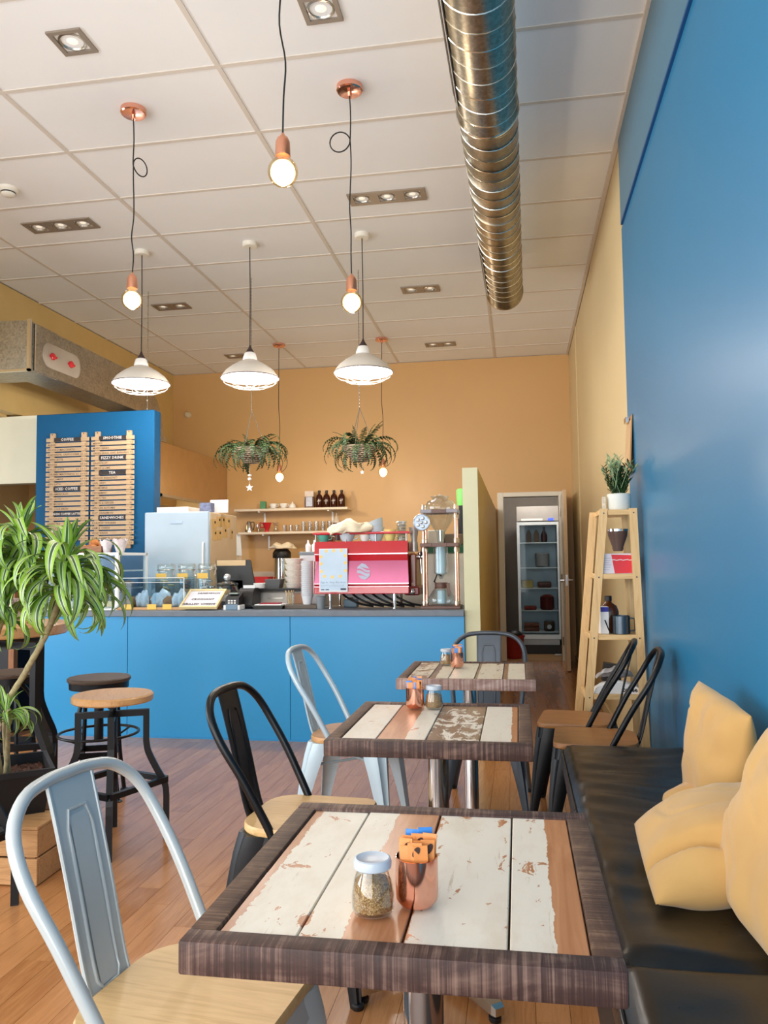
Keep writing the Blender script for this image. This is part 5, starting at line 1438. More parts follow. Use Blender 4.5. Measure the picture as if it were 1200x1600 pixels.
q = MB(); q.tube([(0, 0, 0), (0.0, 0.0, 0.12)], 0.03, 12)
tag(q.build('steel_canister', STEEL, loc=(-0.78, 9.5, 0.9305), smooth=40), 'steel canister on the back bench beyond the lever end of the machine', 'canister')
tw = thing('hanging_towel', 'white paper towel hanging beside the fridge from the lower shelf end', 'towel', (at(369, 840, 9.62).x, 9.62, 0))
q = MB(); q.grid(lambda u, v: (-0.045+0.10*u+0.02*(v), 0.01*math.sin(9*u), 1.60-0.27*v), 8, 4); q.build('white_sheet', PAPER, tw, smooth=80)
q = MB(); q.grid(lambda u, v: (-0.02+0.07*u+0.02, 0.01+0.006*math.sin(9*u), 1.36-0.2*v), 6, 4); q.build('beige_sheet', plain('beige_towel', '#dcc3a0', 0.8), tw, smooth=80)
q = MB(); q.tube([(0.0, 0.0, 1.60), (0.0, 0.12, 1.60)], 0.004, 6); q.build('hook', STEEL, tw)
q = MB(); q.lathe([(0.045, 0), (0.045, 0.02), (0.03, 0.04), (0.004, 0.045)], n=20, M=Matrix.Translation((-4.29, YB-0.001, 3.21)) @ Matrix.Rotation(PI/2, 4, 'X'))
tag(q.build('wall_sensor', plain('cream_plastic', '#d8c9a8', 0.4), smooth=40), 'small round cream sensor high on the orange wall beside the duct', 'sensor')
# ---------------------------------------------------------------- sugar pots and jars on the tables
SACB = plain('blue_sachet', '#3d86d6', 0.35, var=0.12, scale=40)
SACO = plain('orange_sachet', '#dd8f4f', 0.35, var=0.08, scale=40)
SACP = plain('sachet_print', '#3a2016', 0.5)
def sugar_pot(label, x, y, seed, n=12, order=0):
    t = thing('copper_pot', label, 'pot', (x, y, T_TOP), 0, 'copper pots of sugar sachets')
    R_, H_ = 0.0300, 0.066
    q = MB(); q.lathe([(0.016, 0.0), (0.024, 0.002), (0.029, 0.009), (R_, 0.018), (R_, H_), (R_-0.0015, H_+0.0005), (R_-0.002, H_-0.002), (R_-0.002, 0.018), (0.02, 0.006)], n=36); q.build('pot_body', COPPER, t, smooth=35)
    rr = random.Random(seed)
    for k in range(n):
        row = k % 4
        blue = (row == 3) if order == 0 else (k % 3 == 1)
        yy = (-0.0145 + 0.0095*row)
        half = math.sqrt(0.0264**2 - yy*yy) - 0.0100
        xx = (((k//4)+0.5)/(n/4)*2-1)*half*1.25
        top = H_ + 0.021 + 0.004*row + rr.uniform(-0.003, 0.003)
        w = 0.0098
        M = Matrix.Translation((xx, yy, 0.006)) @ Matrix.Rotation(rr.uniform(-0.05, 0.05) + xx*1.5, 4, 'Y') @ Matrix.Rotation(-yy*1.5, 4, 'X') @ Matrix.Rotation(rr.uniform(-0.3, 0.3), 4, 'Z')
        q = MB()
        q.loft([[(-w*f, -th, z), (w*f, -th, z), (w*f, th, z), (-w*f, th, z)] for z, th, f in ((0.0, 0.0005, 1), (0.012, 0.002, 1), (top-0.022, 0.0022, 1), (top-0.010, 0.0006, 1.02), (top-0.006, 0.0005, 1.02))])
        for v in q.b.verts: v.co = M @ v.co
        s = q.build('sachet', SACB if blue else SACO, t, smooth=40)
        if not blue and (k//4 == 1 or row == 1):
            q = MB()
            q.lathe([(0.0074, -0.0026), (0.0074, -0.0022)], n=12, M=M @ Matrix.Translation((0.002, 0, top-0.018)) @ Matrix.Rotation(0.5, 4, 'Y') @ Matrix.Diagonal((0.62, 1, 1.1, 1)) @ Matrix.Rotation(PI/2, 4, 'X') @ Matrix.Translation((0, 0, 0.0048)))
            q.build('printed_bean', SACP, s)
            if row == 0 and k//4 == 1:
                write_on([(text_mesh('cafe', 0.0065, 'LEFT'), M @ Matrix.Translation((0.0065, -0.0027, top-0.040)) @ Matrix.Rotation(PI/2, 4, 'X') @ Matrix.Rotation(PI/2, 4, 'Z'))], plain('sachet_white', '#f6efe2', 0.5), 'lettering', s)
    return t
LIDM = NT('milky_lid')
LIDM.set(LIDM.ramp(LIDM.noise(LIDM.coord(), 8, 2), [(0.3, '#b4bdc8'), (0.7, '#c3ccd6')]), 0.35)
LIDM.b.inputs['Subsurface Weight'].default_value = 0.1
LIDM.b.inputs['Subsurface Radius'].default_value = (0.01, 0.01, 0.01)
LIDM = LIDM.m
def grains(name):
    t = NT(name)
    vo = t.n('TexVoronoi'); vo.inputs['Scale'].default_value = 620
    t.l(t.coord(), vo.inputs['Vector'])
    t.set(t.ramp(vo.outputs['Color'], [(0.1, '#6f4c28'), (0.5, '#a27845'), (0.9, '#cfae7c')]), 0.4)
    t.bump(vo.outputs['Distance'], 0.6, 0.002)
    return t.m
SUGAR = grains('raw_sugar')
def sugar_jar(label, x, y, s=1.0):
    t = thing('sugar_jar', label, 'jar', (x, y, T_TOP), 0, 'lidded sugar jars')
    q = MB(); q.lathe([(0.019, 0.0), (0.0245, 0.0015), (0.0265, 0.007), (0.0265, 0.022), (0.0235, 0.040), (0.0195, 0.052), (0.0190, 0.058)], n=32, cap1=False); q.build('glass_body', JARG, t, smooth=45)
    t.scale = (1.1, 1.1, 1.1)
    q = MB(); q.lathe([(0.0215, 0.0535), (0.0235, 0.055), (0.0240, 0.062), (0.0228, 0.0655), (0.0205, 0.0665), (0.0185, 0.0650), (0.004, 0.0645)], n=32); q.build('lid', LIDM, t, smooth=40)
    q = MB(); q.lathe([(0.018, 0.002), (0.0245, 0.006), (0.0250, 0.022), (0.0222, 0.039), (0.012, 0.043), (0.003, 0.042)], n=28)
    for v in q.b.verts: v.co.z += 0.0015*mnoise.noise(v.co*150)
    stuff(q.build('raw_sugar', SUGAR, t, smooth=60))
    return t
sugar_pot('copper pot packed with sugar sachets on the nearest table', -0.151, 1.135, 3, 12)
sugar_jar('glass jar of raw sugar with a milky lid on the nearest table', -0.208, 1.103)
sugar_pot('copper pot of sugar sachets on the middle table', -0.345, 2.612, 4, 12, 1)
sugar_jar('glass jar of raw sugar with a milky lid on the middle table', -0.283, 2.618)
sugar_pot('copper pot of sugar sachets on the farthest table', -0.284, 3.622, 5, 12, 1)
sugar_jar('glass jar of raw sugar with a milky lid on the farthest table', -0.340, 3.705)

# ---------------------------------------------------------------- black upholstered bench
def leather(name):
    t = NT(name)
    n1 = t.noise(t.coord((3, 9, 9)), 2.0, 5, 0.6)
    t.set(t.ramp(n1, [(0.35, '#100d0a'), (0.7, '#1f1912')]), t.ramp(n1, [(0.3, (0.26, 0.26, 0.26, 1)), (0.7, (0.4, 0.4, 0.4, 1))]))
    t.bump(t.noise(t.coord(), 320, 2), 0.12, 0.001)
    return t.m
LEA = leather('black_leatherette')
bn = thing('wall_bench', 'long black upholstered bench seat against the blue wall', 'bench', (0, 0, 0))
q = MB(); q.box(0.185, 0.655, 0.35, 3.36, 0.0, 0.36, 0.004); q.build('base', plain('dark_bench_base', '#1f1a17', 0.5), bn)
q = MB(); q.box(0.170, 0.186, 0.35, 3.36, 0.30, 0.372); q.build('front_rail', plain('walnut_rail', '#5d3a24', 0.4), bn)
def seat_pad(y0, y1, seed):
    nu, nv = 26, int((y1-y0)*62)
    x0, x1, zt, zb = 0.158, 0.655, 0.480, 0.372
    def wr(x, y):
        e = min(1.0, (x-x0)/0.08, (x1+0.05-x)/0.1)
        f = math.sin(y*46 + 3.0*mnoise.noise(Vector((x*3.5, y*1.6, seed))) + 1.2*x)
        a = max(0.0, 0.5+0.9*mnoise.noise(Vector((x*2.2+4, y*2.0, seed+5))))
        g = 1.0 if y > 1.9 else 0.25
        return (0.0085*f*a*g + 0.012*mnoise.noise(Vector((x*4.0, y*3.5, seed+9))))*max(0.0, e)
    q = MB()
    def top(u, v):
        x = x0+(x1-x0)*u; y = y0+(y1-y0)*v
        d = min(x-x0, (y-y0)+0.004, (y1-y)+0.004)
        drop = 0.035*max(0, 1-d/0.035)**2
        return (x, y, zt-drop+wr(x, y))
    q.grid(top, nu, nv)
    q.grid(lambda u, v: (x0-0.004*math.sin(PI*u), y0+(y1-y0)*v, zb+(zt-0.035-zb)*u), 4, nv)
    q.grid(lambda u, v: (x0+(x1-x0)*v, y0, zb+(top(v, 0)[2]-zb)*u), 3, nu)
    q.grid(lambda u, v: (x0+(x1-x0)*v, y1, zb+(top(v, 1)[2]-zb)*u), 3, nu)
    q.build('seat_pad', LEA, bn, smooth=70)
    q = MB(); q.tube([(x0-0.001, y0+(y1-y0)*k/30, zt-0.030) for k in range(31)], 0.004, 6); q.build('piping', LEA, bn, smooth=70)
seat_pad(1.603, 3.375, 1)
seat_pad(0.36, 1.597, 2)

# ---------------------------------------------------------------- mustard cushions
def fabric(name, c1, c2):
    t = NT(name)
    t.set(t.ramp(t.noise(t.coord(), 5, 4), [(0.3, c1), (0.7, c2)]), 0.9)
    t.b.inputs['Sheen Weight'].default_value = 0.25
    w = t.noise(t.coord((1, 1, 1)), 420, 2)
    t.bump(w, 0.10, 0.001)
    return t.m
MUST = fabric('mustard_cotton', '#c2985a', '#caa264')
def cushion(label, c, ex, ey, s=0.205, th=0.075, seed=1, pinch=0.045, fold=None, wr=0.006, rnd=0.04):
    """c centre; ex, ey in-plane unit directions; the face normal is ex x ey"""
    ex = Vector(ex).normalized(); ey = (Vector(ey) - ex*Vector(ey).dot(ex)).normalized(); ez = ex.cross(ey)
    N = 52
    q = MB()
    def side(sgn):
        def f(u, v):
            a, b_ = u*2-1, v*2-1
            # slightly concave outline with pointed corners
            ka = 1 - pinch*(1-b_*b_)*abs(a)**3*0.55 - 0.0
            kb = 1 - pinch*(1-a*a)*abs(b_)**3*0.55
            ka *= 1-rnd*a*a*b_*b_; kb *= 1-rnd*a*a*b_*b_
            pa, pb = a*s*ka, b_*s*kb
            prof = ((1-abs(a)**2.6)*(1-abs(b_)**2.6))
            h = th*(max(0, prof)**0.55)
            n_ = Vector((pa*9, pb*9, seed*3.7+sgn))
            edge = max(abs(a), abs(b_))
            w_ = wr*mnoise.noise(n_)*1.2
            ang = math.atan2(b_, a)
            w_ += wr*0.9*math.sin(ang*9+seed)*max(0, edge-0.45)*(1-edge)*3.2
            cr = mnoise.noise(Vector((pa*5.5+seed*7, pb*9.0+pa*3, seed*1.3+sgn*4)))
            w_ -= wr*0.75*max(0.0, 1-abs(cr)/0.10)*max(0.0, mnoise.noise(Vector((pa*4+9, pb*4, seed)))+0.25)
            if fold and sgn > 0:
                d = (a*fold[0]+b_*fold[1]-fold[2])
                w_ -= fold[3]*math.exp(-(d/0.07)**2)*max(0, 1-abs(a*fold[1]-b_*fold[0])*0.5)
                d2 = (a*(-fold[1])*0.5+b_*fold[0]*0.9+a*fold[0]*0.6-fold[2]*1.1)
                w_ -= fold[3]*0.5*math.exp(-(d2/0.05)**2)*max(0, a)
            h = max(0.0, h + w_*min(1, prof*6))
            return c_ + ex*pa + ey*pb + ez*(h*sgn)
        return f
    c_ = Vector(c)
    q.grid(side(1), N, N); q.grid(side(-1), N, N, True)
    o = q.build('cushion', MUST, None, smooth=180, merge=True)
    return tag(o, label, 'cushion', 'mustard cushions on the bench')
CUSH = True
cushion('mustard cushion standing upright against the blue wall, farthest along the bench', (0.540, 2.42, 0.650), (0.14, -1, -0.10), (0.10, 0.06, 1), 0.195, 0.065, 1, wr=0.015)
cushion('mustard cushion lying half hidden beneath the other cushions', (0.560, 2.42, 0.530), (0.90, 0.42, 0.02), (-0.42, 0.90, 0.02), 0.155, 0.050, 4, wr=0.014, pinch=0.0, rnd=0.25)
cushion('mustard cushion slumped flat on the seat, a deep fold across it', (0.472, 2.000, 0.575), (0.94, -0.06, 0.30), (-0.03, 1.0, 0.08), 0.212, 0.088, 2, fold=(0.35, 0.937, -0.66, 0.050), wr=0.012)
cushion('mustard cushion leaning nearest to the shopfront, cut by the view', (0.530, 1.735, 0.678), (0.10, -0.99, -0.06), (0.13, 0.20, 0.38), 0.222, 0.080, 3, wr=0.016)

# ---------------------------------------------------------------- bar stools, high table, crates
def bulge_stool(name, label, cat, loc, rotz, seat_r, seat_z, seat_m, half, group=None, top_h=0.034, rail=0.09, tube=0.0135, rz=0.26, knee=(0.44, 0.21)):
    t = thing(name, label, cat, loc, rotz, group)
    q = MB(); q.lathe([(seat_r-0.006, seat_z-top_h), (seat_r, seat_z-top_h+0.006), (seat_r, seat_z-0.007), (seat_r-0.007, seat_z), (seat_r*0.5, seat_z-0.004), (0.004, seat_z-0.005)], n=40); q.build('seat' if cat == 'stool' else 'table_top', seat_m, t, smooth=40)
    zr = seat_z-rail
    if cat == 'stool':
        q = MB(); q.lathe([(0.016, zr-0.10), (0.016, seat_z-top_h-0.008), (0.05, seat_z-top_h-0.006), (0.05, seat_z-top_h-0.0005)], n=18); q.build('screw_post', BLACKM, t, smooth=40)
        q = MB(); q.box(-0.13, 0.13, -0.014, 0.014, seat_z-top_h-0.012, seat_z-top_h-0.001); q.build('seat_bar', BLACKM, t)
    inn = half*(0.62 if cat == 'stool' else 0.76)
    zk0, zk1 = knee
    for k in range(4):
        a = PI/2*k
        ca, sa = math.cos(a), math.sin(a)
        dz = zk0-zk1
        pr = [(0.0, zr), (inn, zr)] + [(v.x, v.y) for v in spline([(inn, zk0, 0), (inn+(half-inn)*0.10, zk0-dz*0.22, 0), (inn+(half-inn)*0.50, zk0-dz*0.55, 0), (inn+(half-inn)*0.92, zk0-dz*0.86, 0), (half, zk1-0.02, 0)], 3)] + [(half, 0.004)]
        q = MB(); q.tube([(x*ca, x*sa, z) for x, z in pr], tube, square=True); lg = q.build('leg', BLACKM, t)
        q = MB(); q.box(half-tube, half+tube, -tube, tube, 0, 0.004, M=Matrix.Rotation(a, 4, 'Z')); q.build('foot_pad', BLACKP, lg)
        b_ = a+PI/2
        q = MB(); q.tube([(half*ca, half*sa, rz), (half*math.cos(b_), half*math.sin(b_), rz)], tube*0.9, square=True); q.build('cross_rail', BLACKM, t)
    return t
A0 = math.atan2(3.139-3.343, -1.708+1.806)
bulge_stool('bar_stool', 'light oak topped bar stool with bowed black square-tube legs', 'stool', (-1.806, 3.343, 0), A0, 0.176, 0.655, OAK, 0.233, 'bowed-leg stools')
bulge_stool('bar_stool', 'bowed-leg stool mostly out of view beside the wooden crates', 'stool', (-2.045, 2.592, 0), math.atan2(0.11, 0.205), 0.18, 0.655, OAK, 0.235, 'bowed-leg stools')
bulge_stool('high_table', 'round light oak high table on bowed black legs behind the striped plant', 'table', (-2.615, 3.60, 0), math.radians(-14), 0.37, 0.945, OAK, 0.42, None, 0.055, 0.10, 0.018, 0.26, (0.56, 0.30))
def ring_stool(label, loc, rotz):
    t = thing('ring_stool', label, 'stool', loc, rotz, 'dark stools with a foot ring')
    z = 0.632
    q = MB(); q.lathe([(0.158, z-0.022), (0.163, z-0.016), (0.163, z-0.005), (0.158, z)], n=36); q.build('seat', DARKW, t, smooth=40)
    q = MB(); q.lathe([(0.152, z-0.058), (0.154, z-0.023)], n=36); q.build('seat_band', BLACKM, t, smooth=40)
    for k in range(4):
        a = PI/4+PI/2*k
        ca, sa = math.cos(a), math.sin(a)
        p_ = spline([(0.045, z-0.06, 0), (0.085, z-0.10, 0), (0.118, z-0.16, 0), (0.124, z-0.26, 0), (0.135, 0.22, 0), (0.165, 0.006, 0)], 3)
        q = MB(); q.tube([(v.x*ca, v.x*sa, v.y) for v in p_], 0.0115, 8); lg = q.build('leg', BLACKM, t, smooth=60)
        q = MB(); q.lathe([(0.022, 0), (0.022, 0.004), (0.012, 0.010)], n=12, M=Matrix.Translation((0.166*ca, 0.166*sa, 0))); q.build('foot_flange', BLACKM, lg, smooth=40)
        q = MB(); q.tube([(0.12*ca, 0.12*sa, 0.30), (0.205*ca, 0.205*sa, 0.335)], 0.006, 6); q.build('ring_strut', BLACKM, t)
        b_ = a+PI/2
        q = MB(); q.box(0, 1, -0.004, 0.004, -0.016, 0.016)
        q.b.transform(Matrix.Translation((0.128*ca, 0.128*sa, 0.235)) @ Matrix.Rotation(math.atan2(math.sin(b_)-sa, math.cos(b_)-ca), 4, 'Z') @ Matrix.Diagonal((0.128*1.4142, 1, 1, 1)))
        q.build('flat_brace', BLACKM, t)
    q = MB(); q.tube([(0.205*math.cos(2*PI*k/40), 0.205*math.sin(2*PI*k/40), 0.335) for k in range(40)], 0.0075, 8, closed=True); q.build('foot_ring', BLACKM, t, smooth=60)
    q = MB(); q.lathe([(0.024, 0.30), (0.024, z-0.058)], n=14); q.build('centre_post', BLACKM, t, smooth=40)
    return t
ring_stool('dark round stool with a foot ring, just behind the light oak stool', (-2.235, 3.99, 0), 0.35)
ring_stool('dark round stool with a foot ring, half hidden behind the high table', (-2.86, 4.13, 0), 0.1)
def crate(label, loc, rz, wood_m, w=0.30, d=0.17, h=0.235, rows=3):
    t = thing('wooden_crate', label, 'crate', loc, rz, 'wooden crates under the plant')
    bh = h/rows
    for k in range(rows):
        z0, z1 = k*bh+0.004, (k+1)*bh-0.004
        for a in ((-w, w, -d, -d+0.014), (-w, w, d-0.014, d), ):
            q = MB(); q.box(a[0], a[1], a[2], a[3], z0, z1, 0.002); q.build('slat', wood_m, t)
        for x in (-w, w-0.014):
            q = MB(); q.box(x, x+0.014, -d+0.015, d-0.015, z0, z1, 0.002); q.build('slat', wood_m, t)
    for sx in (-1, 1):
        for sy in (-1, 1):
            q = MB(); q.box(sx*(w-0.035)-0.018, sx*(w-0.035)+0.018, sy*(d-0.026)-0.011, sy*(d-0.026)+0.011, 0, h); q.build('corner_post', wood_m, t)
    q = MB(); q.box(-w+0.015, w-0.015, -d+0.015, d-0.015, 0.004, 0.014); q.build('bottom_board', wood_m, t)
    q = MB(); q.box(-w, w, -d, d, h-0.003, h+0.009, 0.002); q.build('lid_board', wood_m, t)
    return t
crate('pale wooden crate on the floor beside the bowed stool leg', (-2.145, 2.945, 0), math.radians(3), CRATE, 0.29, 0.105, 0.215, 2)
crate('old brown wooden crate standing behind the pale crate', (-2.03, 3.135, 0), math.radians(2), CRATED, 0.235, 0.066, 0.215, 2)

# ---------------------------------------------------------------- striped dracaena in its planter
pot = thing('square_planter', 'black square planter full of bark standing on the wooden crates', 'planter', (-2.135, 3.06, 0.2245), math.radians(38))
w = 0.165
q = MB()
q.loft([[(-w*.86, -w*.86, 0), (w*.86, -w*.86, 0), (w*.86, w*.86, 0), (-w*.86, w*.86, 0)], [(-w, -w, 0.155), (w, -w, 0.155), (w, w, 0.155), (-w, w, 0.155)], [(-w*1.07, -w*1.07, 0.157), (w*1.07, -w*1.07, 0.157), (w*1.07, w*1.07, 0.157), (-w*1.07, w*1.07, 0.157)], [(-w*1.07, -w*1.07, 0.180), (w*1.07, -w*1.07, 0.180), (w*1.07, w*1.07, 0.180), (-w*1.07, w*1.07, 0.180)],
        [(-w*.97, -w*.97, 0.180), (w*.97, -w*.97, 0.180), (w*.97, w*.97, 0.180), (-w*.97, w*.97, 0.180)], [(-w*.94, -w*.94, 0.11), (w*.94, -w*.94, 0.11), (w*.94, w*.94, 0.11), (-w*.94, w*.94, 0.11)]], caps=True)
q.build('pot', BLACKP, pot)
q = MB()
q.grid(lambda u, v: ((u*2-1)*w*0.93, (v*2-1)*w*0.93, 0.135+0.014*mnoise.noise(Vector((u*26, v*26, 2)))+0.006*mnoise.noise(Vector((u*60, v*60, 7)))), 34, 34)
stuff(q.build('bark_chips', plain('bark', '#4e2f22', 0.8, var=0.5, scale=60), pot, smooth=20))
def leaf_mat():
    t = NT('striped_leaf')
    uv = t.n('UVMap'); sx = t.n('SeparateXYZ'); t.l(uv.outputs[0], sx.inputs[0])
    u = t.math('ABSOLUTE', t.math('SUBTRACT', sx.outputs[0], 0.5))
    u = t.math('ADD', u, t.math('MULTIPLY', t.math('SUBTRACT', t.noise(t.coord((4, 4, 4)), 6, 2), 0.5), 0.03))
    lw, g1, g2, dk = lin('#e9efd6'), lin('#86b436'), lin('#a5cb4a'), lin('#33592c')
    c = t.ramp(u, [(0.0, dk), (0.10, dk), (0.125, lw), (0.165, lw), (0.19, g1), (0.255, g1), (0.265, lw), (0.275, g2), (0.5, g1)])
    oi = t.n('ObjectInfo')
    d = t.mix(t.math('MULTIPLY', oi.outputs['Random'], 0.5), c, lin('#4f7f2e'))
    t.set(d, 0.38)
    t.b.inputs['Transmission Weight'].default_value = 0.0
    t.b.inputs['Subsurface Weight'].default_value = 0.15
    t.b.inputs['Subsurface Radius'].default_value = (0.01, 0.02, 0.004)
    return t.m
LEAF = leaf_mat()
STEM = plain('dracaena_stem', '#a3966f', 0.8, var=0.3, scale=40, bump=0.4, bscale=60)
dr = thing('striped_plant', 'dracaena with long green and white striped leaves in the black planter', 'plant', (-2.135, 3.06, 0.362))
O = Vector(dr.location)
def leaf_mesh(L, W_, up, droop, curl, twist, ph):
    """strap leaf starting at the origin heading along +X, rising by `up` and arching down"""
    n = 14
    q = MB()
    uvl = q.b.loops.layers.uv.new('UVMap')
    pts = []
    x = z = 0.0
    ang = up
    st = L/n
    pts.append((x, z, ang))
    for i in range(n):
        ang -= droop*(0.35+1.3*(i/n))/n
        x += math.cos(ang)*st; z += math.sin(ang)*st
        pts.append((x, z, ang))
    rows = []
    for i, (x, z, a) in enumerate(pts):
        f = i/n
        w = W_*(0.55+0.45*min(1, f*3.2))*(1-max(0, (f-0.35)/0.65)**2.2)
        w = max(w, 0.0012)
        yo = twist*f*f*L
        row = []
        for j in range(5):
            s_ = j/2-1
            lift = curl*w*(abs(s_))*0.9
            wave = 0.0015*math.sin(f*14+ph)*s_
            row.append(q.b.verts.new((x - math.sin(a)*lift, yo + s_*w, z + math.cos(a)*lift + wave)))
        rows.append(row)
    for i in range(n):
        for j in range(4):
            f_ = q.b.faces.new((rows[i][j], rows[i+1][j], rows[i+1][j+1], rows[i][j+1]))
            for lp, (uu, vv) in zip(f_.loops, ((j/4, i/n), (j/4, (i+1)/n), ((j+1)/4, (i+1)/n), ((j+1)/4, i/n))):
                lp[uvl].uv = (uu, vv)
    me = bpy.data.meshes.new('leaf')
    q.b.to_mesh(me); q.b.free()
    me.materials.append(LEAF)
    me.shade_smooth()
    return me
lr = random.Random(21)
LEAVES = [leaf_mesh(lr.uniform(0.27, 0.38), lr.uniform(0.019, 0.026), lr.uniform(0.5, 1.15), lr.uniform(2.6, 3.9), lr.uniform(0.1, 0.5), lr.uniform(-0.25, 0.25), lr.uniform(0, 6)) for _ in range(14)]
UPL = [leaf_mesh(lr.uniform(0.17, 0.22), lr.uniform(0.018, 0.022), lr.uniform(1.1, 1.4), lr.uniform(0.5, 1.2), 0.5, lr.uniform(-0.1, 0.1), lr.uniform(0, 6)) for _ in range(5)]
def crown(c, n, scale=1.0, tilt=(0, 0), depth=0.09, nup=6, sector=None):
    c = Vector(c) - O
    for k in range(n):
        a = k*2.39996 + lr.uniform(-0.25, 0.25)
        if sector:
            a = sector[0] + (sector[1]-sector[0])*((k*0.618) % 1)
        f = k/n
        me = LEAVES[lr.randrange(len(LEAVES))] if f > nup/n else UPL[lr.randrange(len(UPL))]
        o = link('leaf', me, dr)
        o.location = c + Vector((0.008*math.cos(a), 0.008*math.sin(a), -depth*f))
        o.rotation_euler = (lr.uniform(-0.25, 0.25), -0.1+0.45*f + lr.uniform(-0.15, 0.15), a)
        s_ = scale*lr.uniform(0.85, 1.1)
        o.scale = (s_, s_, s_)
def cane(pts, r0, r1):
    P = spline([Vector(p)-O for p in pts], 8)
    rr = [r0+(r1-r0)*k/(len(P)-1) + 0.0011*(k % 2) for k in range(len(P))]
    q = MB(); q.tube(P, rr, 9); q.build('cane', STEM, dr, smooth=60)
at3 = lambda px_, py_, Y_: tuple(at(px_, py_, Y_))
base1 = (-2.10, 3.03, 0.36)
cane([base1, at3(10, 1110, 3.0), at3(40, 1050, 2.95), at3(75, 985, 2.92), at3(104, 905, 2.90)], 0.012, 0.011)
crown(at3(103, 872, 2.90), 84, 0.95, nup=8, depth=0.17)
base2 = (-2.16, 3.06, 0.36)
cane([base2, at3(-20, 1060, 3.05), at3(5, 960, 3.0), at3(28, 880, 3.02), at3(30, 850, 3.02)], 0.014, 0.012)
crown(at3(34, 832, 3.02), 62, 0.90, nup=8, depth=0.13)
crown(at3(10, 885, 2.98), 48, 0.90, nup=0, depth=0.12)
base3 = (-2.17, 2.99, 0.36)
cane([base3, at3(-25, 1120, 2.9), at3(-15, 1000, 2.9), at3(8, 952, 2.88)], 0.012, 0.009)
crown(at3(4, 952, 2.88), 26, 0.75, nup=2, depth=0.06)
cane([(-2.09, 3.0, 0.36), at3(12, 1165, 2.95), at3(14, 1108, 2.93)], 0.010, 0.008)
crown(at3(10, 1110, 2.93), 26, 0.50, nup=4, depth=0.05)
# things behind the plant
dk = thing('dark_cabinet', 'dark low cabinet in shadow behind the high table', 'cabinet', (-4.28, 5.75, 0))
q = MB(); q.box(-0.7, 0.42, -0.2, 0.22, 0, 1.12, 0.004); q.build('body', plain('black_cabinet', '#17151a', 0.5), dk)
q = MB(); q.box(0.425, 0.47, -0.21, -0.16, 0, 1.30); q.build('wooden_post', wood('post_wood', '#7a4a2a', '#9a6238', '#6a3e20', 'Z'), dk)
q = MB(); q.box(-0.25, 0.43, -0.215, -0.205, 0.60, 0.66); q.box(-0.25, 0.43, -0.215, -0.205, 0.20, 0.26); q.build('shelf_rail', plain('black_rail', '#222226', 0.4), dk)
bx = MB(); bx.box(-0.12, 0.12, -0.05, 0.05, 0, 0.11)
tag(bx.build('patterned_box', plain('patterned_card', '#b7a9a6', 0.6, var=0.55, scale=60), loc=(-2.62, 3.66, 0.956)), 'grey patterned box standing on the round high table under the leaves', 'box')
# ---------------------------------------------------------------- pine ladder shelf and its things
ls = thing('ladder_shelf', 'tapering pine ladder shelf in front of the blue wall end', 'shelf', (0, 0, 0))
Y0, Y1 = 4.385, 4.70
def leg_beam(xa, ya, za, xb, yb, zb, w, d):
    q = MB()
    q.loft([[(xa-w, ya-d, za), (xa+w, ya-d, za), (xa+w, ya+d, za), (xa-w, ya+d, za)], [(xb-w, yb-d, zb), (xb+w, yb-d, zb), (xb+w, yb+d, zb), (xb-w, yb+d, zb)]])
    return q.build('leg', PINE, ls)
lx = lambda z: 0.457 - (1.5-z)*0.103           # near side front edge at the room side
leg_beam(lx(0), Y0, 0.0, lx(1.5), Y0, 1.498, 0.021, 0.011)
leg_beam(0.642, Y0, 0.0, 0.608, Y0, 1.498, 0.020, 0.011)
leg_beam(lx(0)-0.02, Y1, 0.0, lx(1.5)-0.03, Y1-0.05, 1.495, 0.021, 0.011)
leg_beam(0.640, Y1, 0.0, 0.600, Y1-0.05, 1.495, 0.020, 0.011)
for z in (1.492, 1.150, 0.828, 0.515, 0.20):
    xa, xb = lx(z)-0.012, 0.640-0.024*z/1.5
    q = MB(); q.box(xa+0.034, xb-0.022, Y0-0.010, Y0+0.008, z-0.028, z, 0.002); q.build('rung', PINEX, ls)
    q = MB(); q.box(xa+0.014, xb-0.022, Y1-0.055, Y1-0.04, z-0.028, z, 0.002); q.build('rung', PINEX, ls)
    q = MB(); q.box(xa-0.012, xa+0.006, Y0+0.012, Y1-0.06, z-0.026, z, 0.002); q.build('side_bar', PINEY, ls)
    n = 4
    for k in range(n):
        y = Y0+0.012 + (Y1-0.058-Y0-0.012)*k/n
        q = MB(); q.box(xa+0.010, xb-0.012, y, y+(Y1-0.058-Y0-0.012)/n-0.007, z-0.012, z-0.001, 0.0015); q.build('shelf_slat', PINEX, ls)
q = MB()
for z in (1.482, 1.140, 0.818, 0.505):
    for x in (lx(z)+0.001, 0.634-0.024*z/1.5):
        q.lathe([(0.0045, 0), (0.004, 0.002)], n=8, M=Matrix.Translation((x, Y0-0.011, z-0.008)) @ Matrix.Rotation(PI/2, 4, 'X'))
stuff(q.build('screw_head', DGREY, ls))
tp = thing('potted_herb', 'small dark green plant in a round white pot on top of the ladder shelf', 'plant', (0.547, 4.46, 1.492))
q = MB(); q.lathe([(0.056, 0.0), (0.061, 0.006), (0.063, 0.088), (0.058, 0.090), (0.054, 0.07)], n=30); q.build('pot', plain('white_ceramic', '#e3e6e0', 0.5), tp, smooth=40)
q = MB(); q.lathe([(0.055, 0.07), (0.004, 0.075)], n=20, cap0=False); q.build('soil', plain('soil', '#33261c', 0.9), tp)
HERB = plain('dark_leaf_green', '#2c4a26', 0.5, var=0.35, scale=40)
HERBL = plain('pale_leaf_tip', '#9fb98a', 0.6, var=0.2, scale=40)
hr = random.Random(5)
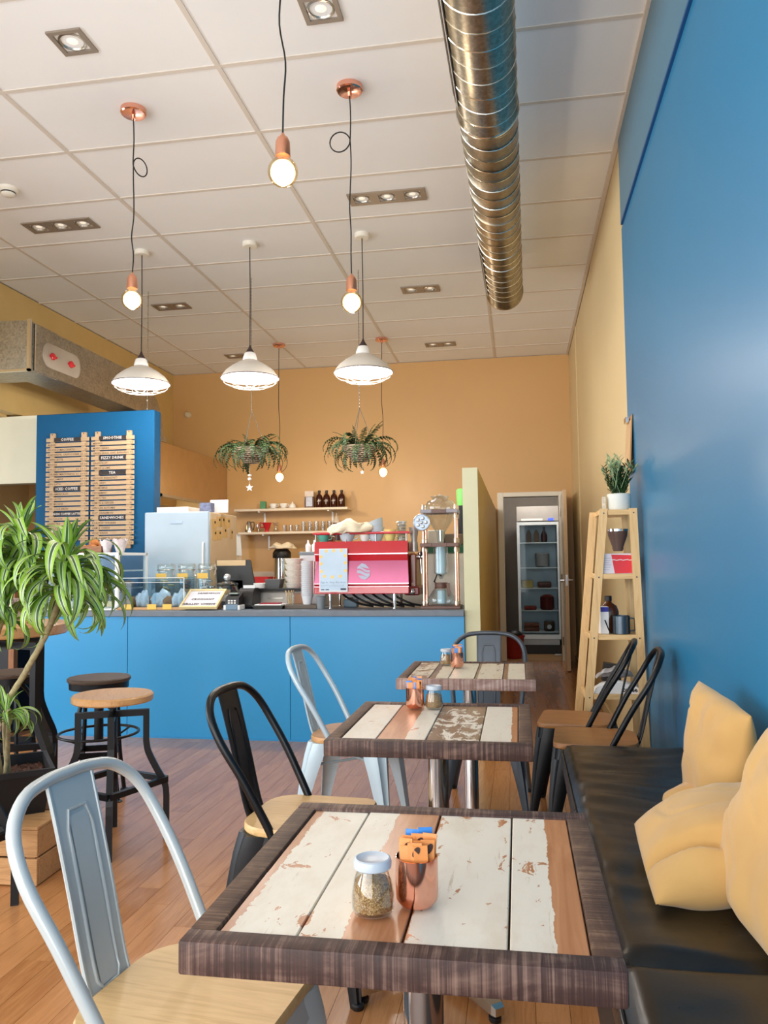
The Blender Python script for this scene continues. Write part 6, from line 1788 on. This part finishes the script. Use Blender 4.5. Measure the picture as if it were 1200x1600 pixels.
def spray(n, L0, L1, spread, mat, nm, zr):
    for k in range(n):
        a = hr.uniform(0, 2*PI); tl = hr.uniform(0.02, spread); L = hr.uniform(L0, L1)
        tip = Vector((math.cos(a)*math.sin(tl)*L, math.sin(a)*math.sin(tl)*L, math.cos(tl)*L))
        q = MB(); base = Vector((hr.uniform(-.03, .03), hr.uniform(-.03, .03), 0.072))
        q.tube([base, base+tip*0.5, base+tip], 0.0013, 4)
        for j in range(9):
            f = zr+(1-zr)*j/8
            p0 = base+tip*f
            b_ = hr.uniform(0, 2*PI)
            d_ = Vector((math.cos(b_)*0.75, math.sin(b_)*0.75, 0.66))
            s_ = Vector((-math.sin(b_), math.cos(b_), 0))*0.0062
            l_ = hr.uniform(0.028, 0.046)
            v = [q.b.verts.new(p) for p in (p0-s_*0.4, p0+d_*l_*0.5-s_, p0+d_*l_, p0+d_*l_*0.5+s_)]
            q.b.faces.new(v)
        q.build(nm, mat, tp)
spray(46, 0.10, 0.20, 0.50, HERB, 'sprig', 0.15)
spray(14, 0.19, 0.24, 0.60, HERBL, 'flower_sprig', 0.6)
tg = MB(); tg.box(-0.012, 0.004, -0.02, 0.02, 0, 0.075)
tag(tg.build('care_label', plain('cream_label', '#d9cdb8', 0.6, var=0.2, scale=60), loc=(0.470, 4.45, 1.492)), 'small cream care card leaning by the white pot', 'card')
gp = thing('dripper_stand', 'brown plastic tumbler standing on the red and white box', 'tumbler', (0.535, 4.47, 1.2705))
q = MB(); q.lathe([(0.024, 0.0), (0.030, 0.012), (0.030, 0.024), (0.052, 0.085), (0.055, 0.118), (0.051, 0.119)], n=24); q.build('cup', plain('smoked_brown', '#5f4a43', 0.25), gp, smooth=40)
q = MB(); q.lathe([(0.056, 0.108), (0.057, 0.120), (0.051, 0.121)], n=24); q.build('bright_rim', CHROME, gp, smooth=40)
rb = thing('red_white_box', 'white carton with a big red cup print on the ladder shelf', 'box', (0.515, 4.455, 1.150))
q = MB(); q.box(-0.085, 0.095, -0.055, 0.075, 0, 0.108, 0.001); q.build('carton', plain('carton_white', '#dfdbe4', 0.5), rb)
q = MB(); q.prism([(-0.024, 0.102), (0.094, 0.098), (0.085, 0.004), (-0.008, 0.002)], 'Y', -0.0575, -0.0555); q.build('red_print', plain('print_red', '#dc2a36', 0.4), rb)
q = MB(); q.tube([(-0.022+0.0116*k, -0.058, 0.073+0.0022*math.sin(k*2.1)) for k in range(11)], 0.0022, 5); q.build('white_line', PAPER, rb)
q = MB()
for k in range(6): q.box(-0.075, -0.035+0.005*(k % 3), -0.0565, -0.0553, 0.022+0.012*k, 0.024+0.012*k)
q.build('small_print', plain('lilac_print', '#a9a4b8', 0.6), rb)
bg = thing('brown_jug_bottle', 'brown glass growler bottle behind the dark mug on the ladder shelf', 'bottle', (0.482, 4.53, 0.828))
q = MB(); q.lathe([(0.048, 0.0), (0.055, 0.008), (0.055, 0.115), (0.045, 0.145), (0.020, 0.162), (0.0165, 0.175)], n=26); q.build('body', plain('amber_brown', '#51270f', 0.08, var=0.15, Coat_Weight=0.5), bg, smooth=45)
q = MB(); q.lathe([(0.0195, 0.172), (0.0195, 0.196), (0.016, 0.199)], n=18); q.build('cap', BLACKP, bg, smooth=40)
cb = thing('tall_carton', 'tall white carton with a blue band beside the brown bottle', 'box', (0.447, 4.445, 0.828), 0.15)
q = MB(); q.box(-0.022, 0.022, -0.02, 0.03, 0, 0.145, 0.001); q.build('carton', PAPER, cb)
q = MB(); q.box(-0.0215, 0.0215, -0.0215, -0.0203, 0.118, 0.143); q.build('blue_band', plain('royal_blue_print', '#3a3a9c', 0.5), cb)
mg = thing('dark_mug', 'dark steel mug with a square handle on the ladder shelf', 'mug', (0.535, 4.43, 0.828))
q = MB(); q.lathe([(0.043, 0.0), (0.046, 0.003), (0.046, 0.096), (0.043, 0.098), (0.041, 0.094), (0.041, 0.01)], n=28); q.build('body', plain('gunmetal', '#5a656f', 0.28, 0.85), mg, smooth=40)
q = MB(); q.tube(spline([(0.044, 0, 0.084), (0.066, 0, 0.082), (0.072, 0, 0.074), (0.072, 0, 0.026), (0.066, 0, 0.018), (0.044, 0, 0.016)], 2), 0.0045, 6); q.build('handle', plain('gunmetal', '#5a656f'), mg, smooth=60)
q = MB(); q.tube([(0, 0, 0), (0.02, 0, -0.055), (0.036, 0, -0.072)], 0.0035, 6)
tag(q.build('black_spoon', BLACKM, smooth=60, loc=(0.448, 4.402, 0.904)), 'thin black spoon leaning on the tall white carton', 'spoon')
bgm = thing('coffee_bags_pile', 'white coffee bag with black lettering lying low on the ladder shelf', 'bag', (0.505, 4.49, 0.515))
q = MB()
q.grid(lambda u, v: (-0.125+0.25*u, -0.09+0.16*v, 0.066*(math.sin(PI*u)**0.45)*(math.sin(PI*min(1, v+0.25))**0.4) + 0.006*mnoise.noise(Vector((u*8, v*8, 3)))+0.0), 20, 14)
q.grid(lambda u, v: (-0.125+0.25*u, -0.092, 0.058*math.sin(PI*u)**0.45*v), 20, 3)
q.build('bag', PAPER, bgm, smooth=80)
write_on([(text_mesh('coffee', 0.036, 'CENTER', 0.9, 0.001), facing_y(0.060, -0.0965, 0.012))], BLACKP, 'lettering', bgm)
q = MB()
q.grid(lambda u, v: (-0.10+0.2*u, -0.05+0.11*v, 0.055*(math.sin(PI*u)**0.5)*(math.sin(PI*min(1, v+0.2))**0.5) + 0.02*mnoise.noise(Vector((u*5, v*5, 8)))), 16, 12)
tag(q.build('grey_bag', plain('grey_film', '#a9a9ad', 0.3, var=0.35, scale=25), smooth=80, loc=(0.50, 4.50, 0.586)), 'crumpled grey film bag lying on the white coffee bag', 'bag')
bk_ = MB(); bk_.box(-0.05, 0.05, -0.03, 0.03, 0, 0.10, M=Matrix.Rotation(0.15, 4, 'Y'))
tag(bk_.build('dark_box', plain('black_card', '#2a2626', 0.5), loc=(0.49, 4.60, 0.55)), 'dark card box at the back of the lowest visible ladder shelf', 'box')
gl_ = MB(); gl_.box(-0.07, 0.07, -0.05, 0.06, 0, 0.045, 0.004)
tag(gl_.build('clear_box', plain('dim_clear_plastic', '#8e8779', 0.2, var=0.3, scale=30), loc=(0.53, 4.46, 0.20)), 'low clear plastic box on the bottom rung of the ladder shelf', 'box')
cbd = thing('clipboard', 'wooden clipboard with papers hung on the blue wall end above the plant', 'clipboard', (0.646, 4.74, 1.88))
q = MB(); q.box(-0.002, 0.002, -0.11, 0.11, -0.16, 0.17, 0.001, M=Matrix.Rotation(0.06, 4, 'Y')); q.build('board', plain('hardboard', '#a97f52', 0.6), cbd)
q = MB(); q.box(-0.006, -0.003, -0.10, 0.10, -0.15, 0.14, M=Matrix.Rotation(0.06, 4, 'Y')); q.build('paper', plain('tan_paper', '#c9a77c', 0.7), cbd)
q = MB(); q.box(-0.018, 0.0, -0.04, 0.04, 0.135, 0.165); q.build('clip', CHROME, cbd)
# ---------------------------------------------------------------- hanging fern baskets
FERN = plain('fern_green', '#2f4220', 0.6, var=0.4, scale=9)
WICK = plain('grey_wicker', '#a2917a', 0.7, var=0.25, scale=60)
WICKD = plain('dark_wicker', '#5d4a3a', 0.8, var=0.2)
def frond_mesh(L, W_, up, droop, seed):
    rr = random.Random(seed)
    n = 17
    q = MB()
    x = z = 0.0; a = up; st = L/n; P = [(0, 0, a)]
    for i in range(n):
        a -= droop*(0.3+1.4*i/n)/n
        x += math.cos(a)*st; z += math.sin(a)*st
        P.append((x, z, a))
    q.tube([(p[0], 0, p[1]) for p in P], 0.0022, 4)
    for i in range(2, n+1):
        f = i/n
        w = W_*(min(1, f*3.5))*(1-f**2.4) + 0.006
        x, z, a = P[i]
        for s_ in (-1, 1):
            b0 = Vector((x, 0, z)); dirv = Vector((math.cos(a)*0.30 + rr.uniform(-.1, .1), s_, math.sin(a)*0.30 - rr.uniform(0.0, 0.5))).normalized()
            fw = Vector((math.cos(a), 0, math.sin(a)))*st*0.33
            t_ = b0 + dirv*w*rr.uniform(0.8, 1.1)
            q.b.faces.new([q.b.verts.new(p) for p in (b0-fw, b0+dirv*w*0.6-fw*0.8, t_, b0+dirv*w*0.6+fw*0.9, b0+fw)])
    me = bpy.data.meshes.new('frond')
    q.b.to_mesh(me); q.b.free()
    me.materials.append(FERN)
    return me
fr_ = random.Random(11)
FRONDS = [frond_mesh(fr_.uniform(0.32, 0.44), fr_.uniform(0.026, 0.036), fr_.uniform(0.3, 1.0), fr_.uniform(2.2, 3.6), k) for k in range(12)]
FRUP = [frond_mesh(fr_.uniform(0.22, 0.28), 0.034, 1.25, fr_.uniform(0.4, 0.9), 40+k) for k in range(4)]
def fern_basket(label, x, y, z, seed, nup):
    t = thing('hanging_fern', label, 'hanging plant', (x, y, z), 0, 'ferns in hanging wicker baskets')
    rr = random.Random(seed)
    rings = 9
    q = MB()
    for k in range(rings):
        f = k/(rings-1)
        rad = 0.055 + 0.080*math.sin(f*PI/2*0.98)
        zz = -0.10 + 0.115*f
        q.tube([((rad+0.004*math.cos(16*2*PI*i/64+PI*k))*math.cos(2*PI*i/64), (rad+0.004*math.cos(16*2*PI*i/64+PI*k))*math.sin(2*PI*i/64), zz) for i in range(64)], 0.0072, 5, closed=True)
    stuff(q.build('wicker_weave', WICK, t, smooth=60))
    q = MB(); q.lathe([(0.05, -0.10), (0.09, -0.075), (0.115, -0.04), (0.127, 0.012)], n=28, cap1=False); q.build('basket_liner', WICKD, t, smooth=50)
    q = MB(); q.lathe([(0.122, 0.0), (0.06, 0.02), (0.005, 0.03)], n=20, cap0=False); q.build('soil', plain('soil', '#33261c'), t)
    q = MB(); q.tube([(0.139*math.cos(2*PI*k/36), 0.139*math.sin(2*PI*k/36), 0.017) for k in range(36)], 0.009, 6, closed=True); q.build('basket_rim', WICK, t, smooth=60)
    q = MB()
    for k in range(3):
        a = 2*PI*k/3+0.4
        q.tube([(0.13*math.cos(a), 0.13*math.sin(a), 0.02), (0.0, 0.0, 0.36)], 0.0028, 4)
    L = CZ - z
    q.tube([(0, 0, 0.36), (0, 0, L)], 0.0028, 4)
    for k in range(int((L-0.36)/0.03)):
        q.ball((0, 0, 0.37+0.03*k), 0.0055, 5, (0.8, 0.8, 1.8), 4)
    q.build('chain', plain('grey_chain', '#8f8a80', 0.4, 0.7), t)
    n = 60
    for k in range(n):
        me = FRUP[rr.randrange(4)] if k < nup else FRONDS[rr.randrange(12)]
        o = link('frond', me, t)
        a = k*2.4+rr.uniform(-0.3, 0.3)
        o.location = (0.05*math.cos(a), 0.05*math.sin(a), 0.02)
        o.rotation_euler = (rr.uniform(-0.3, 0.3), rr.uniform(-0.1, 0.5), a)
        s_ = rr.uniform(0.8, 1.05); o.scale = (s_, s_, s_)
    return t
def star_drop(label, x, y, z, s_, extra):
    t = thing('star_ornament', label, 'ornament', (x, y, z), 0, 'white star ornaments below the ferns')
    q = MB(); q.prism([((1.0 if k % 2 == 0 else 0.42)*s_*math.sin(PI*k/5), (1.0 if k % 2 == 0 else 0.42)*s_*math.cos(PI*k/5)) for k in range(10)], 'Y', -0.004, 0.004); q.build('star', PORC, t)
    q = MB(); q.tube([(0, 0, s_*0.9), (0, 0, extra)], 0.0014, 4); q.build('thread', plain('pale_thread', '#d8cdb8', 0.7), t)
    return t
p1, p2 = at(393, 705, 6.6), at(562.5, 702, 6.6)
fern_basket('fern in a wicker basket hanging near the range hood', p1.x, 6.6, p1.z, 3, 2)
fern_basket('fern in a wicker basket hanging nearer the doorway, fronds standing taller', p2.x, 6.6, p2.z, 9, 7)
p3, p4 = at(390, 762, 6.6), at(566, 738, 6.6)
s1 = star_drop('white star ornament strung with beads below the fern near the hood', p3.x, 6.6, p3.z, 0.036, p1.z-0.098-p3.z)
q = MB(); q.ball((0, 0, 0.075), 0.018, 8, (1, 1, 0.8)); q.ball((0, 0, 0.108), 0.016, 8, (1.2, 1, 0.7)); q.build('bead', PORC, s1, smooth=60)
star_drop('small white star ornament below the fern nearer the doorway', p4.x, 6.6, p4.z, 0.020, p2.z-0.098-p4.z)
# ---------------------------------------------------------------- store room: glass-door drinks fridge and bits
gf = thing('display_fridge', 'glass-door display fridge standing in the dark store room', 'fridge', (0.262, 10.58, 0))
W_ = 0.275
q = MB(); q.box(-W_, W_, 0.56, 0.6, 0.12, 1.93); q.box(-W_, -W_+0.03, 0.045, 0.56, 0.12, 1.93); q.box(W_-0.03, W_, 0.045, 0.56, 0.12, 1.93); q.box(-W_, W_, 0.045, 0.56, 1.86, 1.93); q.box(-W_, W_, 0.045, 0.56, 0.12, 0.19); q.build('cabinet', plain('fridge_silver', '#aab0b4', 0.35, 0.3), gf)
q = MB(); q.box(-W_, W_, 0.0, 0.044, 1.735, 1.93, 0.004); hdp = q.build('header_panel', plain('header_grey', '#a3a4a4', 0.4, 0.2), gf)
q = MB(); q.box(-W_+0.06, 0.06, -0.003, 0.0, 1.742, 1.768); q.build('bright_strip', plain('pale_strip', '#e6e9ec', 0.3), hdp)
q = MB(); q.box(0.13, 0.20, -0.003, 0.0, 1.740, 1.772); q.build('display', glow('blue_display', '#3a53ff', 1.5), hdp)
q = MB(); q.box(-W_, -W_+0.035, 0.0, 0.044, 0.20, 1.725); q.box(W_-0.035, W_, 0.0, 0.044, 0.20, 1.725); q.box(-W_+0.035, W_-0.035, 0, 0.044, 1.685, 1.725); q.box(-W_+0.035, W_-0.035, 0, 0.044, 0.20, 0.255); dfr = q.build('door_frame', plain('door_silver', '#c9d4da', 0.3, 0.3), gf)
q = MB(); q.box(-W_+0.035, W_-0.035, 0.018, 0.024, 0.256, 1.684); q.build('door_pane', PANE, dfr)
q = MB(); q.box(-W_+0.02, W_-0.02, 0.02, 0.5, 0.0, 0.12); q.build('plinth', BLACKP, gf)
for z in (1.45, 1.12, 0.85, 0.56, 0.28):
    q = MB()
    for k in range(14):
        y = 0.08+0.46*k/13
        q.box(-W_+0.035, W_-0.035, y, y+0.006, z, z+0.005)
    q.box(-W_+0.035, W_-0.035, 0.07, 0.078, z-0.003, z+0.008)
    q.build('wire_shelf', PORC, gf)
def in_fridge(name, label, cat, x, z, mb, mat, y=0.2):
    return tag(mb.build(name, mat, smooth=40, loc=(0.262+x, 10.58+y, z)), label, cat)
q = MB(); q.lathe([(0.04, 0), (0.042, 0.10), (0.016, 0.16), (0.016, 0.21)], n=16); in_fridge('dark_bottle', 'dark red sauce bottle on the top shelf of the display fridge', 'bottle', 0.08, 1.458, q, plain('dark_red_bottle', '#5a1f1c', 0.3))
for k, x in enumerate((-0.12, -0.02)):
    q = MB(); q.loft([[(-0.035, -0.03, 0), (0.035, -0.03, 0), (0.035, 0.03, 0), (-0.035, 0.03, 0)], [(-0.035, -0.03, 0.12), (0.035, -0.03, 0.12), (0.035, 0.03, 0.12), (-0.035, 0.03, 0.12)], [(-0.012, -0.025, 0.17), (0.012, -0.025, 0.17), (0.012, 0.025, 0.17), (-0.012, 0.025, 0.17)]])
    in_fridge('milk_carton', ('pointed brown carton at the hinge end of the fridge top shelf', 'pointed brown carton beside the sauce bottle in the fridge')[k], 'carton', x, 1.458, q, plain('carton_brown', '#7a5b48', 0.5))
q = MB(); q.lathe([(0.07, 0), (0.09, 0.02), (0.095, 0.18), (0.085, 0.19)], n=20); in_fridge('cream_tub', 'dim plastic tub on the second shelf of the display fridge', 'tub', 0.05, 1.128, q, plain('dim_tub', '#8a8484', 0.4))
q = MB(); q.box(-0.08, 0.06, -0.06, 0.06, 0, 0.10, 0.005); in_fridge('yellow_block', 'stack of yellowish cheese packs in the display fridge', 'cheese', -0.14, 0.858, q, plain('cheese_yellow', '#c9a54e', 0.5))
q = MB(); q.box(-0.10, 0.08, -0.06, 0.06, 0, 0.08, 0.02, 2); in_fridge('meat_pack', 'dark wrapped meat pack on the third shelf of the display fridge', 'meat', 0.08, 0.858, q, plain('dark_meat', '#5c3028', 0.4, var=0.3, scale=30))
q = MB(); q.lathe([(0.075, 0), (0.09, 0.02), (0.09, 0.17), (0.04, 0.20)], n=20); in_fridge('red_tub', 'round dark red tub on the fourth shelf of the display fridge', 'tub', 0.10, 0.568, q, plain('tub_red', '#6f1f1a', 0.35, var=0.2, scale=20))
q = MB(); q.box(-0.10, 0.06, -0.06, 0.06, 0, 0.05, 0.01, 2); in_fridge('red_tray', 'flat tray of red fruit on the fourth shelf of the display fridge', 'tray', -0.10, 0.568, q, plain('fruit_red', '#8f2f22', 0.5, var=0.4, scale=40))
for k, z in enumerate((0.288, 0.345)):
    q = MB(); q.box(-0.11, 0.09, -0.06, 0.06, 0, 0.05, 0.008, 2); in_fridge('egg_carton', ('lower reddish carton on the bottom shelf of the display fridge', 'upper reddish carton on the bottom shelf of the display fridge')[k], 'carton', -0.10, z, q, plain('carton_red', '#96503a', 0.6, var=0.2, scale=30))
q = MB(); q.lathe([(0.06, 0), (0.068, 0.01), (0.068, 0.12), (0.06, 0.13)], n=20); o_ = in_fridge('brown_jar', 'round brown jar with a pale label on the bottom shelf of the fridge', 'jar', 0.12, 0.288, q, plain('jar_brown', '#5b4032', 0.3))
q = MB(); q.lathe([(0.03, 0), (0.03, 0.003)], n=16, M=Matrix.Translation((0, -0.070, 0.06)) @ Matrix.Rotation(PI/2, 4, 'X')); q.build('round_label', PAPER, o_)
bu = thing('red_bucket', 'red bucket holding a dark bag by the store room doorway', 'bucket', (-0.085, 10.15, 0.004))
q = MB(); q.lathe([(0.10, 0.0), (0.135, 0.26), (0.145, 0.27), (0.145, 0.285), (0.13, 0.285), (0.095, 0.01)], n=26); q.build('pail', plain('dim_red_plastic', '#a3251f', 0.4), bu, smooth=40)
q = MB(); q.ball((0, 0, 0.29), 0.11, 14, (1, 1, 0.6)); q.build('dark_bag', BLACKP, bu, smooth=60)
q = MB(); q.tube(spline([(0.0, 0.0, 0), (0.06, 0.02, 0.0), (0.02, 0.08, 0.0), (0.10, 0.06, 0.0), (0.05, 0.0, 0.0), (0.14, 0.05, 0)], 5), 0.008, 6)
tag(q.build('power_cord', plain('pale_cord', '#b9b3aa', 0.5), smooth=60, loc=(0.42, 10.40, 0.013)), 'pale coiled power cord on the floor in front of the display fridge', 'cord')
# ---------------------------------------------------------------- slatted menu boards on the blue menu wall
PLY = wood('menu_ply', '#a88a67', '#bb9d79', '#9c7d5a', 'X', 1.4, 0.6, 0.03)
CHALK = plain('chalkboard_slat', '#2d2522', 0.7, var=0.2, scale=20)
INK = plain('burnt_lettering', '#5a4330', 0.7)
CHK = plain('chalk_lettering', '#d9d2ca', 0.8)
def menu_board(label, x0, x1, rows, skip=()):
    yb = 6.40
    t = thing('menu_board', label, 'menu board', ((x0+x1)/2, yb, 2.353), 0, 'slatted menu boards')
    w = (x1-x0)/2
    pitch, hh = 0.0436, 0.0325
    n = len(rows)
    zlow = -pitch*n + 0.0
    for x in (-w*0.73, w*0.73):
        q = MB(); q.box(x-0.022, x+0.022, -0.022, -0.001, zlow-0.02, 0.045); r_ = q.build('rail', PLY, t)
        q = MB(); q.lathe([(0.005, 0), (0.005, 0.002)], n=8, M=Matrix.Translation((x, -0.0222, 0.034)) @ Matrix.Rotation(PI/2, 4, 'X')); q.build('screw', BLACKM, r_)
    for k, row in enumerate(rows):
        if row is None: continue
        z = -pitch*k - 0.004*(0)
        q = MB(); q.box(-w, w, -0.030, -0.0225, z-hh, z, 0.001)
        sl = q.build('slat', PLY, t)
        if row[0] == '#':
            q = MB(); q.box(-w*0.62, w*0.62, -0.034, -0.0305, z-hh+0.001, z+0.002)
            q.build('chalk_panel', CHALK, sl)
            write_on([(text_mesh(row[1:], 0.034 if len(row) < 14 else 0.0265, 'CENTER', 1.05, 0.0006), facing_y(0, -0.0345, z-hh+0.006))], CHK, 'lettering', sl)
        else:
            a, _, b = row.partition('|')
            its = []
            if a: its.append((text_mesh(a, 0.0235, 'LEFT', 1.06, 0.0004), facing_y(-w+0.018, -0.0305, z-hh+0.008)))
            if b: its.append((text_mesh(b, 0.021, 'RIGHT', 1.05, 0.0003), facing_y(w-0.014, -0.0305, z-hh+0.008)))
            if its: write_on(its, INK, 'lettering', sl)
    return t
menu_board('slatted wooden menu board headed coffee, partly behind the plant', -4.098, -3.688, ['#COFFEE', 'BLACK|4.0', 'PICCOLO MACCHIATO|4.0', 'FLATWHITE, CAPPUCCINO|4.0  4.5  5.0', 'CAFFE LATTE|4.5  5.0', 'MOCHA|4.5  5.0', 'DOLCE LATTE|4.5  5.0  5.5', 'CARAMEL MACCHIATO|4.5  5.0  5.5', 'CHOCOMINT|4.5  5.0', 'AFFOGATO|4.5  5.0', '#ICED COFFEE', 'ICED AMERICANO|5.0', 'ICED LATTE|5.5', 'ICED MOCHA|6.0', 'ICED COLD BREW|6.0', '#NON COFFEE LATTE', 'CHOCOLATE|4.5  5.0  5.5', 'GREEN TEA|4.5  5.0  5.5', 'CHAI LATTE|4.5  5.0  5.5', 'MATCHA LATTE|4.5  5.0  5.5', '|4.5  5.0  5.5'])
menu_board('slatted wooden menu board headed smoothie, nearer the white fridge', -3.668, -3.262, ['#SMOOTHIE', 'MANGO|7.5', 'MIXED BERRY|7.5', 'GREEN (KALE, OAT, BANANA)|7.5', '#FIZZY DRINK', 'GRAPEFRUIT|6.0', 'LEMON & LIME|6.0', '#TEA', 'ENGLISH BREAKFAST|4.5', 'EARL GREY|4.5', 'CHAMOMILE|4.5', 'PEPPERMINT|4.5', 'GREEN TEA|4.5', 'LEMON & GINGER|4.5', 'AFRICAN AUTUMN|4.5', 'HOT CINNAMON|4.5', '#SANDWICHES', 'ROASTED CHICKEN|8.0', 'HAM & CHEESE|8.0', 'VEGETARIAN|8.0', 'HAM & CHEESE Croissant|7.0', '|7.0'])
